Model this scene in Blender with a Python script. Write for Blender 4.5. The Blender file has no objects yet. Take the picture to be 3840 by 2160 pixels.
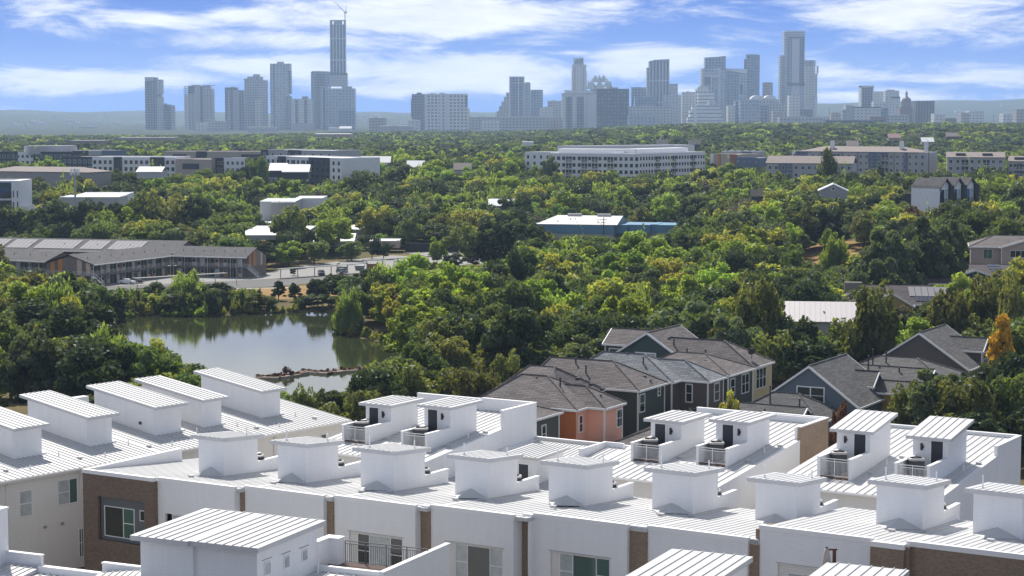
import bpy, math, random
import numpy as np
from mathutils import Vector
random.seed(7); rng = np.random.default_rng(11)
C = bpy.context.scene.collection
# ---------------------------------------------------------------- camera model (used to turn surveyed picture points into places)
FL = 7466.0; PIT = math.atan(675/7466.0); CAMZ = 45.0
def ray(u, v):
    x = (u-1920)/FL; y = -(v-1080)/FL; c, s = math.cos(PIT), math.sin(PIT)
    return (x, c+y*s, -s+y*c)
def onz(u, v, z):
    d = ray(u, v); t = (z-CAMZ)/d[2]; return (d[0]*t, d[1]*t, z)
def aty(u, v, Y):
    d = ray(u, v); t = Y/d[1]; return (d[0]*t, Y, CAMZ+d[2]*t)
def proj(x, y, z):
    z = z-CAMZ; c, s = math.cos(PIT), math.sin(PIT); f = y*c-z*s
    return 1920+FL*x/f, 1080-FL*(y*s+z*c)/f
class Fr:                                     # a plan grid: a along d1, b along d2
    def __init__(s, deg, O):
        A = math.radians(deg); s.d1 = (math.cos(A), math.sin(A)); s.d2 = (-s.d1[1], s.d1[0]); s.O = O
    def w(s, a, b, z): return (s.O[0]+a*s.d1[0]+b*s.d2[0], s.O[1]+a*s.d1[1]+b*s.d2[1], z)
    def loc(s, x, y):
        x -= s.O[0]; y -= s.O[1]; return (x*s.d1[0]+y*s.d1[1], x*s.d2[0]+y*s.d2[1])
W0 = Fr(0, (0, 0))
# ---------------------------------------------------------------- objects
def tag(o, label=None, cat=None, group=None, kind=None):
    if label: o['label'] = label
    if cat: o['category'] = cat
    if group: o['group'] = group
    if kind: o['kind'] = kind
    return o
OFF = {}
def thing(name, label, cat, loc=(0, 0, 0), group=None):
    o = bpy.data.objects.new(name, None); C.objects.link(o); o.location = loc; o.empty_display_size = .5
    OFF[o] = Vector(loc); return tag(o, label, cat, group)
class MB:
    def __init__(s): s.v = []; s.f = []; s.m = []
    def poly(s, pts, mi=0):
        n = len(s.v); s.v += [tuple(p) for p in pts]; s.f.append(list(range(n, n+len(pts)))); s.m.append(mi); return s
    def hexa(s, p, mi=0):                     # p: 4 bottom (ccw seen from above) + 4 top
        n = len(s.v); s.v += [tuple(q) for q in p]
        for f in ((3, 2, 1, 0), (4, 5, 6, 7), (0, 1, 5, 4), (1, 2, 6, 5), (2, 3, 7, 6), (3, 0, 4, 7)):
            s.f.append([n+i for i in f]); s.m.append(mi)
        return s
    def box(s, F, a0, a1, b0, b1, z0, z1, mi=0):
        zb = z0 if callable(z0) else (lambda a, b: z0); zt = z1 if callable(z1) else (lambda a, b: z1)
        q = ((a0, b0), (a1, b0), (a1, b1), (a0, b1))
        return s.hexa([F.w(a, b, zb(a, b)) for a, b in q]+[F.w(a, b, zt(a, b)) for a, b in q], mi)
    def tube(s, p, q, r, n=6, r2=None, mi=0, cap=True):
        p, q = Vector(p), Vector(q); d = (q-p).normalized(); r2 = r if r2 is None else r2
        u = d.orthogonal().normalized(); w = d.cross(u); k = len(s.v)
        for c, rr in ((p, r), (q, r2)):
            for i in range(n):
                t = 2*math.pi*i/n; s.v.append(tuple(c+u*(rr*math.cos(t))+w*(rr*math.sin(t))))
        for i in range(n):
            j = (i+1) % n; s.f.append([k+i, k+j, k+n+j, k+n+i]); s.m.append(mi)
        if cap: s.f.append([k+i for i in range(n)][::-1]); s.m.append(mi); s.f.append([k+n+i for i in range(n)]); s.m.append(mi)
        return s
    def lathe(s, c, prof, n=12, mi=0):         # prof: (r, z) list
        k = len(s.v)
        for r, z in prof:
            for i in range(n):
                t = 2*math.pi*(i+.5)/n; s.v.append((c[0]+r*math.cos(t), c[1]+r*math.sin(t), c[2]+z))
        for j in range(len(prof)-1):
            for i in range(n):
                h = (i+1) % n; s.f.append([k+j*n+i, k+j*n+h, k+(j+1)*n+h, k+(j+1)*n+i]); s.m.append(mi)
        s.f.append([k+i for i in range(n)][::-1]); s.m.append(mi); s.f.append([k+(len(prof)-1)*n+i for i in range(n)]); s.m.append(mi)
        return s
    def build(s, name, mat, parent=None, smooth=False):
        off = OFF.get(parent, Vector((0, 0, 0))) if parent else Vector((0, 0, 0))
        if parent is None:
            a = np.array(s.v); off = Vector((float(a[:, 0].mean()), float(a[:, 1].mean()), float(a[:, 2].min())))
        me = bpy.data.meshes.new(name); me.from_pydata([(x-off[0], y-off[1], z-off[2]) for x, y, z in s.v], [], s.f)
        for m in (mat if isinstance(mat, (list, tuple)) else [mat]): me.materials.append(m)
        uv = me.uv_layers.new(name='UVMap'); me.update()
        P = np.array(s.v); co = []
        for pl in me.polygons:
            nx, ny, nz = pl.normal; h = math.hypot(nx, ny)
            if h < .02: t = (1, 0, 0); w = (0, 1, 0)
            else: t = (-ny/h, nx/h, 0); w = (-nx*nz/h, -ny*nz/h, h)
            for vi in pl.vertices:
                p = P[vi]; co += [p[0]*t[0]+p[1]*t[1], p[0]*w[0]+p[1]*w[1]+p[2]*w[2]]
        uv.data.foreach_set('uv', co); me.polygons.foreach_set('material_index', s.m)
        if smooth: me.polygons.foreach_set('use_smooth', [True]*len(s.f))
        o = bpy.data.objects.new(name, me); C.objects.link(o)
        if parent: o.parent = parent
        else: o.location = off
        OFF[o] = off; return o
def copy_tree(o, parent=None, loc=None):
    c = o.copy(); C.objects.link(c); c.parent = parent
    if loc: c.location = loc
    for ch in list(o.children): copy_tree(ch, c)
    return c
# ---------------------------------------------------------------- materials
def nodes(m): return m.node_tree.nodes, m.node_tree.links
def mathn(N, L, op, a, b=None, c=None):
    n = N.new('ShaderNodeMath'); n.operation = op
    for i, x in enumerate((a, b, c)):
        if x is None: continue
        if hasattr(x, 'links'): L.new(x, n.inputs[i])
        else: n.inputs[i].default_value = x
    return n.outputs[0]
def mixc(N, L, f, a, b, mode='MIX'):
    n = N.new('ShaderNodeMix'); n.data_type = 'RGBA'; n.blend_type = mode
    for i, x in ((0, f), (6, a), (7, b)):
        if hasattr(x, 'links'): L.new(x, n.inputs[i])
        else: n.inputs[i].default_value = (*x, 1) if isinstance(x, tuple) and len(x) == 3 else x
    return n.outputs[2]
MATS = {}
def mat(name, col, rough=.7, spec=.4, metal=0, var=.12, vs=.6, siding=None, brick=None, shingle=None, facade=None, streak=0):
    if name in MATS: return MATS[name]
    m = bpy.data.materials.new(name); m.use_nodes = True; N, L = nodes(m); B = N['Principled BSDF']
    B.inputs['Roughness'].default_value = rough; B.inputs['Metallic'].default_value = metal; B.inputs['Specular IOR Level'].default_value = spec
    tc = N.new('ShaderNodeTexCoord'); ns = N.new('ShaderNodeTexNoise'); ns.inputs['Scale'].default_value = vs; ns.inputs['Detail'].default_value = 5
    geo = N.new('ShaderNodeNewGeometry'); L.new(geo.outputs['Position'], ns.inputs['Vector'])
    base = col
    if brick or shingle or facade:
        bt = N.new('ShaderNodeTexBrick'); L.new(tc.outputs['UV'], bt.inputs['Vector']); p = brick or shingle or facade
        bt.inputs['Scale'].default_value = 1; bt.inputs['Brick Width'].default_value = p[0]; bt.inputs['Row Height'].default_value = p[1]
        bt.inputs['Mortar Size'].default_value = p[2]; bt.inputs['Mortar Smooth'].default_value = 0.1; bt.offset = 0 if facade else .5
        bt.inputs['Color1'].default_value = (*col, 1); bt.inputs['Color2'].default_value = (*p[3], 1); bt.inputs['Mortar'].default_value = (*p[4], 1)
        base = bt.outputs['Color']
        if not facade:
            bp = N.new('ShaderNodeBump'); bp.inputs['Strength'].default_value = .5; bp.inputs['Distance'].default_value = .02
            L.new(mathn(N, L, 'SUBTRACT', 1, bt.outputs['Fac']), bp.inputs['Height']); L.new(bp.outputs[0], B.inputs['Normal'])
        else:
            L.new(mathn(N, L, 'MULTIPLY_ADD', bt.outputs['Fac'], .6, .15), B.inputs['Roughness'])
    if siding:
        sp = N.new('ShaderNodeSeparateXYZ'); L.new(tc.outputs['UV'], sp.inputs[0])
        fr = mathn(N, L, 'FRACT', mathn(N, L, 'DIVIDE', sp.outputs[1], siding))
        ln = mathn(N, L, 'LESS_THAN', fr, .12)
        base = mixc(N, L, mathn(N, L, 'MULTIPLY', ln, .22), base, tuple(c*.35 for c in col))
        bp = N.new('ShaderNodeBump'); bp.inputs['Strength'].default_value = .6; bp.inputs['Distance'].default_value = .03
        L.new(mathn(N, L, 'SUBTRACT', 1, fr), bp.inputs['Height']); L.new(bp.outputs[0], B.inputs['Normal'])
    k = mathn(N, L, 'MULTIPLY_ADD', ns.outputs[0], var*2, 1-var)
    if streak:
        mp = N.new('ShaderNodeMapping'); mp.inputs['Scale'].default_value = (1.2, .12, 1); L.new(tc.outputs['UV'], mp.inputs[0])
        n2 = N.new('ShaderNodeTexNoise'); n2.inputs['Scale'].default_value = 1.5; n2.inputs['Detail'].default_value = 6; L.new(mp.outputs[0], n2.inputs['Vector'])
        k = mathn(N, L, 'MULTIPLY', k, mathn(N, L, 'MULTIPLY_ADD', n2.outputs[0], streak*2, 1-streak))
    cb = N.new('ShaderNodeCombineXYZ')
    for i in range(3): L.new(k, cb.inputs[i])
    L.new(mixc(N, L, 1.0, base, cb.outputs[0], 'MULTIPLY'), B.inputs['Base Color'])
    MATS[name] = m; return m
def leafmat(name, col, hue=.03, val=.35, trans=.35):
    m = bpy.data.materials.new(name); m.use_nodes = True; N, L = nodes(m); N.remove(N['Principled BSDF']); out = N['Material Output']
    oi = N.new('ShaderNodeObjectInfo'); tc = N.new('ShaderNodeTexCoord')
    n1 = N.new('ShaderNodeTexNoise'); n1.inputs['Scale'].default_value = .5; n1.inputs['Detail'].default_value = 3; L.new(tc.outputs['Object'], n1.inputs['Vector'])
    hs = N.new('ShaderNodeHueSaturation'); hs.inputs['Color'].default_value = (*col, 1)
    r1 = mathn(N, L, 'MULTIPLY_ADD', oi.outputs['Random'], hue*1.1, .5-hue*.45)
    L.new(mathn(N, L, 'ADD', r1, mathn(N, L, 'MULTIPLY_ADD', n1.outputs[0], .04, -.02)), hs.inputs['Hue'])
    r2 = mathn(N, L, 'FRACT', mathn(N, L, 'MULTIPLY', oi.outputs['Random'], 37.7))
    v = mathn(N, L, 'MULTIPLY_ADD', r2, val*2, 1-val)
    L.new(mathn(N, L, 'MULTIPLY', v, mathn(N, L, 'MULTIPLY_ADD', n1.outputs[0], .9, .55)), hs.inputs['Value'])
    hs.inputs['Saturation'].default_value = 1
    d = N.new('ShaderNodeBsdfDiffuse'); t = N.new('ShaderNodeBsdfTranslucent'); g = N.new('ShaderNodeBsdfGlossy'); g.inputs['Roughness'].default_value = .45
    L.new(hs.outputs[0], d.inputs[0]); L.new(mixc(N, L, 1.0, hs.outputs[0], (1.25, 1.15, .5), 'MULTIPLY'), t.inputs[0]); g.inputs[0].default_value = (.9, .95, 1, 1)
    a = N.new('ShaderNodeMixShader'); a.inputs[0].default_value = trans; L.new(d.outputs[0], a.inputs[1]); L.new(t.outputs[0], a.inputs[2])
    b = N.new('ShaderNodeMixShader'); b.inputs[0].default_value = .014; L.new(a.outputs[0], b.inputs[1]); L.new(g.outputs[0], b.inputs[2])
    L.new(b.outputs[0], out.inputs['Surface']); MATS[name] = m; return m
white = mat('white_painted_siding', (.80, .80, .81), .6, .3, var=.05, vs=.25, siding=.18, streak=.06)
whitem = mat('white_metal_roofing', (.53, .53, .532), .5, .4, var=.06, vs=.4, streak=.11)
trimw = mat('white_trim', (.8, .8, .8), .5, .4, var=.02)
cream = mat('warm_white_siding', (.72, .70, .67), .7, .3, var=.04, vs=.3, siding=.2, streak=.04)
brickm = mat('brown_brick', (.215, .145, .10), .85, .2, var=.12, vs=.8, brick=(.24, .085, .011, (.12, .078, .058), (.24, .20, .165)))
brickmid = mat('mid_brown_brick', (.30, .215, .15), .85, .2, var=.1, vs=.8, brick=(.24, .085, .011, (.20, .14, .095), (.30, .25, .20)))
brickt = mat('tan_brick', (.36, .26, .18), .85, .2, var=.1, vs=.8, brick=(.24, .085, .011, (.25, .17, .115), (.36, .30, .24)))
glass = mat('window_glass', (.02, .03, .032), .03, .7, var=.3, vs=.8)
shade = mat('green_tinted_glass_with_blind', (.055, .12, .10), .08, .6, var=.15, vs=.6)
curt = mat('pale_curtain_behind_glass', (.42, .46, .47), .15, .6, var=.35, vs=1.6, siding=.16)
darkdoor = mat('charcoal_door', (.035, .038, .045), .5, .3, var=.05)
lampm = mat('dark_bronze', (.03, .015, .013), .4, .4)
steel = mat('grey_steel', (.35, .36, .38), .45, .5, .4)
railm = mat('white_rail', (.62, .63, .64), .45, .5)
acm = mat('dark_grey_condenser', (.045, .045, .05), .5, .4)
actop = mat('light_condenser_top', (.35, .34, .34), .5, .4)
deckm = mat('brown_decking', (.16, .11, .09), .8, .2, var=.2, vs=2, siding=.14)
greym = mat('grey_panel', (.13, .135, .14), .6, .3, var=.06, siding=.25)
def shingles(name, c, k=.62): return mat(name, c, .9, .25, var=.16, vs=.5, shingle=(1.3, .32, .04, tuple(x*k for x in c), tuple(x*.42 for x in c)), streak=.08)
SUN = 3.9; SKY = .075; EXPO = .66; HAZE = .000063
CLOUDS = [(1620, 70, 1064, 138, 0.92), (1000, 150, 694, 69, 0.86), (1050, 250, 627, 92, 0.92), (500, 300, 716, 86, 0.86), (520, 90, 537, 86, 0.57), (150, 30, 313, 51, 0.46), (930, 55, 291, 51, 0.69), (1750, 275, 582, 109, 0.98), (1480, 330, 470, 57, 0.69), (2440, 225, 324, 80, 1.05), (3350, 70, 851, 161, 0.76), (2700, 40, 784, 80, 0.48), (3150, 270, 403, 114, 0.71), (3660, 290, 515, 80, 0.78), (3400, 365, 784, 57, 0.69), (2640, 340, 291, 41, 0.63), (2150, 200, 179, 23, 0.4), (2250, 20, 336, 46, 0.57), (650, 345, 336, 41, 0.46), (2050, 120, 336, 34, 0.4)]
# ---------------------------------------------------------------- camera, light, sky, air
cam = bpy.data.cameras.new('camera'); co = bpy.data.objects.new('camera', cam); C.objects.link(co); bpy.context.scene.camera = co
co.location = (0, 0, CAMZ); co.rotation_euler = (math.pi/2-PIT, 0, 0); cam.sensor_width = 36; cam.lens = FL/3840*36; cam.clip_start = 1; cam.clip_end = 40000
SAZ, SEL = math.radians(-18), math.radians(49)
S = Vector((math.sin(SAZ)*math.cos(SEL), math.cos(SAZ)*math.cos(SEL), math.sin(SEL)))
sun = bpy.data.lights.new('sun', 'SUN'); so = bpy.data.objects.new('sun', sun); C.objects.link(so)
sun.energy = SUN; sun.angle = math.radians(.53); sun.color = (1, .95, .87); so.rotation_euler = S.to_track_quat('Z', 'Y').to_euler(); so.location = (0, 0, 600)
sc = bpy.context.scene; sc.view_settings.view_transform = 'Standard'; sc.view_settings.look = 'None'; sc.view_settings.exposure = EXPO; sc.view_settings.gamma = 1
sc.render.engine = 'CYCLES'; cy = sc.cycles; cy.max_bounces = 8; cy.diffuse_bounces = 5; cy.glossy_bounces = 3; cy.transmission_bounces = 4; cy.volume_bounces = 1; cy.transparent_max_bounces = 6
cy.use_denoising = True; cy.sample_clamp_indirect = 6; cy.caustics_reflective = False; cy.caustics_refractive = False
try: cy.denoiser = 'OPENIMAGEDENOISE'
except Exception: pass
wd = bpy.data.worlds.new('World'); sc.world = wd; wd.use_nodes = True; N, L = wd.node_tree.nodes, wd.node_tree.links
bg = N['Background']; bg.inputs['Strength'].default_value = SKY
sk = N.new('ShaderNodeTexSky'); sk.sky_type = 'NISHITA'; sk.sun_disc = False; sk.sun_elevation = SEL; sk.sun_rotation = SAZ; sk.altitude = 200; sk.air_density = 1; sk.dust_density = 1.2; sk.ozone_density = 1.5
tc = N.new('ShaderNodeTexCoord'); sp = N.new('ShaderNodeSeparateXYZ'); L.new(tc.outputs['Generated'], sp.inputs[0])
Z = sp.outputs[2]
# clear air colour low over the horizon, deeper with height
cr = N.new('ShaderNodeValToRGB'); e = cr.color_ramp.elements
K = 1/SKY/(2**EXPO)
e[0].position = 0; e[0].color = (.16, .36, .95, 1); e[1].position = 1; e[1].color = (.06, .20, .74, 1)
L.new(mathn(N, L, 'MULTIPLY', Z, 1/.06), cr.inputs[0])
# clouds: streaky noise, thick where the banks lie
mp = N.new('ShaderNodeMapping'); mp.inputs['Scale'].default_value = (9, 1, 46); mp.inputs['Rotation'].default_value = (0, math.radians(-2.2), 0); L.new(tc.outputs['Generated'], mp.inputs[0])
nz = N.new('ShaderNodeTexNoise'); nz.inputs['Scale'].default_value = 1.4; nz.inputs['Detail'].default_value = 9; nz.inputs['Roughness'].default_value = .68; nz.inputs['Distortion'].default_value = .5; L.new(mp.outputs[0], nz.inputs['Vector'])
bank = None
def ang(u, v): d = ray(u, v); l = math.sqrt(sum(q*q for q in d)); return d[0]/l, d[2]/l
for (u, v, su, sv, amp) in CLOUDS:
    x0, z0 = ang(u, v)
    m2 = N.new('ShaderNodeMapping'); m2.inputs['Scale'].default_value = (FL/su, 0, FL/sv); m2.inputs['Location'].default_value = (-x0*FL/su, 0, -z0*FL/sv); L.new(tc.outputs['Generated'], m2.inputs[0])
    g = N.new('ShaderNodeTexGradient'); g.gradient_type = 'SPHERICAL'; L.new(m2.outputs[0], g.inputs[0])
    t = mathn(N, L, 'MULTIPLY', g.outputs['Fac'], amp); bank = t if bank is None else mathn(N, L, 'MAXIMUM', bank, t)
hi = mathn(N, L, 'MULTIPLY', mathn(N, L, 'SUBTRACT', Z, .052), 9)     # broken cloud sheet overhead
hi = mathn(N, L, 'MINIMUM', mathn(N, L, 'MAXIMUM', hi, 0), .85)
cov = mathn(N, L, 'ADD', mathn(N, L, 'MAXIMUM', bank, hi), mathn(N, L, 'MULTIPLY', mathn(N, L, 'SUBTRACT', nz.outputs[0], .5), 2.1))
ca = N.new('ShaderNodeMapRange'); ca.interpolation_type = 'SMOOTHSTEP'; ca.inputs['From Min'].default_value = .10; ca.inputs['From Max'].default_value = .68; L.new(cov, ca.inputs[0])
n5 = N.new('ShaderNodeTexNoise'); n5.inputs['Scale'].default_value = 3.2; n5.inputs['Detail'].default_value = 8; n5.inputs['Roughness'].default_value = .62; L.new(mp.outputs[0], n5.inputs['Vector'])
cs5 = N.new('ShaderNodeMapRange'); cs5.inputs['From Min'].default_value = .3; cs5.inputs['From Max'].default_value = .62; L.new(n5.outputs[0], cs5.inputs[0])
low = mixc(N, L, ca.outputs[0], cr.outputs[0], mixc(N, L, cs5.outputs[0], (.86, .90, .97), (1.14, 1.15, 1.16)))
lk = N.new('ShaderNodeVectorMath'); lk.operation = 'SCALE'; lk.inputs['Scale'].default_value = K; L.new(low, lk.inputs[0])
f = N.new('ShaderNodeMapRange'); f.interpolation_type = 'SMOOTHSTEP'; f.inputs['From Min'].default_value = .17; f.inputs['From Max'].default_value = .35; L.new(Z, f.inputs[0])
up = N.new('ShaderNodeVectorMath'); up.operation = 'SCALE'; up.inputs[0].default_value = (.56, .58, .60); up.inputs['Scale'].default_value = K
L.new(mixc(N, L, f.outputs[0], lk.outputs[0], mixc(N, L, .66, up.outputs[0], sk.outputs[0])), bg.inputs['Color'])
# the air
hz_ = MB(); hz_.box(W0, -5200, 5200, -80, 13200, -24, 352); ho = hz_.build('haze', []); 
hm = bpy.data.materials.new('haze'); hm.use_nodes = True; N, L = nodes(hm); N.remove(N['Principled BSDF']); pv = N.new('ShaderNodeVolumePrincipled')
pv.inputs['Color'].default_value = (.52, .71, 1, 1); pv.inputs['Density'].default_value = HAZE; pv.inputs['Anisotropy'].default_value = .25
L.new(pv.outputs[0], N['Material Output'].inputs['Volume']); ho.data.materials.append(hm); tag(ho, 'pale blue haze of the air over the whole city', 'haze', kind='stuff')
# ---------------------------------------------------------------- terrain
LAKE_PX = [(380,1262),(432,1222),(455,1198),(520,1186),(700,1188),(900,1180),(1100,1172),(1262,1166),(1300,1180),(1262,1248),(1320,1262),(1420,1282),(1500,1300),(1600,1300),(1640,1330),(1560,1390),(1450,1470),(1330,1500),(1250,1560),(1100,1570),(960,1530),(760,1450),(650,1400),(560,1345),(450,1300)]
LZ = -4.0
LAKE = np.array([onz(u, v, LZ)[:2] for u, v in LAKE_PX])
def in_poly(P, x, y):
    x = np.asarray(x, float); y = np.asarray(y, float); ins = np.zeros(x.shape, bool); n = len(P)
    for i in range(n):
        x1, y1 = P[i]; x2, y2 = P[(i+1) % n]
        c = ((y1 > y) != (y2 > y)) & (x < (x2-x1)*(y-y1)/((y2-y1) or 1e-9)+x1); ins ^= c
    return ins
def dist_poly(P, x, y):
    d = np.full(np.shape(x), 1e9); n = len(P)
    for i in range(n):
        a = np.array(P[i]); b = np.array(P[(i+1) % n]); ab = b-a; l = (ab**2).sum() or 1e-9
        t = np.clip(((x-a[0])*ab[0]+(y-a[1])*ab[1])/l, 0, 1); d = np.minimum(d, np.hypot(x-a[0]-t*ab[0], y-a[1]-t*ab[1]))
    return d
def sst(a, b, x): t = np.clip((np.asarray(x, float)-a)/(b-a), 0, 1); return t*t*(3-2*t)
_yy = [-200, 300, 345, 640, 760, 960, 1500, 2500, 3400, 4300, 6500, 8000, 10500, 13000]
_zz = [0, 0, -3.4, -3.4, -4, 3, 2, -3, -7, -14, -17, -10, 22, 10]
def terr(x, y):
    x = np.asarray(x, float); y = np.asarray(y, float); z = np.interp(y, _yy, _zz)
    z = z+7.5*sst(55, 125, x)*sst(330, 480, y)*(1-sst(760, 950, y))
    r = x/np.maximum(y, 50)
    z = z+15*sst(-.02, .11, r)*sst(1300, 2500, y)*(1-sst(3300, 4200, y))
    h = sst(6800, 10500, y)
    z = z+h*(58*sst(-.02, .2, r)+7*np.sin(x/420+1)+6*np.sin(x/173+y/600)+5*np.sin(x/71))+14*sst(6500, 7800, y)*(1-h)*np.sin(x/300+y/900)
    return z
def ground_z(x, y):
    z = terr(x, y); ins = in_poly(LAKE, x, y); d = dist_poly(LAKE, x, y)
    return np.where(ins, np.minimum(z, LZ-.3-np.minimum(d, 6)*.35), np.where(d < 7, np.minimum(z, LZ+.15+d*.12), z))
def hz(x, y): return float(ground_z(np.array([x]), np.array([y]))[0])
ys = np.concatenate([np.arange(-60, 320, 12), np.arange(320, 490, 2.5), np.arange(490, 800, 8), np.geomspace(800, 13100, 110)])
ts = np.linspace(-1, 1, 201)
X = ts[None, :]*(.40*np.maximum(ys, 0)[:, None]+150); Y = np.repeat(ys[:, None], len(ts), 1); Zg = ground_z(X.ravel(), Y.ravel()).reshape(X.shape)
V = np.stack([X, Y, Zg], -1).reshape(-1, 3); nx = len(ts); ny = len(ys)
i0 = (np.arange(ny-1)[:, None]*nx+np.arange(nx-1)[None, :]).ravel(); Fq = np.stack([i0, i0+1, i0+nx+1, i0+nx], -1)
me = bpy.data.meshes.new('ground'); me.from_pydata(V.tolist(), [], Fq.tolist()); me.polygons.foreach_set('use_smooth', [True]*len(Fq))
gm = bpy.data.materials.new('ground_grass_and_soil'); gm.use_nodes = True; N, L = nodes(gm); B = N['Principled BSDF']; B.inputs['Roughness'].default_value = .95; B.inputs['Specular IOR Level'].default_value = .1
geo = N.new('ShaderNodeNewGeometry')
n1 = N.new('ShaderNodeTexNoise'); n1.inputs['Scale'].default_value = .05; n1.inputs['Detail'].default_value = 8; L.new(geo.outputs['Position'], n1.inputs['Vector'])
n2 = N.new('ShaderNodeTexNoise'); n2.inputs['Scale'].default_value = .9; n2.inputs['Detail'].default_value = 6; L.new(geo.outputs['Position'], n2.inputs['Vector'])
r = N.new('ShaderNodeValToRGB'); q = r.color_ramp.elements; q[0].position = .35; q[0].color = (.045, .055, .02, 1); q[1].position = .66; q[1].color = (.17, .125, .055, 1); L.new(mathn(N, L, 'MULTIPLY_ADD', n2.outputs[0], .35, mathn(N, L, 'MULTIPLY', n1.outputs[0], .7)), r.inputs[0])
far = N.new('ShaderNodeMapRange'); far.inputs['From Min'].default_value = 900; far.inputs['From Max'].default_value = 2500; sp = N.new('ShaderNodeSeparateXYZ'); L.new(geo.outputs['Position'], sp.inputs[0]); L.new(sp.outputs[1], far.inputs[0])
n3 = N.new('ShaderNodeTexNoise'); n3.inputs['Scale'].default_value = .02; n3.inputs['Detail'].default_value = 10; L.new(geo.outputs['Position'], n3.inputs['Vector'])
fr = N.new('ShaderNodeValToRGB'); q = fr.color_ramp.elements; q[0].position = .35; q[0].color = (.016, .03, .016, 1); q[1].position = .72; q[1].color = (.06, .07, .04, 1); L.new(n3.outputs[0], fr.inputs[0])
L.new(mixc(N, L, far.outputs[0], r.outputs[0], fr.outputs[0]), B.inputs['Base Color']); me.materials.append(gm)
go = bpy.data.objects.new('ground', me); C.objects.link(go); tag(go, 'dry grass and soil under the whole district out to the wooded hills', 'ground', kind='structure')
# ---------------------------------------------------------------- water
wm = bpy.data.materials.new('pond_water'); wm.use_nodes = True; N, L = nodes(wm); B = N['Principled BSDF']; B.inputs['Base Color'].default_value = (.035, .042, .018, 1); B.inputs['Roughness'].default_value = .05; B.inputs['IOR'].default_value = 1.33; B.inputs['Specular IOR Level'].default_value = .6
tcw = N.new('ShaderNodeNewGeometry'); mpw = N.new('ShaderNodeMapping'); mpw.inputs['Scale'].default_value = (.5, 2.2, 1); L.new(tcw.outputs['Position'], mpw.inputs[0])
nw = N.new('ShaderNodeTexNoise'); nw.inputs['Scale'].default_value = .8; nw.inputs['Detail'].default_value = 4; L.new(mpw.outputs[0], nw.inputs['Vector'])
bw = N.new('ShaderNodeBump'); bw.inputs['Strength'].default_value = .05; bw.inputs['Distance'].default_value = .1; L.new(nw.outputs[0], bw.inputs['Height']); L.new(bw.outputs[0], B.inputs['Normal'])
w = MB(); w.poly([(-150, 318, LZ), (40, 318, LZ), (40, 490, LZ), (-150, 490, LZ)]); wo = w.build('water', wm); tag(wo, 'still green pond water reflecting the trees on its far bank', 'water', kind='structure')
asph = mat('asphalt', (.14, .138, .135), .9, .2, var=.18, vs=.25, streak=.1); conc = mat('concrete', (.34, .325, .30), .85, .3, var=.15, vs=.3)
def sheet(name, pts, m, z=None, dz=.05, label=None, kind='structure'):
    b = MB(); b.poly([(x, y, (hz(x, y) if z is None else z)+dz) for x, y in pts]); o = b.build(name, m)
    if OFF: pass
    return tag(o, label, name.split('_')[-1], kind=kind)
def flip(o): o.data.flip_normals(); return o
# ================================================================ white townhouses
T = Fr(-31.5, (0, 163))
def seams(mb, F, a0, a1, b0, b1, zf, along='b', sp=.6, h=.075, w=.06, skip=None):
    n = int((a1-a0 if along == 'b' else b1-b0)/sp)
    for i in range(1, n+1):
        if along == 'b':
            a = a0+i*sp
            if a > a1-.1: break
            mb.box(F, a-w/2, a+w/2, b0, b1, lambda p, q: zf(p, q)+.002, lambda p, q: zf(p, q)+h)
        else:
            b = b0+i*sp
            if b > b1-.1: break
            mb.box(F, a0, a1, b-w/2, b+w/2, lambda p, q: zf(p, q)+.002, lambda p, q: zf(p, q)+h)
def roof_slab(mb, F, a0, a1, b0, b1, zf, th=.22): return mb.box(F, a0, a1, b0, b1, lambda a, b: zf(a, b)-th, zf)
def window(par, F, side, p, q0, q1, z0, z1, cols=(1,), split=None, panes=('g',), fr=.07, d=.08, out=1, name='window', blind=None):
    """side 'a': in a plane b=p spanning a q0..q1; side 'b': in a plane a=p spanning b.  out = sign of the outward direction"""
    f = MB(); w = q1-q0
    def bx(mb, s0, s1, t0, t1, e0, e1):
        lo, hi = sorted((p+out*e0, p+out*e1))
        if side == 'a': mb.box(F, s0, s1, lo, hi, t0, t1)
        else: mb.box(F, lo, hi, s0, s1, t0, t1)
    bx(f, q0, q1, z0, z0+fr, -.02, d); bx(f, q0, q1, z1-fr, z1, -.02, d)
    tot = sum(cols); x = q0; edges = [q0]
    for c in cols: x += w*c/tot; edges.append(x)
    for i, x in enumerate(edges):
        s0 = q0 if i == 0 else (q1-fr if i == len(edges)-1 else x-fr/2); bx(f, s0, s0+fr, z0+fr, z1-fr, -.02, d)
    fo = f.build(name, trimw, par)
    for i in range(len(cols)):
        k = panes[i % len(panes)]; m = {'g': glass, 's': shade, 'c': curt}[k]
        g = MB(); bx(g, edges[i]+fr/2, edges[i+1]-fr/2, z0+fr, z1-fr, 0, .03); go_ = g.build('pane', m, fo)
        if split and split[i % len(split)]:
            h = MB(); zz = z0+(z1-z0)*split[i % len(split)]; bx(h, edges[i]+fr/2, edges[i+1]-fr/2, zz-.035, zz+.035, .03, .07); h.build('glazing_bar', trimw, fo)
    return fo
def wall_open(mb, F, a0, a1, b0, b1, z0, z1, op):
    """wall panel in the plane b with openings [(a,a,z,z)] left of one another"""
    x = a0
    for (p, q, r, s) in op:
        mb.box(F, x, p, b0, b1, z0, z1); mb.box(F, p, q, b0, b1, z0, r); mb.box(F, p, q, b0, b1, s, z1); x = q
    mb.box(F, x, a1, b0, b1, z0, z1)
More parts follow.
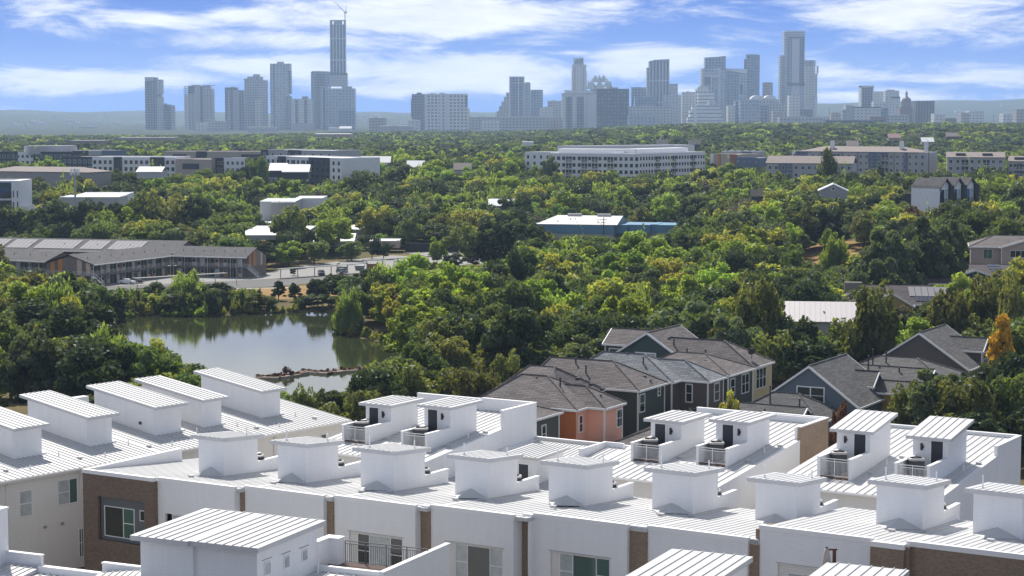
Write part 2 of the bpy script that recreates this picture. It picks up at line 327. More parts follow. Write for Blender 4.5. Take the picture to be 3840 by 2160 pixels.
def pipe(par, F, a, b, z, h=.7, r=.06, m=None):
    t = MB(); p = F.w(a, b, z-.05); t.tube(p, (p[0], p[1], p[2]+h+.05), r, 8); t.tube(p, (p[0], p[1], p[2]+.13), r*2.2, 8, r*1.1); t.build('vent_pipe', m or trimw, par)
def vent(par, F, a, b, z):
    t = MB(); t.box(F, a-.22, a+.22, b-.15, b+.15, z-.02, z+.16); t.box(F, a-.28, a+.28, b-.2, b+.2, z+.163, z+.2); t.build('roof_vent', whitem, par)
AC = None
def condenser(F, a, b, zz, label, z=.95, s=1.25):
    o = _cond(F, a, b, zz, label, s); o.scale = (1.2, 1.2, (z+.32)/1.09); return o
def _cond(F, a, b, z, label, s=1.25):
    global AC
    p = F.w(a, b, z)
    if AC is None:
        r = thing('air_conditioner', label, 'air conditioner', p, 'air conditioners on the roof decks'); w = s/2
        c = MB(); n = 20
        def rr(rad, zz): return [(p[0]+rad*max(-1, min(1, 1.25*math.cos(t))), p[1]+rad*max(-1, min(1, 1.25*math.sin(t))), p[2]+zz) for t in [2*math.pi*(i+.5)/n for i in range(n)]]
        lo, hi_ = rr(w*.93, .08), rr(w*.93, .98)
        for i in range(n): j = (i+1) % n; c.poly([lo[i], lo[j], hi_[j], hi_[i]])
        c.poly(hi_); c.build('coil_core', acm, r)
        g = MB()
        for i in range(n):
            j = (i+1) % n
            for k in (0, .5):
                q = [lo[i][x]*(1-k)+lo[j][x]*k for x in range(3)]; g.tube(q, (q[0], q[1], q[2]+.9), .022, 4)
        for zz in (.1, .98):
            A_, B_ = rr(w*.98, zz), rr(w*.98, zz+.09)
            for i in range(n): j = (i+1) % n; g.poly([A_[i], A_[j], B_[j], B_[i]])
        g.build('guard', acm, r)
        t = MB(); o_, i_ = rr(w, 1.06), rr(w*.72, 1.09); o2 = rr(w, .98)
        for i in range(n): j = (i+1) % n; t.poly([o_[i], o_[j], i_[j], i_[i]]); t.poly([o2[i], o2[j], o_[j], o_[i]])
        t.build('top_rim', actop, r)
        fn = MB(); fn.lathe((p[0], p[1], p[2]+1.0), [(w*.7, 0), (w*.7, .03)], 16); fn.lathe((p[0], p[1], p[2]+1.03), [(.14, 0), (.14, .06)], 8)
        for k in range(4):
            t_ = k*math.pi/2+.4; fn.tube((p[0], p[1], p[2]+1.06), (p[0]+w*.7*math.cos(t_), p[1]+w*.7*math.sin(t_), p[2]+1.08), .03, 4)
        fn.build('fan', acm, r); AC = r; return r
    c = copy_tree(AC, None, p); return tag(c, label)
def railing(par, F, a0, a1, b, z0, z1, m=railm, sp=.12):
    r = MB(); r.box(F, a0, a1, b-.035, b+.035, z1-.06, z1); r.box(F, a0, a1, b-.03, b+.03, z1-.27, z1-.22); r.box(F, a0, a1, b-.03, b+.03, z0+.08, z0+.13)
    n = int((a1-a0)/sp)
    for i in range(n+1):
        a = a0+(a1-a0)*i/n; r.box(F, a-.014, a+.014, b-.014, b+.014, z0+.13, z1-.27)
    for i in range(int((a1-a0)/2.4)+2):
        a = a0+(a1-a0)*i/(int((a1-a0)/2.4)+1); r.box(F, a-.028, a+.028, b-.036, b+.036, z0, z1-.06)
    return r.build('railing', m, par)
ORD = ['first', 'second', 'third', 'fourth', 'fifth', 'sixth', 'seventh', 'eighth', 'ninth']
# ---- middle row: saw-tooth street fronts, roof falling to the back
SC = .08
PAN = [(-36.0, -27.05, -3.1), (-26.6, -17.9, -2.15), (-17.2, -8.7, -1.5), (-7.75, .45, -.55), (1.55, 10.3, 1.0), (11.9, 20.7, 1.55), (21.5, 30.75, 2.05), (33.2, 45.0, 2.6)]
ZP = [11.5]*6+[12.5]*2
BOX = [(-36.65, -33.6), (-28.5, -25.25), (-19.85, -16.2), (-10.65, -7.25), (-2.0, 1.65), (6.9, 10.75), (16.3, 20.05), (27.6, 31.5), (35.4, 39.3)]
BXB = [3.4, 5.0, 6.1, 7.7, 9.4, 11.9, 12.0, 11.1, 11.7]
MIDN = len(PAN)
units = []
for k, (a0, a1, bf) in enumerate(PAN):
    zt = ZP[k]; last = k == MIDN-1
    lab = ['white townhouse with a long brown brick wall ending the middle row at left', 'white townhouse of the middle row just right of the long brown brick end wall', 'white townhouse of the middle row, window seen above the railed terrace', 'white townhouse of the middle row right of the railed terrace, pale curtained window',
           'white townhouse of the middle row with green blinds in its window', 'white townhouse of the middle row, front partly hidden by the nearest tilted roof', 'raised white townhouse of the middle row behind the furled umbrella', 'brown brick townhouse at the right end of the middle row'][k]
    al = a0 if k else -44.7; ar = PAN[k+1][0] if not last else a1
    u = thing('townhouse', lab, 'townhouse', T.w((a0+a1)/2, bf+8, 0), 'middle row of white townhouses'); units.append(u)
    zf = lambda a, b, zt=zt, bf=bf: zt-.2-SC*(b-bf)
    bb = bf+17.5
    # roof
    r = MB(); roof_slab(r, T, al, ar, bf+.3, bb, zf, .3); seams(r, T, al, ar, bf+.32, bb, zf, sp=.62, h=.042, w=.06); r.build('roof', whitem, u)
    # walls
    w = MB(); wide = not last
    if last: pass
    elif k == 0:
        wall_open(w, T, a0, a1, bf, bf+.3, 0, zt-.35, [(a1-8.1, a1-2.0, 5.2, 8.25)])
    else: wall_open(w, T, a0, a1, bf, bf+.3, 0, zt-.35, [(a0+1.55, a0+7.2, 5.4 if k != 6 else 5.4, 8.45 if k != 6 else 9.6)])
    w.box(T, al, al+.25, bf+.95, bb, 0, lambda a, b: zf(a, b)-.31); w.box(T, ar-.25, ar, bf+.95, bb, 0, lambda a, b: zf(a, b)-.31); w.box(T, al+.25, ar-.25, bb-.3, bb, 0, lambda a, b: zf(a, b)-.31)
    if wide:
        w.box(T, a1-.28, a1, bf+.3, max(bf+1.0, PAN[k+1][2]+.2 if k < MIDN-2 else bf+1.0), 0, zt-.35)                # return beside the brick strip
    w.build('wall', white, u)
    # front parapet cap
    c = MB()
    if not last: c.box(T, a0-.06, a1+.06, bf-.06, bf+.36, zt-.35, zt); c.build('parapet_cap', trimw, u)
    # brick strip
    if 0 <= k < MIDN-2:
        nb = max(PAN[k+1][2]-.15, bf+.32)
        b_ = MB(); b_.box(T, a1+.002, PAN[k+1][0]-.002, nb, nb+.3, 0, zt-.55); b_.build('brick_wall', brickmid, u)
        c = MB(); c.box(T, a1+.07, PAN[k+1][0]-.07, nb-.05, nb+.36, zt-.55, zt-.12); c.build('strip_cap', trimw, u)
    if k == 6:
        b_ = MB(); b_.box(T, a1+.002, 33.4, bf-.3, bf, 0, zt-.55); b_.build('brick_wall', brickmid, u); b_ = MB(); b_.box(T, a0-.36, a0-.01, bf+.02, bf+2.6, 0, zt-.36); b_.build('brick_return', brickmid, u)
        c = MB(); c.box(T, a1+.07, 33.45, bf-.38, bf+.3, zt-.55, zt-.15); c.build('strip_cap', trimw, u)
    if last:
        b_ = MB(); b_.box(T, 33.4, 33.7, bf-.55, bf, 0, zt-.4); wall_open(b_, T, 33.7, a1, bf, bf+.3, 0, zt-.4, [(36.3, 39.6, 5.2, 9.6)]); b_.build('brick_wall', brickmid, u)
        c = MB(); c.box(T, 33.3, a1, bf-.06, bf+.36, zt-.4, zt); c.build('parapet_cap', trimw, u)
        window(u, T, 'a', bf+.2, 36.3, 39.6, 5.2, 9.6, (1, 1), panes=('s', 'g'), out=-1)
    if k == 0:
        b_ = MB(); wall_open(b_, T, -44.7, -36.0, bf-.55, bf-.25, 0, zt-.35, [(-42.9, -37.2, 5.05, 9.15)]); b_.box(T, -44.7, -44.4, bf-.25, bf+17, 0, lambda a, b: zf(a, b)-.32); b_.box(T, -36.3, -36.0, bf-.25, bf-.001, 0, zt-.36); b_.build('brick_wall', brickm, u)
        c = MB(); c.box(T, -44.75, -36.0, bf-.62, bf-.2, zt-.35, zt); c.build('parapet_cap', trimw, u)
        s_ = MB(); s_.box(T, -44.7, -44.35, bf-.2, bf+13.0, lambda a, b: zf(a, b)-.2, zt-.12); s_.build('side_parapet', white, u); c = MB(); c.box(T, -44.76, -44.3, bf-.2, bf+13.05, zt-.118, zt); c.build('parapet_cap', trimw, u)
        p_ = MB(); p_.box(T, -42.9, -37.2, bf-.25+.12, bf-.25+.3, 5.05, 9.15); p_.build('recess_panel', greym, u)
        window(u, T, 'a', bf-.13, -42.4, -38.7, 5.4, 8.25, (1.72, 1), split=(0, .5), panes=('g', 's'), out=-1)
        window(u, T, 'a', bf-.13, -38.05, -37.25, 7.25, 8.25, (1,), panes=('g',), out=-1)
        window(u, T, 'a', bf+.22, a1-8.1+.7, a1-2.1, 5.2, 8.2, (1, 1.4, 1), split=(.5, 0, .5), panes=('c', 'g', 's'), out=-1)
    elif not last:
        pn = [0, 'gsc', 'gcg', 'cgc', 'css', 'gcg', 'cgc'][k]; top = 8.4 if k != 6 else 9.55
        window(u, T, 'a', bf+.22, a0+2.35, a0+7.1, 5.4, top, (1, 1.75, 1), split=(.5, 0, .5), panes=tuple(pn), out=-1)
        if k == 6:
            g_ = MB(); g_.box(T, a0+2.35, a0+7.1, bf+.13, bf+.19, 8.9, 9.5); g_.build('transom_panel', cream, u)
        h = MB(); h.box(T, a0+1.4, a0+7.35, bf-.03, bf, top+.12, top+.17); h.build('head_trim', steel, u)
        j = MB(); j.box(T, a0+1.56, a0+2.34, bf+.17, bf+.29, 5.4, top+.04); j.build('side_panel', cream, u)
for k, ((a0, a1), b0) in enumerate(zip(BOX, BXB)):
    up = min(k, MIDN-1) if k < 7 else (6 if k == 7 else 7)
    if k == 6: up = 5
    u = units[up]; hi_ = k >= 7; bf = PAN[up][2]; zt = ZP[up]
    zf = lambda a, b, zt=zt, bf=PAN[max(0, min(up, MIDN-1))][2]: zt-.2-SC*(b-bf)
    if k == 6: b0 = 12.6
    zb = zf(a1, b0); ztop = lambda a, b, zb=zb, b0=b0: zb+3.36-SC*(b-b0)
    dp = 5.0
    w = MB(); w.box(T, a0, a1, b0, b0+dp, lambda a, b: zf(a, b)-.1, lambda a, b: ztop(a, b)-.1); w.build('roof_access_room', white, u)
    pw = MB(); pw.box(T, a1-.3, a1, b0+dp, b0+dp+3.9, lambda a, b: zf(a, b)-.1, zb+.55); pw.box(T, a0, a0+.3, b0+dp, b0+dp+3.9, lambda a, b: zf(a, b)-.1, zb+.55); pw.build('terrace_wall', white, u)
    pc = MB(); pc.box(T, a1-.37, a1+.06, b0+dp+.002, b0+dp+3.95, zb+.552, zb+.66); pc.box(T, a0-.06, a0+.37, b0+dp+.002, b0+dp+3.95, zb+.552, zb+.66); pc.build('terrace_wall_cap', trimw, u)
    zd = zf(a1, b0+dp)-.05
    dk = MB(); dk.box(T, a0+.3, a1-.3, b0+dp+.002, b0+dp+3.9, zd-.4, zd); dk.build('terrace_deck', deckm, u)
    r = MB(); roof_slab(r, T, a0-.62, a1+.42, b0-.42, b0+dp+.45, lambda a, b: ztop(a, b)+.28, .36); seams(r, T, a0-.62, a1+.42, b0-.4, b0+dp+.45, lambda a, b: ztop(a, b)+.28, sp=.56, h=.042, w=.06); r.build('access_room_roof', whitem, u)
    # cricket shedding water round the room
    am = (a0+a1)/2; P = lambda a, b, dz: T.w(a, b, zf(a, b)+dz)
    q = MB(); A_, B_, D_, E_ = P(a0, b0-.005, .02), P(a1, b0-.005, .02), P(am, b0-.005, .78), P(am-.35, b0-1.9, .02)
    q.poly([A_, E_, D_]); q.poly([E_, B_, D_]); q.build('roof_cricket', whitem, u)
    if k not in (0,): pipe(u, T, a0+.5, b0+.7, ztop(a0, b0)+.3, .95)
    pipe(u, T, a1-.2, b0+3.6, ztop(a1, b0+3.6)+.3, .7)
    condenser(T, a1-1.0, b0+dp+1.0, zd, 'dark air conditioner behind the %s roof room of the middle row' % ORD[k], z=1.2)
    vent(u, T, a1-1.5, b0-2.9, zf(a1, b0-2.9)); vent(u, T, a1+.5, b0-1.2, zf(a1, b0-1.2))
# ---- back row with doors facing us: roof rising to the back
def dframe(u, a0, w, b, z0, doorw=1.14, doorh=2.9, lampside=1, dpos=.55):
    d = MB(); d.box(T, a0+dpos, a0+dpos+doorw, b-.05, b-.01, z0, z0+doorh); dd = d.build('door', darkdoor, u)
    k = MB(); p = T.w(a0+dpos+doorw-.1, b-.08, z0+1.0); k.tube(p, (p[0], p[1], p[2]+.14), .025, 6); k.build('handle', steel, dd)
    f = MB(); f.box(T, a0+dpos-.13, a0+dpos, b-.07, b-.002, z0, z0+doorh+.13); f.box(T, a0+dpos+doorw, a0+dpos+doorw+.13, b-.07, b-.002, z0, z0+doorh+.13); f.box(T, a0+dpos, a0+dpos+doorw, b-.07, b-.002, z0+doorh, z0+doorh+.13); f.box(T, a0+dpos-.3, a0+dpos+doorw+.3, b-.09, b-.002, z0+doorh+.16, z0+doorh+.2); f.build('door_frame', trimw, u)
    la = a0+dpos+doorw+.5 if lampside > 0 else a0+.32+.45
    l = MB(); l.box(T, la, la+.2, b-.14, b-.002, z0+doorh-.95, z0+doorh-.3); l.box(T, la+.2, la+.3, b-.1, b-.002, z0+doorh-.75, z0+doorh-.5); l.build('wall_lamp', lampm, u)
def backunit(lab, a0, a1, bE, zE, bB, bx, dep, bal, zroom, slope_room, s=.09, lampside=1, dpos=.55, endpar=None, zpar=None, acl='', capz=1.55, brick=False, parz=None, wallL=None):
    """unit spanning a0..a1, eave at b=bE; room bx=(a0,a1,b0); bal = terrace depth"""
    u = thing('townhouse', lab, 'townhouse', T.w((a0+a1)/2, (bE+bB)/2, 0), 'back row of white townhouses with roof doors')
    zf = lambda a, b: zE+s*(b-bE)
    r = MB(); roof_slab(r, T, a0, a1, bE, bB, zf, .25); seams(r, T, a0, a1, bE, bB, zf, sp=.74); r.build('roof', whitem, u)
    w = MB(); w.box(T, a0, a0+.25, bE+.3, bB, 0, lambda a, b: zf(a, b)-.255); w.box(T, a1-.25, a1, bE+.3, bB, 0, lambda a, b: zf(a, b)-.255); w.box(T, a0+.25, a1-.25, bE+.3, bE+.6, 0, lambda a, b: zf(a, b)-.255); w.box(T, a0+.25, a1-.25, bB-.3, bB, 0, lambda a, b: zf(a, b)-.255); w.build('wall', cream, u)
    g = MB(); g.box(T, a0, a1, bE-.12, bE-.002, zE-.22, zE-.05); g.build('gutter', trimw, u)
    x0, x1, y0 = bx; z0 = zf(0, y0-bal)+.18; doorh = zroom-.52-z0
    zr = lambda a, b: zroom+slope_room*(b-y0)
    m = MB(); m.box(T, x0, x1, y0, y0+dep, lambda a, b: zf(a, b)-.3, lambda a, b: zr(a, b)-.25); m.build('roof_access_room', white, u)
    rr = MB(); roof_slab(rr, T, x0-.5, x1+.5, y0-.65, y0+dep+.65, zr, .3); seams(rr, T, x0-.5, x1+.5, y0-.65, y0+dep+.65, zr, sp=.72); rr.build('access_room_roof', whitem, u)
    dframe(u, x0, x1-x0, y0, z0, doorh=doorh, lampside=lampside, dpos=dpos)
    zc = z0+capz
    t = MB(); t.box(T, x1-.28, x1, y0-bal, y0-.002, lambda a, b: zf(a, b)-.2, zc); t.box(T, x0, x0+.28, y0-bal, y0-.002, lambda a, b: zf(a, b)-.2, zc); t.build('terrace_wall', white, u)
    c = MB(); c.box(T, x1-.34, x1+.05, y0-bal-.05, y0-.002, zc+.002, zc+.1); c.box(T, x0-.05, x0+.34, y0-bal-.05, y0-.002, zc+.002, zc+.1); c.build('terrace_wall_cap', trimw, u)
    d = MB(); d.box(T, x0+.28, x1-.28, y0-bal+.05, y0-.1, lambda a, b: zf(a, b)-.2, z0); d.build('terrace_deck', deckm, u)
    railing(u, T, x0+.3, x1-.3, y0-bal+.1, z0, zc-.02)
    condenser(T, x0+1.2, y0-2.4, z0, acl, z=capz)
    if endpar:
        e0, e1 = endpar; q = MB(); q.box(T, a1, a1+.32, e0, e1, 0, zpar); q.box(T, a0, a1, bB-.001, bB+.3, 0, zpar-.004); q.build('end_parapet', (brickt if brick else white), u)
        c = MB(); c.box(T, a1-.06, a1+.38, e0-.03, e1, zpar+.002, zpar+.1); c.box(T, a0, a1-.062, bB-.05, bB+.36, zpar+.002, zpar+.1); c.build('parapet_cap', trimw, u)
        if brick:
            q = MB(); q.box(T, a1-.3, a1-.002, e0, e1, zf(a1, e0)-.1, zpar-.002); q.box(T, a0, a1-.3, bB-.32, bB-.002, zf(a0, bB)-.2, zpar-.004); q.build('parapet_lining', white, u)
        e = MB(); e.box(T, a1+.002, a1+.3, bE+.3, e0-.002, 0, lambda a, b: zf(a, b)+.02); e.build('end_wall', white, u)
    elif parz:
        q = MB(); q.box(T, a0, a1, bB, bB+.3, 0, parz); q.build('back_parapet', white, u); c = MB(); c.box(T, a0, a1, bB-.05, bB+.36, parz+.002, parz+.1); c.build('parapet_cap', trimw, u)
    pipe(u, T, x1+.9, y0+2.0, zf(x1, y0+2), .55); vent(u, T, x1+1.4, y0+dep-.5, zf(x1, y0+dep-.5)); vent(u, T, x1+.8, y0-1.8, zf(x1, y0-1.8))
    return u
G1 = 'air conditioner on the %s roof terrace of the back row'
backunit('white townhouse at the left end of the back row, railed roof terrace beside pond trees', -39.5, -31.0, 22.6, 10.0, 44.1, (-37.15, -33.9, 31.0), 5.0, 4.3, 14.0, .0, zpar=13.2, parz=13.1, acl=G1 % 'leftmost', dpos=.5)
backunit('white townhouse of the back row with the tall white end wall beside the orange house', -31.0, -24.4, 22.6, 10.0, 44.1, (-29.55, -26.3, 30.8), 5.0, 4.3, 14.42, -.0, endpar=(37.5, 44.4), zpar=13.2, acl=G1 % 'second from the left', dpos=.5)
backunit('white townhouse of the back row below the dark green house, roof terrace with rail', -8.6, -1.0, 25.8, 10.0, 52.0, (-5.8, -2.4, 36.0), 5.2, 4.25, 14.2, .0, parz=12.9, acl=G1 % 'third from the left', dpos=.5)
backunit('white townhouse of the back row with the tan brick end wall', -1.0, 6.1, 25.8, 10.0, 52.0, (.8, 4.2, 37.2), 5.2, 4.4, 14.52, .0, endpar=(45.0, 52.3), zpar=13.0, brick=True, acl=G1 % 'fourth from the left', dpos=.75)
backunit('white townhouse right of the tan brick wall, dark condenser on its terrace', 9.6, 17.6, 30.2, 10.0, 54.6, (12.9, 16.3, 38.7), 5.3, 4.75, 14.5, .15, parz=12.45, acl='large dark air conditioner behind the white rail right of the tan brick wall', capz=1.75, lampside=-1, dpos=1.8)
backunit('white townhouse at the right end of the back row with a steep white access roof', 17.6, 25.6, 30.2, 10.0, 54.6, (20.4, 23.8, 39.1), 5.3, 4.8, 14.42, .15, endpar=(47.3, 54.8), zpar=12.45, acl='large dark air conditioner on the rightmost roof terrace of the back row', capz=1.75, lampside=-1, dpos=1.8)
# lower unit between the two halves of the back row
u = thing('townhouse', 'lower white townhouse between the tall white end wall and the railed terraces', 'townhouse', T.w(-16.5, 35, 0), 'back row of white townhouses with roof doors')
zf = lambda a, b: 7.6+.09*(b-26)
r = MB(); roof_slab(r, T, -24.05, -8.65, 26, 44.1, zf, .25); seams(r, T, -24.05, -8.65, 26, 44.1, zf, sp=.5); r.build('roof', whitem, u)
w = MB(); w.box(T, -24.05, -8.65, 26.3, 26.6, 0, 7.3); w.box(T, -24.05, -8.65, 44.102, 44.4, 0, 9.5); w.box(T, -24.05, -23.75, 26.6, 44.1, 0, lambda a, b: zf(a, b)-.26); w.box(T, -8.95, -8.65, 26.6, 44.1, 0, lambda a, b: zf(a, b)-.26); w.build('wall', cream, u)
c = MB(); c.box(T, -24.04, -8.65, 44.05, 44.46, 9.502, 9.6); c.box(T, -24.04, -23.6, 36.5, 44.04, lambda a, b: zf(a, b)-.05, 9.3); c.build('back_parapet', white, u)
m = MB(); m.box(T, -18.1, -14.5, 28.3, 33.6, lambda a, b: zf(a, b)-.3, 10.3); m.build('roof_access_room', white, u)
rr = MB(); roof_slab(rr, T, -18.5, -14.1, 27.8, 34.2, lambda a, b: 10.6+.03*(b-28), .28); seams(rr, T, -18.5, -14.1, 27.8, 34.2, lambda a, b: 10.6+.03*(b-28), sp=.5); rr.build('access_room_roof', whitem, u)
d = MB(); d.box(T, -16.5, -15.4, 28.22, 28.28, 7.8, 9.75); d.build('door', darkdoor, u)
f = MB(); f.box(T, -16.65, -16.5, 28.2, 28.298, 7.8, 9.9); f.box(T, -15.4, -15.25, 28.2, 28.298, 7.8, 9.9); f.box(T, -16.5, -15.4, 28.2, 28.298, 9.75, 9.9); f.build('door_frame', trimw, u)
q = MB(); q.box(T, -11.0, -8.7, 35.6, 35.9, 0, 11.4); q.box(T, -11.0, -10.7, 30.6, 35.6, lambda a, b: zf(a, b)-.1, 11.4); q.build('side_parapet', white, u)
q = MB(); roof_slab(q, T, -10.7, -8.62, 25.8, 35.6, lambda a, b: 10+.09*(b-25.8), .2); seams(q, T, -10.7, -8.62, 25.8, 35.6, lambda a, b: 10+.09*(b-25.8), sp=.5); q.build('upper_roof', whitem, u)
# ---- left row: long roof rooms, roof falling towards us on the right
TB = Fr(-39, (-44, 190)); SBn = .12
BB = [(-9.6, -6.0, -5.2), (-.6, 2.9, 3.6), (8.6, 11.8, 13.4), (17.4, 21.2, 22.2), (24.1, 27.0, 29.9), (32.8, 35.9, 41.2)]
lo = [-14, -5.2, 3.6, 13.4, 22.2, 29.9]
LB = ['white townhouse at the left edge of the picture, its long roof room cut off', 'white townhouse at the near end of the left row with two tall side windows', 'white townhouse second in the left row, roof room in front of the dry grass', 'white townhouse third in the left row with a small wall vent on its roof room', 'white townhouse fourth in the left row, roof room against the shrubs and the pond', 'white townhouse at the far end of the left row, its roof room against the pond']
for k, (b0, b1, _) in enumerate(BB):
    p0 = lo[k]; p1 = BB[k][2]
    u = thing('townhouse', LB[k], 'townhouse', TB.w(-9, (p0+p1)/2, 0), 'left row of white townhouses')
    zf = lambda a, b: 10-SBn*a
    r = MB(); roof_slab(r, TB, -17.0, 0, p0, p1, zf, .2); seams(r, TB, -17.0, 0, p0, p1, zf, 'a', .62, h=.07, w=.075); r.build('roof', whitem, u)
    w = MB(); w.box(TB, -.7, -.4, p0, p1, 0, lambda a, b: zf(a, b)-.205); w.box(TB, -17, -.7, p0, p0+.3, 0, lambda a, b: zf(a, b)-.205); w.box(TB, -17, -.7, p1-.3, p1, 0, lambda a, b: zf(a, b)-.205); w.box(TB, -17, -16.7, p0+.3, p1-.3, 0, 11.8); w.build('wall', cream, u)
    g = MB(); g.box(TB, .003, .13, p0, p1-.01, 9.72, 9.95); g.tube(TB.w(.05, p1-.5, 9.75), TB.w(-.32, p1-.5, 9.35), .06, 6); g.tube(TB.w(-.32, p1-.5, 9.4), TB.w(-.32, p1-.5, .2), .06, 6); g.build('gutter', cream, u)
    zr = lambda a, b: 13.78-.12*(a+5.2)
    m = MB(); m.box(TB, -15.6, -5.98, b0, b1, lambda a, b: zf(a, b)-.15, lambda a, b: zr(a, b)-.25); m.build('roof_access_room', cream if k < 0 else white, u)
    rr = MB(); roof_slab(rr, TB, -16.4, -5.2, b0-.45, b1+.4, zr, .3); seams(rr, TB, -16.4, -5.2, b0-.45, b1+.4, zr, 'a', .62, h=.07, w=.075); rr.build('access_room_roof', whitem, u)
    fl = MB(); fl.box(TB, -5.975, -5.7, b0-.05, b1+.35, lambda a, b: zf(a, b)-.03, lambda a, b: zf(a, b)+.16); fl.build('base_flashing', trimw, u)
    pipe(u, TB, -4.5, b1+.9, zf(-4.5, 0), .5); vent(u, TB, -2.6, b1+2.0, zf(-2.6, 0)); pipe(u, TB, -2.0, b0-1, zf(-2, 0), .4)
    if k == 3:
        v = MB(); v.box(TB, -8.2, -7.9, b0-.14, b0-.002, 11.65, 11.95); v.build('wall_vent', acm, u)
        v = MB(); v.box(TB, -16.8, -15.9, b0-2.4, b0-.5, 11.7, 14.0); v.build('side_wall', white, u)
    if k == 1:
        window(u, TB, 'b', -.4, -4.2, -2.7, 6.1, 8.65, (1,), split=(.5,), panes=('c',)); window(u, TB, 'b', -.4, .35, 2.75, 6.55, 9.0, (1.4, 1), split=(.5, 0), panes=('c', 's')); window(u, TB, 'b', -.4, 2.8, 3.4, 1.0, 3.9, (1,), split=(.5,), panes=('s',))
        for bb_ in (-.2, 1.9): v = MB(); v.box(TB, -.399, -.25, bb_-1.2, bb_-.9, 4.6, 4.85); v.build('wall_vent', steel, u)
    if k == 5:
        window(u, TB, 'b', -.4, 33.5, 34.2, 7.2, 8.8, (1,), panes=('g',)); window(u, TB, 'b', -.4, 36.6, 37.5, 7.4, 8.9, (1,), panes=('g',))
    if k in (2, 3, 4): window(u, TB, 'b', -.4, b0-1.5, b0-.3, 6.4, 8.7, (1,), split=(.5,), panes=('c',))
# ---- nearest row at the foot of the picture
TA = Fr(-25, (-20, 148))
def nearbox(lab, a0, a1, b0, b1, z0, z1, jog=None, body=True):
    u = thing('townhouse', lab, 'townhouse', TA.w((a0+a1)/2, (b0+b1)/2, 0), 'nearest row of white townhouses')
    zr = lambda a, b: z0+(z1-z0)*(b-b0)/(b1-b0)
    r = MB()
    if jog:
        roof_slab(r, TA, a0, jog, b0-.22, b1, zr, .38); roof_slab(r, TA, jog+.001, a1, b0, b1, zr, .38); seams(r, TA, a0, jog, b0-.22, b1, zr, sp=.76, h=.08, w=.06); seams(r, TA, jog, a1, b0, b1, zr, sp=.76, h=.08, w=.06)
    else: roof_slab(r, TA, a0, a1, b0, b1, zr, .38); seams(r, TA, a0, a1, b0, b1, zr, sp=.8, h=.08, w=.06)
    r.build('roof', whitem, u)
    w = MB(); e = .42
    if jog: w.box(TA, a0+e, jog, b0+.5, b1-e, 0, z0-.385); w.box(TA, jog, a1-e-.15, b0+.75, b1-e, 0, z0-.385)
    else: w.box(TA, a0+e, a1-e, b0+.5, b1-e, 0, z0-.385)
    w.build('wall', white, u); return u
u = nearbox('white townhouse of the nearest row with three small side windows and a railed terrace', -7.7, 3.45, -3.95, 5.85, 13.0, 13.22, jog=-2.55)
for q0, q1, z0, z1 in ((-2.27, -1.35, 10.5, 11.5), (.44, 1.3, 10.45, 11.42), (3.06, 3.95, 10.45, 11.34)):
    window(u, TA, 'b', 2.88, q0, q1, z0, z1, (1,), panes=('c',)); h = MB(); h.box(TA, 2.882, 2.93, q0-.25, q1+.2, z1+.2, z1+.25); h.build('head_trim', steel, u)
m = MB(); m.box(TA, 2.4, 3.75, 7.2, 8.1, 0, 11.45); m.box(TA, 2.4, 2.9, 5.45, 7.2, 0, 11.45); m.build('terrace_block', white, u)
c = MB(); c.box(TA, 2.34, 3.82, 7.14, 8.16, 11.452, 11.56); c.box(TA, 2.34, 2.96, 5.4, 7.138, 11.452, 11.56); c.build('terrace_block_cap', trimw, u)
d = MB(); d.box(TA, 2.9, 11.1, 5.5, 8.3, 0, 9.45); d.build('terrace_deck', deckm, u)
railing(u, TA, 3.8, 11.1, 8.2, 9.45, 11.22, mat('dark_grey_steel', (.11, .11, .115), .5, .4, .3), .19)
q = MB(); q.box(TA, 11.05, 11.35, .6, 11.4, 0, 10.95); q.build('terrace_wall', white, u); c = MB(); c.box(TA, 10.99, 11.42, .55, 11.45, 10.952, 11.06); c.build('terrace_wall_cap', trimw, u)
zl = lambda a, b: 9.35+.06*(b-5.1)
q = MB(); roof_slab(q, TA, 2.9, 11.05, -4, 5.1, zl, .25); seams(q, TA, 2.9, 11.05, -4, 5.1, zl, sp=.72, h=.075, w=.05); q.build('lower_roof', whitem, u)
c = MB(); c.box(TA, 2.9, 11.04, 5.1, 5.49, 9.2, 9.8); c.build('low_parapet', trimw, u); pipe(u, TA, 3.4, 4.7, 9.35, .9)
b_ = MB(); b_.box(TA, 2.9, 11.05, -4, 5.1, 0, 9.0); b_.build('lower_storey', white, u)
u = nearbox('white townhouse of the nearest row, tilted roof standing alone at the lower right', 30.95, 37.1, -1.2, 8.55, 13.0, 13.05)
m = MB(); m.box(TA, 36.7, 37.25, 5.2, 6.6, 0, 11.6); m.build('terrace_block', white, u)
u = nearbox('white townhouse of the nearest row beside the furled umbrella, roof cut by the bottom edge', 42.4, 48.25, -.5, 9.15, 13.0, 13.05)
u2 = thing('townhouse', 'white townhouse of the nearest row cut by the lower left corner of the picture', 'townhouse', TA.w(-20, -6, 0), 'nearest row of white townhouses')
m = MB(); m.box(TA, -30, -21.2, -11, -1.7, 0, 13.4); m.build('roof_access_room', white, u2); c = MB(); c.box(TA, -30, -21.12, -11, -1.62, 13.402, 13.55); c.build('parapet_cap', trimw, u2)
m = MB(); m.box(TA, -21.2, -17.82, -1.98, -1.64, 0, 9.95); m.build('terrace_wall', white, u2); c = MB(); c.box(TA, -21.19, -17.76, -2.04, -1.6, 9.952, 10.06); c.build('terrace_wall_cap', trimw, u2)
m = MB(); m.box(TA, -30, -17.8, -14, -2.1, 0, 8.9); m.box(TA, -17.8, -7.3, -14, -2.5, 0, 8.3); m.build('lower_storey', white, u2)
z3 = lambda a, b: 9.12+.1*(b+2.33)
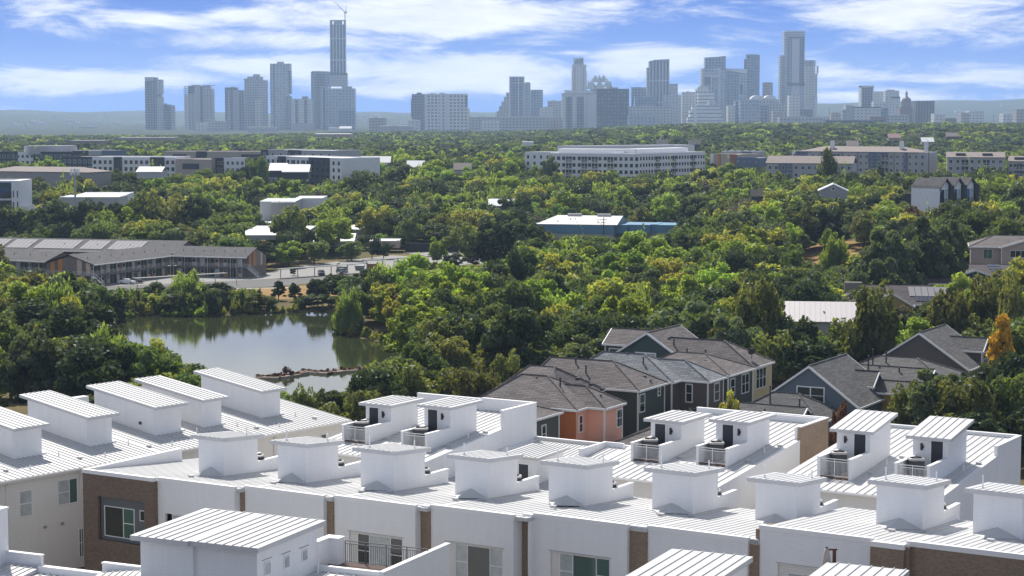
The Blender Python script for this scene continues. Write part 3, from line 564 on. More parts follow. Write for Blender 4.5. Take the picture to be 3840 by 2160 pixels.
r = MB(); roof_slab(r, TA, -30, -17.7, -14, -2.15, z3, .3); seams(r, TA, -30, -17.7, -14, -2.15, z3, sp=.62); r.build('roof', whitem, u2)
z4 = lambda a, b: 8.75+.06*(b+2.5)
r = MB(); roof_slab(r, TA, -17.69, -12.3, -14, -2.5, z4, .3); seams(r, TA, -17.69, -12.3, -14, -2.5, z4, sp=.62); r.build('lower_roof', whitem, u2)
c = MB(); c.box(TA, -17.69, -12.0, -2.5, -1.95, 8.3, 9.3); c.build('low_parapet', trimw, u2)
m = MB(); m.box(TA, -12.0, -7.32, -1.9, -1.55, 0, 9.92); m.build('side_wall', white, u2); c = MB(); c.box(TA, -12.06, -7.32, -1.96, -1.5, 9.922, 10.03); c.build('side_wall_cap', trimw, u2)
z5 = lambda a, b: 10.4+.22*(b+3.2)
r = MB(); roof_slab(r, TA, -11.9, -7.4, -9, -2.2, lambda a, b: 9.9+.25*(b+2.2)+.12*(a+7.4), .3); seams(r, TA, -11.9, -7.4, -9, -2.2, lambda a, b: 9.9+.25*(b+2.2)+.12*(a+7.4), sp=.62); r.build('slanted_roof', whitem, u2)
# furled patio umbrella on the nearest terrace
uc = TA.w(42.2, 9.6, 0)
um = thing('patio_umbrella', 'furled beige patio umbrella on a dark post rising behind the nearest white roof', 'umbrella', (uc[0], uc[1], 10.4))
p = MB(); p.tube((uc[0]+.55, uc[1], 10.4), (uc[0]+.55, uc[1], 13.85), .13, 6); p.box(W0, uc[0]-.1, uc[0]+.75, uc[1]-.06, uc[1]+.06, 13.78, 13.9); p.build('post', mat('rust_brown_metal', (.09, .03, .02), .6), um)
cv = MB(); cv.lathe((uc[0], uc[1], 0), [(.02, 13.95), (.14, 13.9), (.2, 13.6), (.34, 12.7), (.3, 12.4), (.24, 12.3)], 10); cv.build('furled_canopy', mat('beige_canvas', (.42, .36, .32), .9, var=.1, vs=3), um, True)
cp = MB(); cp.lathe((uc[0], uc[1], 13.94), [(.1, 0), (.1, .08)], 8); cp.build('finial', lampm, um)
dk = MB(); dk.box(TA, 41.0, 46.0, 9.3, 12.5, 0, 10.4); o = dk.build('terrace_deck', deckm, u)
# ================================================================ shingled houses beyond the white rows
TH = Fr(-29, (10, 244))
sh_br = shingles('taupe_shingles', (.20, .178, .174)); sh_gy = shingles('grey_shingles', (.16, .156, .156)); sh_bl = shingles('silver_grey_shingles', (.25, .265, .285)); sh_dk = shingles('dark_shingles', (.05, .048, .048)); sh_mid = shingles('plum_grey_shingles', (.115, .10, .105))
sh_cap = mat('dark_ridge_shingles', (.06, .055, .056), .95, .2, var=.2, vs=2)
def sid(n, c): return mat(n, c, .75, .25, var=.05, siding=.2)
s_or = sid('burnt_orange_siding', (.50, .16, .055)); s_sal = sid('salmon_siding', (.82, .43, .31)); s_grn = sid('dark_green_siding', (.075, .088, .075)); s_brn = sid('brown_siding', (.13, .105, .09)); s_teal = sid('teal_siding', (.06, .095, .092)); s_yel = sid('pale_yellow_siding', (.60, .52, .30)); s_blue = sid('slate_blue_siding', (.135, .165, .20)); s_gry = sid('warm_grey_siding', (.125, .115, .108)); s_och = sid('ochre_siding', (.40, .28, .12)); s_tan = sid('tan_siding', (.40, .33, .28)); s_navy = sid('navy_siding', (.06, .085, .13))
def roofmb(mb, F, a0, a1, b0, b1, ze, zr, kind='hip', along='a', ins=None, th=.16, ins2=None):
    """hip or gable roof on the rectangle; along = ridge direction"""
    if along == 'a':
        bm = (b0+b1)/2; i0 = (b1-b0)/2 if ins is None else ins; i1 = i0 if ins2 is None else ins2
        if kind == 'gable': i0 = i1 = 0
        R0, R1 = (a0+i0, bm), (a1-i1, bm)
        if kind == 'gableR': R1 = (a1, bm)
        if kind == 'gableL': R0 = (a0, bm)
    else:
        am = (a0+a1)/2; i0 = (a1-a0)/2 if ins is None else ins; i1 = i0 if ins2 is None else ins2
        if kind == 'gable': i0 = i1 = 0
        R0, R1 = (am, b0+i0), (am, b1-i1)
        if kind == 'gableF': R0 = (am, b0)
    c = [(a0, b0), (a1, b0), (a1, b1), (a0, b1)]
    for dz, up in ((0, True), (-th, False)):
        E_ = [F.w(p, q, ze+dz) for p, q in c]; r0, r1 = F.w(*R0, zr+dz), F.w(*R1, zr+dz)
        if along == 'a': fs = ([E_[0], E_[1], r1, r0], [E_[2], E_[3], r0, r1], [E_[1], E_[2], r1], [E_[3], E_[0], r0])
        else: fs = ([E_[1], E_[2], r1, r0], [E_[3], E_[0], r0, r1], [E_[0], E_[1], r0], [E_[2], E_[3], r1])
        for f in fs:
            # leave the vertical triangles of gables to the wall
            if len(f) == 3 and abs((Vector(f[1])-Vector(f[0])).cross(Vector(f[2])-Vector(f[0])).normalized().z) < .02: continue
            mb.poly(f if up else f[::-1])
    return R0, R1
def ridgecap(mb, F, R0, R1, z): mb.tube(F.w(*R0, z+.02), F.w(*R1, z+.02), .1, 5)
def block(u, F, a0, a1, b0, b1, ze, zr, wallm, roofm, kind='hip', along='a', ins=None, ov=.4, zb=0, wall=True, trim=trimw, ins2=None, corners=True):
    r = MB(); R0, R1 = roofmb(r, F, a0, a1, b0, b1, ze, zr, kind, along, ins, ins2=ins2); ridgecap(r, F, R0, R1, zr)
    hp = MB()
    for (e0, e1, RR) in (((a0, b0), (a0, b1), R0), ((a1, b0), (a1, b1), R1)) if along == 'a' else (((a0, b0), (a1, b0), R0), ((a0, b1), (a1, b1), R1)):
        gab = abs(RR[0]-e0[0]) < .05 if along == 'a' else abs(RR[1]-e0[1]) < .05
        if not gab:
            for e_ in (e0, e1): hp = MB(); hp.tube(F.w(*e_, ze+.02), F.w(*RR, zr+.02), .13, 5); hp.build('ridge_cap', roofm, u)
    ro = r.build('roof', roofm, u)
    f = MB()
    g = lambda e: (along == 'a' and e in 'LR' and (kind == 'gable' or kind == 'gable'+e)) or (along == 'b' and e in 'FB' and (kind == 'gable' or kind == 'gable'+e))
    for e, (p, q) in dict(F=((a0, b0), (a1, b0)), R=((a1, b0), (a1, b1)), B=((a1, b1), (a0, b1)), L=((a0, b1), (a0, b0))).items():
        if g(e):
            m = ((p[0]+q[0])/2, (p[1]+q[1])/2); n = {'F': (0, -1), 'R': (1, 0), 'B': (0, 1), 'L': (-1, 0)}[e]; o = lambda k, z, d: F.w(k[0]+n[0]*d, k[1]+n[1]*d, z)
            for s, t, zs, zt in ((p, m, ze, zr), (m, q, zr, ze)):
                f.hexa([o(s, zs-.3, .005), o(t, zt-.3, .005), o(t, zt-.3, -.12), o(s, zs-.3, -.12), o(s, zs+.03, .005), o(t, zt+.03, .005), o(t, zt+.03, -.12), o(s, zs+.03, -.12)])
        else:
            x0, x1 = sorted((p[0], q[0])); y0, y1 = sorted((p[1], q[1])); n = {'F': (0, -1), 'R': (1, 0), 'B': (0, 1), 'L': (-1, 0)}[e]
            if e in 'FB': f.box(F, x0, x1, *sorted((y0+n[1]*.003, y0+n[1]*.1)), ze-.24, ze+.02)
            else: f.box(F, *sorted((x0+n[0]*.003, x0+n[0]*.1)), y0, y1, ze-.24, ze+.02)
    f.build('eave_trim', trim, u)
    if wall:
        w = MB(); p0, p1, q0, q1 = a0+ov, a1-ov, b0+ov, b1-ov; w.box(F, p0, p1, q0, q1, zb, ze-.12)
        if g('F') or g('B'):
            am = (a0+a1)/2; k = (zr-ze)/(am-a0)
            for q in ((q0,) if g('F') else ())+((q1,) if g('B') else ()): w.poly([F.w(p0, q, ze-.12), F.w(p1, q, ze-.12), F.w(am, q, zr-.17)] if q == q0 else [F.w(p1, q, ze-.12), F.w(p0, q, ze-.12), F.w(am, q, zr-.17)])
        if g('L') or g('R'):
            bm = (b0+b1)/2
            if g('R'): w.poly([F.w(p1, q0, ze-.12), F.w(p1, q1, ze-.12), F.w(p1, bm, zr-.17)])
            if g('L'): w.poly([F.w(p0, q1, ze-.12), F.w(p0, q0, ze-.12), F.w(p0, bm, zr-.17)])
        w.build('wall', wallm, u)
        if corners:
            t = MB()
            for aa, b_ in ((p0, q0), (p1, q0), (p1, q1)): t = MB(); t.box(F, aa-.09, aa+.09, b_-.09, b_+.09, zb, ze-.25); t.build('corner_trim', trim, u)
    return u
def house(label, F, a, b, z=0, group='shingle roofed houses behind the white townhouses'): return thing('house', label, 'house', F.w(a, b, z), group)
def stack(u, F, a, b, z, h=1.0, r=.11, m=None):
    t = MB(); p = F.w(a, b, z-.3); t.tube(p, (p[0], p[1], z+h), r, 7); t.tube((p[0], p[1], z+h), (p[0], p[1], z+h+.1), r*1.5, 7); t.build('vent_pipe', m or acm, u)
def louver(u, F, a, b, z): t = MB(); t.box(F, a-.22, a+.22, b-.2, b+.2, z-.15, z+.2); t.build('roof_vent', acm, u)
# orange house
u = house('burnt orange and salmon house with a taupe shingle roof behind the white end wall', TH, -6, 5)
block(u, TH, -15.8, -.95, -2.35, 8.0, 8, 11.15, s_or, sh_br, ins=4.2, ins2=6.9, corners=False)
block(u, TH, -9, 1.55, .5, 6.3, 8, 10.2, s_sal, sh_br, ins2=4.3)
block(u, TH, -16.6, -6, 2.0, 15.5, 8.05, 11.5, s_sal, sh_br, ins=3, ins2=4.0, wall=False)
q = MB(); q.box(TH, -1.34, -1.2, -1.94, .88, 0, 7.85); q.build('salmon_panel', s_sal, u)
window(u, TH, 'b', -1.19, -1.5, -.45, 5.0, 7.2, (1,), split=(.5,), fr=.12); window(u, TH, 'b', 1.15, 4.3, 6.0, 5.0, 7.35, (1,), split=(.5,), fr=.14)
stack(u, TH, -9.2, 2.5, 9.6, 1.3); stack(u, TH, -5.5, 1.8, 9.3, 1.9, m=mat('rusty_pipe', (.07, .02, .015), .7)); stack(u, TH, -.5, 3.2, 8.6, .6); louver(u, TH, -2.6, 1.9, 8.5); louver(u, TH, -5.2, 9.8, 9.4); louver(u, TH, -7.5, 10.5, 9.9); louver(u, TH, -3.2, 9.0, 9.0)
u = house('small porch roof of black shingles at the foot of the salmon wall', TH, 0, -1); u['category'] = 'porch'
block(u, TH, -1.1, 2.5, -3.5, .85, 2.9, 3.9, s_sal, sh_dk, kind='hip', ins=1.2, corners=False)
u = house('grey green house with a narrow white window left of the orange house', TH, -8, -9); block(u, TH, -14, -1.9, -15.5, -4.3, 8, 9.9, mat('grey_green_siding', (.10, .105, .09), .75, siding=.2), sh_br); window(u, TH, 'b', -2.3, -9.2, -8.0, 4.7, 7.0, (1,), split=(.5,), fr=.16)
u = house('low garage with a taupe hip roof right of the salmon house', TH, 8, 4); block(u, TH, 2.2, 14, -5.5, 7.5, 3.6, 6.4, s_gry, sh_br)
u = house('dark green house with a long taupe hip roof behind the orange house', TH, -8, 22)
block(u, TH, -18.6, -1.45, 16.5, 25.6, 8, 11.06, s_grn, sh_br, ins=1.6, ins2=6.1)
window(u, TH, 'b', -1.85, 17.3, 19.0, 4.9, 7.4, (1,), split=(.5,), fr=.15); window(u, TH, 'b', -1.85, 23.0, 23.9, 6.4, 7.7, (1,), split=(.5,), fr=.15)
stack(u, TH, -10.5, 18.8, 9.2, 1.3); stack(u, TH, -12.8, 20.3, 10.0, 1.2); stack(u, TH, -5.0, 18.7, 8.8, .5); louver(u, TH, -3.6, 22.5, 9.0); stack(u, TH, -2.4, 22, 8.3, .4)
u = house('brown house with a silver grey shingle roof in the middle of the house row', TH, -3, 33)
block(u, TH, -18, -1.0, 26.2, 34.9, 8, 10.97, s_brn, sh_bl, ins2=6.4); block(u, TH, -11, 3.15, 28.9, 35.0, 8, 10.3, s_brn, sh_bl, ins2=5.0)
window(u, TH, 'a', 29.3, -.55, .55, 4.9, 7.5, (1,), split=(.5,), fr=.15, out=-1); window(u, TH, 'b', 2.75, 31.4, 33.3, 4.9, 7.5, (1,), split=(.5,), fr=.15); stack(u, TH, -6.8, 29, 10, .7); stack(u, TH, -10, 30.5, 10.3, .7)
u = house('low porch with a dark hip roof in front of the brown house', TH, 3, 24); u['category'] = 'porch'; block(u, TH, -1.0, 6.5, 20, 28.6, 3.2, 4.9, s_brn, sh_dk, corners=False)
u = house('dark green house with two white windows between the brown and yellow houses', TH, -4, 41)
block(u, TH, -12, 3.1, 36.1, 45.8, 8, 10.18, s_grn, sh_br, ins2=5.9); window(u, TH, 'b', 2.7, 37.2, 38.9, 4.9, 7.4, (1,), split=(.5,), fr=.15); window(u, TH, 'b', 2.7, 41.3, 44.1, 4.7, 7.5, (1, 1), split=(.5, .5), fr=.13); stack(u, TH, -4.0, 44, 9.6, .7); stack(u, TH, -6, 42, 9.9, .7); louver(u, TH, -2, 39.5, 9.3)
u = house('pale yellow house with a taupe hip roof and satellite dish', TH, -4, 50)
block(u, TH, -16, 2.85, 45.8, 53.6, 8, 11.15, s_yel, sh_br, ins2=6.4); window(u, TH, 'b', 2.45, 47.3, 51.2, 4.6, 7.6, (1, 1, 1), split=(.5, .5, .5), fr=.13)
t = MB(); p = TH.w(1.4, 48.3, 8.9); t.tube(p, (p[0], p[1], p[2]+.8), .05, 6); t.build('dish_mast', acm, u)
ds = MB(); ce = Vector((p[0]+.05, p[1]-.15, p[2]+1.0)); nn = Vector((-.2, .75, .55)).normalized(); uu = nn.orthogonal().normalized(); ww = nn.cross(uu)
rings = [[tuple(ce+uu*(r*math.cos(t_))+ww*(r*math.sin(t_))+nn*(r*r*.35)) for t_ in [k*math.pi/8 for k in range(16)]] for r in (.02, .3, .62)]
for r0, r1 in zip(rings, rings[1:]):
    for i in range(16): j = (i+1) % 16; ds.poly([r0[i], r0[j], r1[j], r1[i]])
ds.build('dish', acm, u)
u = house('teal house with a steep front gable behind the silver grey roof', TH, -14, 50)
block(u, TH, -21, -7.6, 46, 58, 7.9, 12.1, s_teal, sh_br, kind='gable', along='b'); block(u, TH, -24, -14.5, 50.8, 57.4, 9.4, 11.5, s_teal, sh_br, kind='gable', along='a')
window(u, TH, 'a', 46.4, -16.3, -12.9, 6.8, 9.1, (1, 1), split=(.5, .5), panes=('c',), fr=.18, out=-1); window(u, TH, 'a', 51.2, -23.0, -21.2, 7.7, 8.8, (1,), panes=('s',), fr=.16, out=-1)
stack(u, TH, -11.0, 48.5, 10.2, .8); louver(u, TH, -9.6, 50, 9.3); louver(u, TH, -9, 52, 9)
stack(u, TH, -9.4, 55, 8.8, 1.4)
# blue grey house on the right
u = house('slate blue house with a broad front gable and a side dormer', TH, 16, 38)
block(u, TH, 8.8, 23.2, 32.4, 47.5, 5.4, 10.6, s_blue, sh_gy, kind='gable', along='b'); window(u, TH, 'a', 32.8, 14.2, 18.2, 5.4, 7.8, (1, 1), split=(.5, .5), fr=.16, out=-1)
block(u, TH, 15.5, 22.0, 41.8, 46.6, 7.0, 8.85, s_blue, sh_gy, kind='gable', along='a'); window(u, TH, 'b', 21.6, 42.9, 45.5, 4.4, 6.8, (1, 1), split=(.5, .5), fr=.14); window(u, TH, 'a', 42.2, 19.0, 20.8, 5.0, 6.5, (1,), fr=.16, out=-1)
stack(u, TH, 13.6, 40, 8.7, 1.7); 
u = house('low grey hip roof directly in front of the slate blue gable', TH, 15, 27); block(u, TH, 8.2, 21.4, 22.6, 32.3, 4.6, 7.5, s_blue, sh_gy, ins=4.8, corners=False); stack(u, TH, 13.3, 25.5, 6.6, 1.9); stack(u, TH, 17.6, 25, 6.3, .8)
u = house('low grey gable roof behind the second pair of roof doors', TH, 14, 21); block(u, TH, 8.0, 19.6, 19.6, 26, 4.6, 6.5, s_blue, sh_gy, kind='gable'); stack(u, TH, 9.0, 20.5, 5.2, 1.6); stack(u, TH, 14.5, 20.6, 5.3, .9)
u = house('grey roofed house with several hips and gables right of the slate blue house', TH, 23, 50)
block(u, TH, 12.5, 31.2, 46.5, 58.5, 7.2, 9.95, s_gry, sh_gy, ins=6.6); block(u, TH, 16.5, 28.4, 45.6, 52.4, 7.2, 9.0, s_och, sh_gy, kind='gable', along='a'); block(u, TH, 19.5, 28.2, 42.4, 47.6, 6.2, 7.6, s_och, sh_gy, kind='gable', along='a'); stack(u, TH, 19.3, 47.2, 8.2, 2.3); stack(u, TH, 19.0, 50, 9.2, 1.9); stack(u, TH, 23.5, 48, 8.5, .5); stack(u, TH, 20.6, 51, 9.5, 1.2)
u = house('warm grey house with a windowless front gable on the right', TH, 17, 83)
block(u, TH, 8.8, 24.8, 78, 92, 5.3, 10.6, s_gry, sh_gy, kind='gable', along='b'); block(u, TH, 16.5, 25.0, 85, 90, 7.4, 9.25, s_gry, sh_gy, kind='gable', along='a'); window(u, TH, 'b', 24.6, 86.3, 88.7, 5.0, 7.1, (1, 1), split=(.5, .5), fr=.14)
u = house('grey shingle roof low behind trees at the right edge', TH, 40, 33); block(u, TH, 36.5, 45, 44, 55, 4.0, 8.2, s_gry, sh_gy, kind='hip', ins=2.5)
u = house('grey roofed house half hidden between the two round trees', TH, 0, 75); block(u, TH, -2, 10, 66, 76, 4.2, 7.6, s_blue, sh_gy, kind='hip')
# farther houses up the slope on the right
def FH(u, v, Y, deg): p = aty(u, v, Y); return Fr(deg, (p[0], p[1]))
def pz(v, Y): return aty(1920, v, Y)[2]
def solar(u, F, a0, a1, b0, b1, zf, n=4, m=None):
    s = MB(); f = MB(); w = (a1-a0)/n
    for i in range(n): s.box(F, a0+i*w+.05, a0+(i+1)*w-.05, b0, b1, lambda a, b: zf(a, b)+.08, lambda a, b: zf(a, b)+.15)
    return s.build('solar_panel', m or solm, u)
solm = mat('solar_glass', (.05, .055, .075), .12, .8, .3, var=.1); wmet = mat('bare_metal_roof', (.62, .58, .56), .3, .5, .35, var=.05)
gH = 'houses on the slope at the right'
# white metal roof house
Y = 345; F = FH(2640*1.0, 1180, Y, -10); F = Fr(-8, aty(2960, 1205, Y)[:2]); z1 = pz(1130, Y+6); z0 = pz(1205, Y)
u = thing('house', 'house with a glaring white metal roof between the round trees', 'house', F.w(16, 6, 0), gH)
r = MB(); roofmb(r, F, -1, 14, 0, 13, z0, z1, 'gable'); rr = r.build('roof', wmet, u); s_ = MB(); zz = lambda a, b: z0+(z1-z0)*b/6.5; seams(s_, F, -1, 14, 0, 6.4, zz, sp=.9); s_.build('roof_seams', whitem, u)
w = MB(); w.box(F, -.6, 13.6, .5, 12.5, 0, z0-.1); w.poly([F.w(13.6, .5, z0-.1), F.w(13.6, 12.5, z0-.1), F.w(13.6, 6.5, z1-.2)]); w.build('wall', mat('pale_grey_siding', (.42, .42, .44), .7, siding=.2), u); stack(u, F, 6, 3, z0+1, .5)
# ochre house with solar panels
Y = 385; F = Fr(-6, aty(3190, 1140, Y)[:2]); z0 = pz(1140, Y); z1 = pz(1065, Y+9)
u = thing('house', 'ochre house with a taupe roof and a row of solar panels', 'house', F.w(8, 8, 0), gH)
block(u, F, -1.5, 20.5, 0, 16, z0, z1, s_och, sh_mid, ins=5, zb=-2); block(u, F, 3, 12, -3, 8, z0-.1, pz(1090, Y), s_och, sh_mid, kind='gableF', along='b', ins2=2, zb=-2)
zf = lambda a, b: z0+(z1-z0)*b/8; solar(u, F, 11.5, 19, 3.2, 7.0, zf, 6, mat('solar_glass_painted_glare', (.21, .21, .225), .7, .15)); solar(u, F, 12.5, 16.5, 1.2, 3.0, zf, 5)  # paler panel row: glare painted in as a matte grey base colour
ch = MB(); ch.box(F, -.8, 2.6, 7, 8.6, z1-1.5, z1+.5); ch.build('chimney', mat('stone', (.22, .2, .18), .9), u)
Y = 430; F = Fr(-5, aty(3430, 1063, Y)[:2]); z0 = pz(1063, Y); z1 = pz(1040, Y+6)
u = thing('house', 'low plum brown roof with a red brick chimney', 'house', F.w(8, 5, 0), gH); block(u, F, 0, 20, 0, 11, z0, z1, s_och, shingles('plum_brown_shingles', (.10, .065, .065)), kind='gable', zb=-2)
ch = MB(); ch.box(F, 0, 1.9, 1.2, 2.6, z0-1, z1+1.0); ch.build('chimney', mat('red_brick', (.16, .06, .045), .9, brick=(.3, .1, .012, (.1, .04, .03), (.2, .15, .12))), u)
Y = 455; F = Fr(-8, aty(3500, 1027, Y)[:2]); z0 = pz(1027, Y); z1 = pz(988, Y+8)
u = thing('house', 'navy house with a brown roof and scattered solar panels', 'house', F.w(10, 6, 0), gH)
block(u, F, -1, 26, 0, 14, z0, z1, s_navy, sh_mid, ins=7, zb=0); block(u, F, 5.5, 13, -2.5, 6, z0-.05, pz(1008, Y), s_navy, sh_mid, kind='gableF', along='b', ins2=1.5, zb=0); window(u, F, 'a', -2.1, 9, 10.8, z0-1.6, z0-.4, (1,), panes=('c',), out=-1)
zf = lambda a, b: z0+(z1-z0)*b/7
for a_, b_ in ((1.2, 1.0), (3.3, 3.0), (13.2, 1.6), (12.8, 3.4), (12.6, 5.2)): solar(u, F, a_, a_+2.9, b_, b_+1.5, zf, 2)
solar(u, F, 17, 23, 1.5, 3.1, zf, 4)
Y = 480; F = Fr(-12, aty(3650, 925, Y)[:2]); z0 = pz(925, Y); z1 = pz(880, Y+9)
u = thing('house', 'tan two storey house with a hip roof at the right edge', 'house', F.w(9, 7, 0), gH)
block(u, F, -1, 26, 0, 15, z0, z1, s_tan, sh_br, ins=6, zb=0); block(u, F, 6.2, 17.5, -1.6, 7, z0, pz(898, Y), s_tan, sh_br, kind='gableF', along='b', ins2=2, zb=0)
window(u, F, 'a', .4, 2.4, 4.5, z0-2.9, z0-.6, (1, 1), panes=('s',), fr=.05, out=-1); window(u, F, 'a', -1.2, 8.6, 12.4, z0-2.4, z0-.7, (1, 1, 1), panes=('g',), out=-1); window(u, F, 'a', -1.2, 8.6, 13.4, z0-6.8, z0-5.4, (1, 1, 1), panes=('c',), out=-1); 
pc = MB(); pc.box(F, 8.2, 13.8, -1.35, -1.2, z0-8, z0-4.6)
# black and white triple gable house
Y = 640; F = Fr(-50, aty(3520, 790, Y)[:2]); zt = pz(708, Y); zr = pz(670, Y+2); zb_ = pz(797, Y); L1 = 11.2; W_ = 6.6
u = thing('house', 'white and black house with three pointed gables in a row', 'house', F.w(-5, 10, zb_), gH)
blk = mat('black_siding', (.025, .026, .028), .7, siding=.25)
w = MB(); w.box(F, -L1, 0, 0, 3*W_, zb_, zt); w.build('wall', white, u)
w = MB(); w.box(F, -L1+.3, -.3, .3, 3*W_-.3, zb_-9, zb_-.003); w.build('base_wall', blk, u)
w = MB(); w.box(F, -L1-7, -L1-.01, 5.5, 12, zb_-9, pz(729, Y+9)); w.build('black_wing', blk, u)
for i in range(3):
    y0 = i*W_; y1 = y0+W_; ym = y0+W_*.47
    g = MB(); g.poly([F.w(.0, y0, zt), F.w(.0, y1, zt), F.w(.0, ym, zr-.1)]); g.build('gable_wall', white, u)
    r = MB()
    for dz in (0, -.3):
        q1 = [F.w(.7, y0, zt+.05+dz), F.w(.7, ym, zr+.05+dz), F.w(-L1-.3, ym, zr+.05+dz), F.w(-L1-.3, y0, zt+.05+dz)]; q2 = [F.w(.7, ym, zr+.05+dz), F.w(.7, y1, zt+.05+dz), F.w(-L1-.3, y1, zt+.05+dz), F.w(-L1-.3, ym, zr+.05+dz)]
        r.poly(q1[::-1] if dz == 0 else q1); r.poly(q2[::-1] if dz == 0 else q2)
    r.build('roof', sh_gy, u)
    b_ = MB(); b_.hexa([F.w(.0, ym, zr-.45), F.w(.9, ym, zr-.45), F.w(.9, y1, zt-.45), F.w(0, y1, zt-.45), F.w(0, ym, zr+.06), F.w(.9, ym, zr+.06), F.w(.9, y1, zt+.06), F.w(0, y1, zt+.06)])
    b_.box(F, .003, .9, y1-1.9, y1-.02, zb_+1.2, zt+.9); b_.build('black_frame', blk, u)
    window(u, F, 'b', .0, y0+.35, y0+4.4, zt-4.6, zt-.2, (1.4, 1), fr=.1, panes=('g', 'c'))
    rl = MB(); rl.box(F, .1, .16, y0+.35, y0+4.4, zt-3.5, zt-3.4); rl.box(F, .1, .16, y0+.35, y0+4.4, zt-4.6, zt-4.5)
    for j in range(12): rl.box(F, .11, .15, y0+.4+j*.35, y0+.45+j*.35, zt-4.5, zt-3.5)
    rl.build('balcony_rail', blk, u)
    if i == 0: window(u, F, 'b', .0, y0+.35, y0+4.4, zb_+.5, zb_+2.6, (1, 1), fr=.1)
r = MB(); r.poly([F.w(-L1-.3, 0, zt+.04), F.w(0.7, 0, zt+.04), F.w(.2, .6, zt+.9), F.w(-L1-.3, .6, zt+.9)]); r.build('eave', sh_gy, u)
# ================================================================ motel, warehouse, lots, mid-ground
GZ = -3.4
road_pts = [(-160, 498), (-108, 527), (-69, 536.5), (-46, 561), (-46, 583), (-72, 562), (-108, 541), (-160, 520)]
o = sheet('road', [(-150, 505), (-109, 524.6), (-69, 536.4), (-47.8, 558.5), (-28, 578), (-30, 596), (-48, 581), (-72, 561), (-100, 546), (-150, 524)], asph, GZ, .02, 'grey asphalt drive below the motel')
o = sheet('parking_lot', [(-112, 540), (-99, 546.5), (-72, 561.5), (-48, 581.5), (-30, 596.5), (-12, 619), (-18, 640), (-40, 655), (-66, 610), (-76, 572), (-98, 576), (-113, 545)], mat('pale_asphalt', (.25, .245, .235), .9, var=.12, vs=.2, streak=.1), GZ, .024, 'pale parking lot in front of the motel'); o['category'] = 'car park'
o = sheet('parking_lot', [(-37, 668), (-8, 616), (30, 640), (32, 690), (0, 684)], mat('pale_asphalt', (.25, .245, .235)), GZ, .028, 'empty car park right of the motel'); o['category'] = 'car park'
o = sheet('path', [(-150, 500), (-109.9, 522.5), (-69, 533), (-58.6, 536.7), (-47.7, 555.4), (-46.5, 557), (-58, 538.4), (-69, 534.6), (-110, 524.2), (-150, 501.8)], mat('light_concrete', (.45, .42, .37), .85), GZ, .032, 'pale concrete footpath along the grass bank of the pond')
o = sheet('grass_bank', [(-109, 521), (-69, 531), (-47, 553), (-38, 545), (-42, 512), (-70, 498), (-92, 492), (-112, 505)], mat('dry_grass', (.27, .17, .07), .95, .1, var=.35, vs=.4), GZ, .016, 'strip of dry grass between the footpath and the pond'); o['category'] = 'grass'
pl = MB(); 
for i in range(12): pl.box(Fr(-5, (-10+i*3.0, 655-.3*i)), 0, .15, 0, 5, GZ+.036, GZ+.04)
o = pl.build('parking_marking', mat('road_paint', (.7, .7, .68), .7)); tag(o, 'white bay lines painted on the empty car park', 'marking', kind='structure')
sh_mo = shingles('grey_motel_shingles', (.135, .132, .135)); stone = mat('rubble_stone', (.23, .20, .17), .9, .2, var=.3, vs=1.2, brick=(.7, .35, .04, (.15, .13, .115), (.27, .24, .2))); orng = mat('orange_panel', (.55, .22, .05), .7, siding=.3); tanp = mat('tan_panel', (.55, .44, .33), .7, siding=.3); mwall = mat('grey_brown_brick_wall', (.17, .145, .125), .9, brick=(.5, .16, .02, (.13, .11, .1), (.2, .18, .165))); dkgrn = mat('dark_green_door', (.02, .035, .032), .5); slabm = mat('grey_painted_steel', (.2, .21, .22), .6)
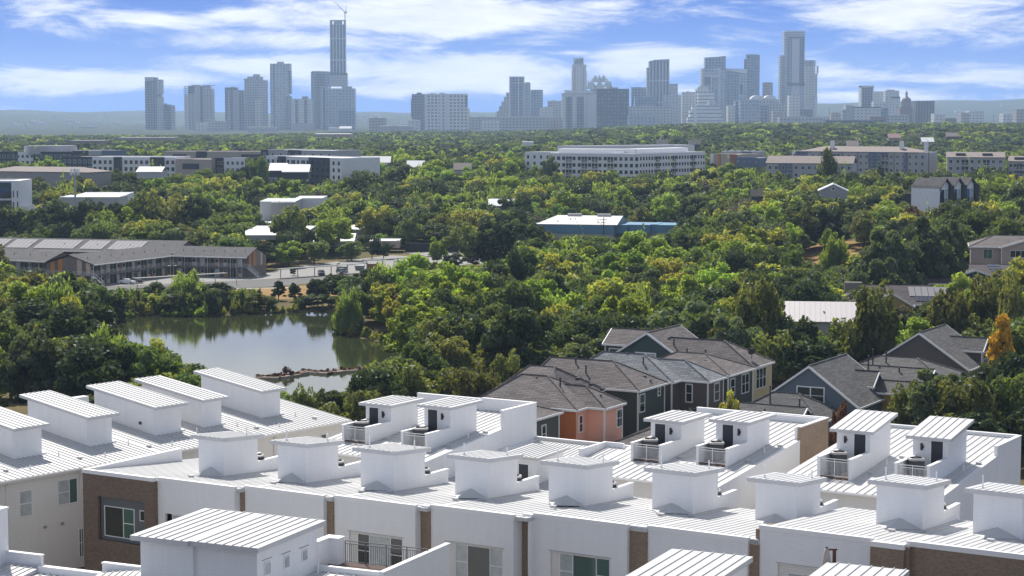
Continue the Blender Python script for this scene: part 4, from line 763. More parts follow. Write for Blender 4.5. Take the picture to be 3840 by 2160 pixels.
def wing(lab, F, L, D, ze, zr, gR=False, gF=None, side='a', bay=3.6, zb=GZ, rows=2):
    """motel wing: balcony side along b=0 (side a) ; a 0..L, b 0..D"""
    u = thing('motel_wing', lab, 'motel', F.w(L/2, D/2, zb), 'wings of the two storey motel')
    r = MB(); R = roofmb(r, F, -.4, L+.4, -.3, D+.5, ze, zr, 'gable', 'a', th=.2); r.build('roof', sh_mo, u)
    w = MB(); w.box(F, 0, L, 1.7, D, zb, ze-.21)
    for a, s in ((0, -1), (L, 1)):
        t = [F.w(a, 0 if False else -.0, ze-.21), F.w(a, D, ze-.21), F.w(a, D/2, zr-.25)]; w.poly(t if s > 0 else t[::-1])
    w.build('wall', mwall, u)
    f = MB(); f.box(F, -.4, L+.4, -.42, -.303, ze-.28, ze+.02); f.build('fascia', trimw, u)
    b = MB(); b.box(F, 0, L, 0, 1.695, zb+2.75, zb+3.0); b.build('balcony_slab', slabm, u)
    rl = MB()
    for k in range(4): rl.box(F, 0, L, .02, .06, zb+3.25+k*.25, zb+3.30+k*.25)
    for i in range(int(L/1.8)+1): rl.box(F, i*1.8-.03, i*1.8+.03, .0, .08, zb+3.0, zb+4.05)
    rl.build('balcony_railing', railm, u)
    p = MB()
    for i in range(int(L/bay)+1): a = min(i*bay, L-.1); p.box(F, a, a+.1, 0.1, .2, zb, zb+2.75); p.box(F, a, a+.1, .1, .2, zb+3.0, ze-.2)
    p.build('post', railm, u)
    n = int(L/bay)
    for fl in range(rows):
        z = zb+.05+fl*3.0
        for i in range(n):
            a = i*bay+.4; m = dkgrn if (i*7+fl*3) % 5 else orng
            d = MB(); d.box(F, a+(.0 if i % 2 else 2.0), a+(.95 if i % 2 else 2.95), 1.62, 1.69, z, z+2.1); d.build('door', dkgrn, u)
            wv = MB(); x = a+(1.3 if i % 2 else .3); wv.box(F, x, x+1.3, 1.6, 1.69, z+1.0, z+2.1); wo_ = wv.build('window', trimw, u); g = MB(); g.box(F, x+.08, x+1.22, 1.57, 1.598, z+1.08, z+2.02); g.build('pane', glass if (i+fl) % 3 else curt, wo_)
            pn = MB(); pn.box(F, x, x+1.3, 1.63, 1.69, z, z+.95); pn.build('panel', tanp if (i+fl) % 4 else orng, u)
    for k in range(7):
        t = MB(); q = F.w(L*(k+.5)/7, D*.25, ze+(zr-ze)*.5); t.tube(q, (q[0], q[1], q[2]+.6), .08, 5); t.build('vent_pipe', acm, u)
    return u
def gable_panels(u, F, a, D, zb, ze, zr, sgn, cols):
    for (y0, y1, m) in cols:
        q = MB(); top = lambda y: ze-.3+(zr-ze-.1)*(1-abs(y-D/2)/(D/2)); x0, x1 = sorted((a, a+sgn*.06))
        q.hexa([F.w(x0, y0, zb+3), F.w(x1, y0, zb+3), F.w(x1, y1, zb+3), F.w(x0, y1, zb+3), F.w(x0, y0, top(y0)), F.w(x1, y0, top(y0)), F.w(x1, y1, top(y1)), F.w(x0, y1, top(y1))]); q.build('gable_panel', m, u)
def stairs(u, F, a, b, zb, da=3.6, db=0):
    s = MB()
    for i in range(14): z = zb+.2*i; s.box(F, a+da*(13-i)/14, a+da*(14-i)/14+.02, b-1.1, b, z+.15, z+.21)
    for bb in (b-1.15, b+.02):
        s.tube(F.w(a+da, bb, zb+.1), F.w(a, bb, zb+2.9), .09, 5); s.tube(F.w(a+da, bb, zb+1.1), F.w(a, bb, zb+3.9), .05, 5)
        for k in range(5): q = F.w(a+da*k/4, bb, zb+2.9-2.8*k/4); s.tube(q, (q[0], q[1], q[2]+1), .035, 4)
    s.build('staircase', railm, u)
FW2 = Fr(-17.2, (-98, 574)); u = wing('right motel wing with an orange banded gable at its right end', FW2, 23, 14, 2.5, 4.9)
gable_panels(u, FW2, 23, 14, GZ, 2.5, 4.9, 1, [(2.2, 3.4, orng), (5.2, 6.3, orng), (6.3, 10, stone), (10, 11.2, tanp)]); stairs(u, FW2, 23.2, 1.3, GZ)
dw = (16, 34); FW1 = Fr(math.degrees(math.atan2(34, 16)), (-114, 541))     # runs away from us; its balcony faces right
class Mir(Fr):
    def w(s, a, b, z): return (s.O[0]+a*s.d1[0]+b*s.d2[0], s.O[1]+a*s.d1[1]+b*s.d2[1], z)
u = wing('middle motel wing running back from its stone and orange gable', FW1, 37, 16, 2.5, 5.0)
gable_panels(u, FW1, 0, 16, GZ, 2.5, 5.0, -1, [(1.2, 2.6, tanp), (4.0, 5.6, tanp), (5.7, 10.4, stone), (10.5, 12.0, orng), (13.2, 14.6, orng)])
sl = MB(); sl.box(FW1, -1.9, -.05, 0, 16, GZ+2.75, GZ+3.0); sl.build('gable_balcony', slabm, u); rl = MB()
for k in range(4): rl.box(FW1, -1.88, -1.84, 0, 16, GZ+3.25+k*.25, GZ+3.3+k*.25)
for k in range(10): rl.box(FW1, -1.9, -1.84, k*1.75, k*1.75+.06, GZ+3, GZ+4.05)
rl.build('gable_railing', railm, u); stairs(u, Fr(-25, (-113.5, 538.5)), 0, 0, GZ)
FW3 = Fr(-30, (-166, 572)); u = wing('left motel wing half hidden behind the pond shrubs', FW3, 42, 15, 2.5, 4.9)
FW4 = Fr(-14, (-172, 601)); u = wing('rear motel wing whose roof is covered by solar panels', FW4, 75, 20, 2.7, 5.6)
zf = lambda a, b: 2.7+(5.6-2.7)*(b+.3)/10.4
for (a_, n) in ((4, 10), (20, 5), (29, 9), (44, 5), (53, 7)): solar(u, FW4, a_, a_+n*1.45, 1.2, 8.6, zf, n, mat('solar_glass_painted_glare', (.21, .21, .225), .7, .15))  # grey-white glare on these panels is put into their colour
# carports
def carport(lab, p, q, d=5.0, z=2.6):
    u = thing('carport', lab, 'carport', (p[0], p[1], GZ), 'flat carports of the motel'); A = math.degrees(math.atan2(q[1]-p[1], q[0]-p[0])); F = Fr(A, p); L = math.dist(p, q)
    r = MB(); r.box(F, -1, L+1, -1.2, 1.2, GZ+z, GZ+z+.16); r.build('roof', mat('carport_steel', (.12, .125, .13), .7), u)
    for i in range(int(L/6)+1): t = MB(); t.box(F, i*6-.09, i*6+.09, -.09, .09, GZ, GZ+z); t.build('post', steel, u)
carport('long flat carport beside the white hatchback', (-101.1, 535), (-80.3, 551.5)); carport('flat carport over the two dark cars', (-66, 566), (-44, 586)); carport('flat carport over the white van', (-43, 588), (-24, 606), z=3.4)
# cars
rub = mat('tyre_rubber', (.015, .015, .016), .9); chrome = mat('wheel_rim', (.4, .4, .42), .3, .5, .8); headm = mat('headlamp', (.7, .72, .75), .15, .6)
def car(lab, x, y, deg, paint, L=4.5, W=1.8, Hh_=1.48, van=False, cat='car', group='parked cars'):
    u = thing('parked_van' if van else 'parked_car', lab, cat, (x, y, GZ+.03), group); F = Fr(deg, (x, y)); z0 = GZ+.03
    prof = [(0, .35), (0, .75), (.05, .85), (1.05, .98), (1.75, Hh_-.05), (2.2, Hh_), (3.1, Hh_), (3.85, 1.05), (4.4, .98), (4.5, .7), (4.5, .35)] if not van else [(0, .4), (0, 1.0), (.75, 1.2), (1.3, 1.95), (1.8, 2.1), (4.9, 2.1), (5.05, 1.9), (5.1, .4)]
    k = L/prof[-1][0]; n = len(prof); b = MB()
    def sec(y0, sc, yy): return [F.w(a*k-L/2, yy*(sc if z > .99 else 1), z0+z) for a, z in prof]
    Lf, Rt = sec(0, .86, -W/2), sec(0, .86, W/2)
    b.poly(Lf); b.poly(Rt[::-1])
    for i in range(n): j = (i+1) % n; b.poly([Lf[j], Lf[i], Rt[i], Rt[j]])
    b.build('body', paint, u)
    g = MB(); top = Hh_-.08 if not van else 1.98
    xs = (1.25, 3.7) if not van else (.9, 2.3)
    for s in (-1, 1):
        y = s*(W/2*.86+.012) if not van else s*(W/2*.86+.012)
        g.poly([F.w(xs[0]*k-L/2, s*W/2*.93, z0+1.0 if not van else z0+1.25), F.w(xs[1]*k-L/2, s*W/2*.93, z0+1.02 if not van else z0+1.25), F.w((xs[1]-.55)*k-L/2, y, z0+top), F.w((xs[0]+.6)*k-L/2, y, z0+top)][::s])
    g.build('side_windows', glass, u)
    g = MB(); a0_, a1_ = (1.08, 1.72) if not van else (.78, 1.3); za, zb_ = (1.0, top-.02) if not van else (1.24, 1.94)
    g.poly([F.w(a0_*k-L/2-.03, -W*.38, z0+za+.03), F.w(a0_*k-L/2-.03, W*.38, z0+za+.03), F.w(a1_*k-L/2-.03, W*.36, z0+zb_), F.w(a1_*k-L/2-.03, -W*.36, z0+zb_)][::-1]); g.build('windscreen', glass, u)
    for a in (.85, prof[-1][0]-.9):
        for s in (-1, 1):
            c = F.w(a*k-L/2, s*(W/2-.1), z0+.33); e = F.w(a*k-L/2, s*(W/2+.03), z0+.33); t = MB(); t.tube(c, e, .33, 14); wh = t.build('wheel', rub, u); e2 = F.w(a*k-L/2, s*(W/2+.045), z0+.33); t = MB(); t.tube(e, e2, .19, 10); t.build('rim', chrome, wh)
    for s in (-1, 1): h = MB(); h.box(F, -L/2-.03, -L/2+.06, s*W*.36-.18, s*W*.36+.18, z0+.62, z0+.76); h.build('headlight', headm, u)
    return u
pw = lambda n, c: mat(n, c, .25, .6, .1, var=.03)
car('white hatchback parked beside a black car at the motel', -106.2, 547.2, 170, pw('white_car_paint', (.7, .72, .75)))
car('black car parked behind the white hatchback at the motel', -104.4, 550.2, 168, pw('black_car_paint', (.02, .02, .022)), 4.6)
car('dark sedan under the carport, left of the other dark car', -55.5, 577.4, 100, pw('charcoal_paint', (.03, .032, .038)), 4.7)
car('dark blue car under the carport in front of the wooden bin screen', -50.1, 582.5, 115, pw('dark_blue_paint', (.05, .07, .10)), 4.7)
car('white panel van under the far carport', -33.2, 606.5, 170, pw('white_car_paint', (.7, .72, .75)), 5.9, 2.0, 2.1, True, 'van')
for lab, x, y in (('grey steel skip left of the wooden screen', -50.5, 591), ('grey steel skip right against the wooden screen', -45.5, 594)):
    u = thing('skip', lab, 'skip', (x, y, GZ), 'steel refuse skips'); F = Fr(-8, (x, y)); b = MB(); b.hexa([F.w(-1.2, -.8, GZ+.1), F.w(1.2, -.8, GZ+.1), F.w(1.2, .8, GZ+.1), F.w(-1.2, .8, GZ+.1), F.w(-1.45, -1, GZ+1.5), F.w(1.45, -1, GZ+1.5), F.w(1.3, .9, GZ+1.9), F.w(-1.3, .9, GZ+1.9)]); b.build('bin', slabm, u); l = MB(); l.box(F, -1.4, 1.4, -1.05, -.99, GZ+.9, GZ+1.1); l.build('lifting_bar', steel, u)
u = thing('bin_screen', 'brown wooden fence screening the skips', 'fence', (-43, 592, GZ)); F = Fr(-8, (-48, 595)); b = MB(); b.box(F, 5.2, 8.5, -2, -1.9, GZ, GZ+2.1); b.box(F, -4, -3.9, -3, 1, GZ, GZ+2.1); b.build('board_panel', mat('wood_boards', (.24, .13, .06), .8, var=.2, siding=.2), u); t = MB(); t.box(F, 5.0, 5.19, -2.05, -1.85, GZ, GZ+2.2); t.build('post', steel, u)
# street lamps and utility poles
def lamp(lab, x, y, h=8.5, arm=1.6, sgn=-1):
    z = hz(x, y); u = thing('street_lamp', lab, 'street lamp', (x, y, z), 'tall curved street lamps'); p = MB(); p.tube((x, y, z), (x, y, z+h), .1, 6, .06); pts = [(x+sgn*arm*math.sin(t)*1, y, z+h+.7*(1-math.cos(t))*0+.75*math.sin(t*1)*(1 if t < 1.3 else .96)) for t in [k*.26 for k in range(7)]]
    for a, b in zip(pts, pts[1:]): p.tube(a, b, .055, 5)
    p.build('pole', steel, u); l = MB(); q = pts[-1]; l.box(W0, *sorted((q[0], q[0]+sgn*.8)), q[1]-.14, q[1]+.14, q[2]-.1, q[2]+.05); l.build('lamp_head', steel, u)
lamp('curved street lamp standing in front of the right motel wing', -75.4, 543); lamp('curved street lamp at the edge of the empty car park', -13.7, 619); lamp('curved street lamp at the right end of the blue warehouse', aty(2540, 870, 700)[0], 700); lamp('curved street lamp among the trees left of the three gabled house', aty(3250, 790, 640)[0], 640, 9)
wood = mat('weathered_wood_pole', (.075, .06, .05), .9, var=.2)
wirem = mat('wire', (.04, .04, .045), .6)
POLES = []
def upole(lab, u, vt, Y, h=13, trans=False):
    x, y, zt = aty(u, vt, Y); z = min(hz(x, y), zt-h*.6); o = thing('utility_pole', lab, 'utility pole', (x, y, z), 'wooden utility poles'); p = MB(); p.tube((x, y, z), (x, y, zt), .22, 6, .14); p.build('pole', wood, o)
    c = MB(); c.box(Fr(20, (x, y)), -1.3, 1.3, -.08, .08, zt-1.0, zt-.8); c.box(Fr(20, (x, y)), -1.0, 1.0, -.08, .08, zt-2.0, zt-1.85); c.build('crossarm', wood, o)
    if trans:
        for s in (-.45, .45): t = MB(); t.lathe((x+s, y-.3, zt-4.2), [(.3, 0), (.32, .1), (.32, 1.2), (.25, 1.3)], 10); t.build('transformer', steel, o)
    POLES.append((x, y, zt)); return o
upole('utility pole with two drum transformers behind the rear motel wing', 392, 832, 640, trans=True); upole('utility pole with one crossarm left among the dark trees', 234, 815, 645); upole('utility pole at the left of the white warehouse roofs', 868, 855, 690); upole('leaning dark utility pole in front of the blue warehouse', 2264, 815, 715); upole('tall utility pole behind the red sign tower', 2478, 710, 830); upole('utility pole with a transformer left of the blue warehouse', 2050, 765, 800, trans=True); upole('utility pole at the right of the blue warehouse', 2795, 735, 760); upole('utility pole between the trees left of the grey warehouse', 905, 740, 850); upole('utility pole behind the crane arm of the tree line', 1280, 700, 870); upole('utility pole beside the right apartment block', 3484, 548, 900); upole('utility pole far right among the trees', 3716, 690, 760)
upole('thin pole before the white gridded tower', 1717, 485, 2300, 20); upole('thin pole in front of the stepped tower', 2080, 450, 2500, 20); upole('thin pole right of the tall twin tower', 3110, 405, 2500, 22); upole('thin pole at the far right of the tree line', 3727, 430, 2500, 22)
def wire(lab, P, Q, n=3):
    w = MB()
    for k in range(n):
        o = (k-(n-1)/2)*.8; pts = []
        for i in range(9):
            t = i/8; pts.append((P[0]+(Q[0]-P[0])*t, P[1]+(Q[1]-P[1])*t+o, P[2]-.9+(Q[2]-P[2])*t-4*1.3*t*(1-t)+(.0 if k else -.9)))
        for a, b in zip(pts, pts[1:]): w.tube(a, b, .035, 3, cap=False)
    ob = w.build('power_line', wirem); tag(ob, lab, 'power line', 'sagging power lines')
nm = ['rear motel pole', 'white warehouse pole', 'blue warehouse left pole', 'tall pole by the red tower', 'pole right of the blue warehouse']
for i, (a, b) in enumerate(((1, 0), (0, 2), (5, 3), (4, 6), (7, 8), (8, 5), (5, 4))): wire('sagging power lines strung from %s' % ['the left dark-tree pole to the transformer pole', 'the transformer pole to the white warehouse pole', 'the blue warehouse transformer pole to the leaning pole', 'the tall pole to the pole right of the blue warehouse', 'pole to pole above the grey warehouse', 'the middle tree-line pole to the blue warehouse', 'the blue warehouse to the tall pole behind the red tower'][i], POLES[a], POLES[b])
# cell mast
x, y, z = aty(280, 632, 690); g_ = hz(x, y); u = thing('antenna_mast', 'grey mobile phone mast with white panel antennas above the trees', 'antenna mast', (x, y, g_)); p = MB(); p.tube((x, y, g_), (x, y, z), .45, 8, .3); p.build('pole', steel, u)
for k in range(9):
    t = k*2*math.pi/9; q = (x+1.5*math.cos(t), y+1.5*math.sin(t)); m = MB(); m.box(Fr(math.degrees(t), q), -.12, .12, -.2, .2, z-2.3, z-.1); m.build('antenna', trimw, u)
m = MB(); m.lathe((x, y, z-1.4), [(1.45, 0), (1.45, .15)], 10); m.build('platform', steel, u)
# blue warehouse
g0 = -4; F = Fr(-13, aty(1995, 842, 724)[:2]); zt = pz(842, 722)
bl = mat('bright_blue_metal', (.10, .235, .36), .6, .3, var=.08, vs=.3, streak=.1); wr = mat('weathered_white_roof', (.56, .55, .53), .6, .3, var=.12, vs=.12, streak=.25); wb = mat('grey_white_block', (.42, .43, .44), .8, var=.12, streak=.15)
u = thing('warehouse', 'blue banded warehouse with a weathered white gable roof', 'warehouse', F.w(20, 10, g0))
w = MB(); w.box(F, 0, 30, 0, 22, g0-2, zt-3.2); w.build('base_wall', wb, u)
w = MB(); w.box(F, -.3, 30.3, -.3, 22, zt-3.2, zt); w.build('blue_band', bl, u)
w = MB(); w.box(F, 30.32, 34.5, 3.5, 22, zt-3.2, zt); w.box(F, 34.5, 42.5, 5.5, 22, zt-3.2, zt); w.box(F, 42.5, 45, 7, 22, zt-3.3, zt+.1); w.box(F, 45, 53.5, 6, 22, zt-3.2, zt); w.build('blue_annex', bl, u); w = MB(); w.box(F, 30.3, 53.3, 7.1, 21, g0-2, zt-3.25); w.build('annex_base', mat('tan_block', (.3, .26, .22), .85), u)
zr_ = pz(807, 733)
r = MB(); R = roofmb(r, F, 1.5, 31.5, -.2, 24, zt+.15, zr_, 'gableR', 'a', 5.5); r.build('roof', wr, u); w = MB(); w.poly([F.w(31.2, 0, zt), F.w(31.2, 23.6, zt), F.w(31.2, 12, zr_-.1)]); w.build('gable_wall', mat('blue_grey_metal', (.22, .29, .34), .6), u)
for a_ in (11, 22): m = MB(); m.box(F, a_, a_+5, 11, 12.4, zr_-.1, zr_+.7); m.build('ridge_vent', wr, u)
for a_, q_ in ((9, 3), (13, 6), (24, 2)): m = MB(); p = F.w(a_, q_, zt+(zr_-zt)*q_/12); m.tube(p, (p[0], p[1], p[2]+.8), .15, 6); m.build('vent_pipe', steel, u)
d = MB(); d.box(F, 36, 37.2, 5.42, 5.49, zt-6, zt-3.3); d.build('door', darkdoor, u)
x, y, z = aty(2352, 770, 800); u = thing('sign_tower', 'narrow red tower block rising behind the blue warehouse', 'tower', (x, y, hz(x, y))); m = MB(); m.hexa([(x-1.6, y, hz(x, y)), (x+1.8, y, hz(x, y)), (x+1.8, y+3, hz(x, y)), (x-1.6, y+3, hz(x, y)), (x-2.2, y, z), (x+2.2, y, z+.2), (x+2.2, y+3, z+.2), (x-2.2, y+3, z)]); m.build('wall', mat('dark_red_panel', (.22, .03, .035), .6), u); m = MB(); m.box(W0, x-1.2, x+1.5, y-.08, y-.01, z-6.2, z-4.6); m.build('window', trimw, u)
# ================================================================ apartment blocks and town roofs among the trees
wapt = mat('white_render', (.72, .72, .74), .8, var=.04); gapt = mat('charcoal_cladding', (.05, .06, .075), .7, var=.08); bapt = mat('blue_grey_cladding', (.12, .16, .23), .7, var=.06); lgr = mat('light_grey_cladding', (.40, .40, .42), .8, var=.05); tanr = mat('tan_roofing', (.24, .205, .19), .9, var=.12, vs=.2); wroof = mat('white_membrane_roof', (.74, .74, .75), .7, var=.05, streak=.06); flatg = mat('grey_flat_roof', (.3, .29, .28), .8, var=.1); tealp = mat('deep_teal_panel', (.015, .07, .085), .6); sandp = mat('sand_panel', (.42, .36, .32), .8)
def P2(u, Y): return aty(u, 1080, Y)[:2]
def apt(name, label, cat, u0, Y0, u1, Y1, vt, depth, h, wallm, roofm=wroof, cols=0, rows=0, win=(1.5, 1.7), panels=(), fl=3.2, group=None, par=.5, top=1.1, grid=None, balc=(), Yref=None):
    p, q = P2(u0, Y0), P2(u1, Y1); L = math.dist(p, q); F = Fr(math.degrees(math.atan2(q[1]-p[1], q[0]-p[0])), p); zt = aty(u0, vt, Y0)[2]; zb = zt-h
    o = thing(name, label, cat, F.w(L/2, depth/2, zb), group)
    w = MB(); w.box(F, 0, L, 0, depth, zb, zt-.01); w.build('wall', wallm, o)
    r = MB(); r.box(F, .3, L-.3, .3, depth-.3, zt-.005, zt+.05); r.build('roof', roofm, o); c = MB()
    for (a0, a1, b0, b1) in ((0, L, -.05, .3), (0, L, depth-.3, depth), (0, .3, .3, depth-.3), (L-.3, L, .3, depth-.3)): c.box(F, a0, a1, b0, b1, zt-.02, zt+par)
    c.build('parapet', wallm if par > .3 else trimw, o)
    for (t0, t1, m, z0, z1) in panels: x = MB(); x.box(F, L*t0, L*t1, -.35, -.001, zb if z0 is None else zt-z0, zt+par+.05 if z1 is None else zt-z1); x.build('facade_panel', m, o)
    n = 0; ws, hs = win
    if cols:
        sp = L/cols
        for j in range(rows):
            for i in range(cols):
                if n >= 98: break
                a = (i+.5)*sp; z = zt-top-j*fl
                on = any(L*t0-1 < a < L*t1+1 for (t0, t1, *_r) in panels); y = -.38 if on else -.03
                if i in balc:
                    g = MB(); g.box(F, a-1.5, a+1.5, y-.02, y+.02, z-2.5, z); wo_ = g.build('balcony', glass, o); k = MB(); k.box(F, a-1.6, a+1.6, y-.6, y-.03, z-2.65, z-2.5); k.box(F, a-1.6, a+1.6, y-.62, y-.57, z-1.5, z-1.4)
                    for s in range(9): k.box(F, a-1.6+s*.4-.03, a-1.6+s*.4+.03, y-.61, y-.57, z-2.5, z-1.5)
                    k.box(F, a-.08, a+.08, y-.08, y-.021, z-2.5, z); k.build('balcony_rail', trimw, wo_)
                else:
                    g = MB(); g.box(F, a-ws/2, a+ws/2, y-.04, y+.02, z-hs, z); wo_ = g.build('window', trimw if wallm is not wapt else gapt, o); k = MB(); k.box(F, a-ws/2+.1, a-.04, y-.06, y-.041, z-hs+.1, z-.1); k.box(F, a+.04, a+ws/2-.1, y-.06, y-.041, z-hs+.1, z-.1); k.build('pane', glass, wo_)
                n += 1
    return o, F, L, zt
gA = 'apartment blocks among the trees'
# big white block
o, F, L, zt = apt('apartment_block', 'long white apartment block with recessed balconies and a flat white roof', 'apartments', 2400, 985, 1970, 1030, 575, 24, 22, wapt) if False else apt('apartment_block', 'long white apartment block with stacked balconies, left wing of the white complex', 'apartments', 2065, 974, 2395, 957, 578, 14, 22, wapt, cols=17, rows=5, balc=(3, 6, 8, 11), group=gA)
m = MB(); m.box(F, 2, L-4, 5, 12, zt+.06, zt+2.6); m.build('roof_block', wapt, o); m = MB(); m.box(F, L-14, L-9, 3, 6, zt+.06, zt+1.7); m.build('roof_plant', wapt, o)
o, F, L, zt = apt('apartment_block', 'blank white end of the apartment complex at its left', 'apartments', 1968, 986, 2065, 975, 573, 14, 22, wapt, cols=4, rows=5, win=(1.2, 1.6), group=gA)
o, F, L, zt = apt('apartment_block', 'white apartment wing slanting back at the right of the white complex', 'apartments', 2395, 957, 2640, 1000, 580, 13, 24, wapt, cols=24, rows=4, win=(1.2, 1.6), balc=(6, 12, 19), group=gA)
m = MB(); m.box(F, 5, L-8, 5, 12, zt+.06, zt+2.6); m.build('roof_block', wapt, o)
o, F, L, zt = apt('apartment_block', 'white rear wing of the white complex seen over its roofs', 'apartments', 2160, 1090, 2600, 1130, 552, 20, 12, wapt, group=gA)
o, F, L, zt = apt('apartment_block', 'sand and orange block right of the white complex', 'apartments', 2660, 1060, 2760, 1045, 580, 20, 20, sandp, panels=((0, .12, wapt, None, None), (.3, .38, orng, None, None), (.75, 1.0, mat('terracotta_panel', (.30, .13, .07), .8), None, None)), group=gA)
o, F, L, zt = apt('apartment_block', 'low slate blue block in front of the sand and orange block', 'apartments', 2752, 1000, 2840, 985, 593, 18, 18, bapt, cols=4, rows=3, win=(1.2, .8), group=gA)
o, F, L, zt = apt('apartment_block', 'grey block with rooftop units right of the sand and orange block', 'apartments', 2700, 1090, 2850, 1085, 572, 20, 14, lgr, panels=((.5, .75, bapt, None, None),), group=gA)
for i in range(5): m = MB(); m.box(F, 4+i*4, 6+i*4, 4, 6, zt+.06, zt+1.3); m.build('rooftop_unit', steel, o)
o, F, L, zt = apt('apartment_block', 'two storey block with a tan roof and blue corner below the long blue grey block', 'apartments', 2870, 890, 3190, 880, 612, 16, 16, lgr, tanr, cols=13, rows=3, panels=((.14, .3, bapt, None, None),), win=(1.4, 1.6), group=gA, par=.12)
r = MB(); roofmb(r, F, -.5, L+.5, -.5, 16.5, zt+.1, zt+3.2, 'gable'); r.build('pitched_roof', tanr, o)
o, F, L, zt = apt('apartment_block', 'long blue grey and white apartment block with a low tan roof', 'apartments', 2964, 960, 3462, 930, 568, 20, 22, lgr, tanr, cols=22, rows=4, panels=((.0, .025, wapt, None, None), (.03, .12, bapt, None, None), (.22, .3, bapt, None, None), (.58, .72, bapt, None, None), (.84, .87, bapt, None, None)), win=(1.4, 1.7), balc=(7, 15), group=gA, par=.15)
r = MB(); roofmb(r, F, 3, L-3, -.5, 20.5, zt+.2, zt+2.6, 'hip'); r.build('pitched_roof', tanr, o)
for a in (.06, .25, .38, .5, .62, .77): m = MB(); m.box(F, L*a, L*a+.22, -.5, -.36, zt-19, zt); m.build('downpipe', gapt, o)
for a in (.28, .8, .98): m = MB(); m.box(F, L*a-1, L*a+.6, 5, 7, zt+.5, zt+5.2); m.build('chimney', wapt, o)
for lab, u0, u1, v in (('right long block with a tan roof and roof terraces behind the three gabled house', 3543, 3755, 590), ('tan roofed block at the far right edge among the trees', 3772, 3900, 605)):
    o, F, L, zt = apt('apartment_block', lab, 'apartments', u0, 930, u1, 925, v, 15, 16, lgr, tanr, cols=8, rows=3, win=(1.5, 1.7), balc=(2, 5), group=gA, par=.12)
    r = MB(); roofmb(r, F, -.6, L+.6, -.6, 15.6, zt+.1, zt+2.4, 'gable'); r.build('pitched_roof', tanr, o)
    for a in (.15, .62): m = MB(); m.box(F, L*a, L*a+4.5, 2.0, 5.0, zt+.4, zt+1.9); m.build('dormer', gapt, o)
# left complex
o, F, L, zt = apt('apartment_block', 'charcoal and white block at the right end of the left complex', 'apartments', 1005, 950, 1284, 905, 588, 22, 22, wapt, cols=15, rows=5, panels=((.0, .13, wapt, None, None), (.16, .27, gapt, None, None), (.58, .85, gapt, None, None)), balc=(5, 7), group=gA)
o, F, L, zt = apt('apartment_block', 'white and charcoal block in the middle of the left complex', 'apartments', 355, 955, 665, 948, 592, 22, 20, wapt, cols=16, rows=3, panels=((.26, .36, gapt, None, None), (.7, .87, gapt, None, None)), win=(1.4, 1.8), group=gA)
o, F, L, zt = apt('apartment_block', 'pale block with a dark ribbon window in the left complex', 'apartments', 665, 945, 800, 940, 600, 20, 16, sandp, panels=((.2, .65, gapt, 1.6, 4.2),), group=gA)
o, F, L, zt = apt('apartment_block', 'white block with a charcoal side right of the ribbon window', 'apartments', 800, 945, 925, 938, 595, 20, 18, gapt, panels=((.38, 1.0, wapt, None, None),), cols=7, rows=4, group=gA)
o, F, L, zt = apt('apartment_block', 'dark block in front of the pale gable at the left', 'apartments', 242, 980, 356, 975, 590, 20, 12, gapt, cols=6, rows=2, group=gA)
o, F, L, zt = apt('apartment_block', 'far charcoal and white block at the left edge of the left complex', 'apartments', 0, 1060, 280, 1065, 573, 22, 18, gapt, cols=16, rows=3, panels=((.28, .48, wapt, None, None),), group=gA)
o, F, L, zt = apt('apartment_block', 'far grey block with a pale roof house on top in the left complex', 'apartments', 280, 1070, 480, 1090, 570, 22, 14, lgr, panels=((.0, .3, gapt, None, None), (.55, 1.0, bapt, None, None)), group=gA)
m = MB(); m.box(F, -22, 5, 4, 12, zt-1, zt+3.4); m.build('roof_house', lgr, o)
o, F, L, zt = apt('apartment_block', 'far sand and charcoal block behind the ribbon window', 'apartments', 620, 1090, 985, 1080, 571, 22, 14, sandp, panels=((.1, .24, gapt, 1, 3.6), (.34, .45, gapt, None, None), (.8, 1.0, gapt, 1, 3)), group=gA)
o, F, L, zt = apt('apartment_block', 'far block with charcoal bay at the back right of the left complex', 'apartments', 985, 1080, 1255, 1050, 564, 22, 16, lgr, panels=((.38, .56, gapt, None, None), (.0, .1, gapt, None, None)), cols=9, rows=2, group=gA)
o, F, L, zt = apt('apartment_block', 'grey low roofed block at the front left of the left complex', 'apartments', -40, 900, 340, 880, 641, 18, 8, flatg, tanr, group=gA, par=.1); r = MB(); roofmb(r, F, -.5, L+.5, -.5, 18.5, zt, zt+2.0, 'hip'); r.build('pitched_roof', tanr, o)
# teal and white block cut by the left edge
o, F, L, zt = apt('office_block', 'white block with deep teal glazing cut by the left edge', 'office', -60, 700, 52, 700, 683, 18, 14, wapt, panels=((0, 1, tealp, .1, 2.4),), group=gA)
for z in (2.5, 6.4): m = MB(); m.box(F, .5, L-.05, -.3, -.01, zt-z-3.2, zt-z); m.build('glazing', glass, o)
e_ = MB(); e_.box(F, L, L+2.8, -.4, 18, zt-14, zt+.5); e_.build('end_wall', wapt, o)
for z in (3.0, 6.9):
    for a in (.5, 1.9): m = MB(); m.box(F, L+a, L+a+.35, -.46, -.39, zt-z-2.4, zt-z); m.build('window', glass, o)
e_ = MB(); e_.box(F, L+2.85, L+4.6, 2, 14, zt-14, zt-8.6); e_.build('annex', wapt, o)
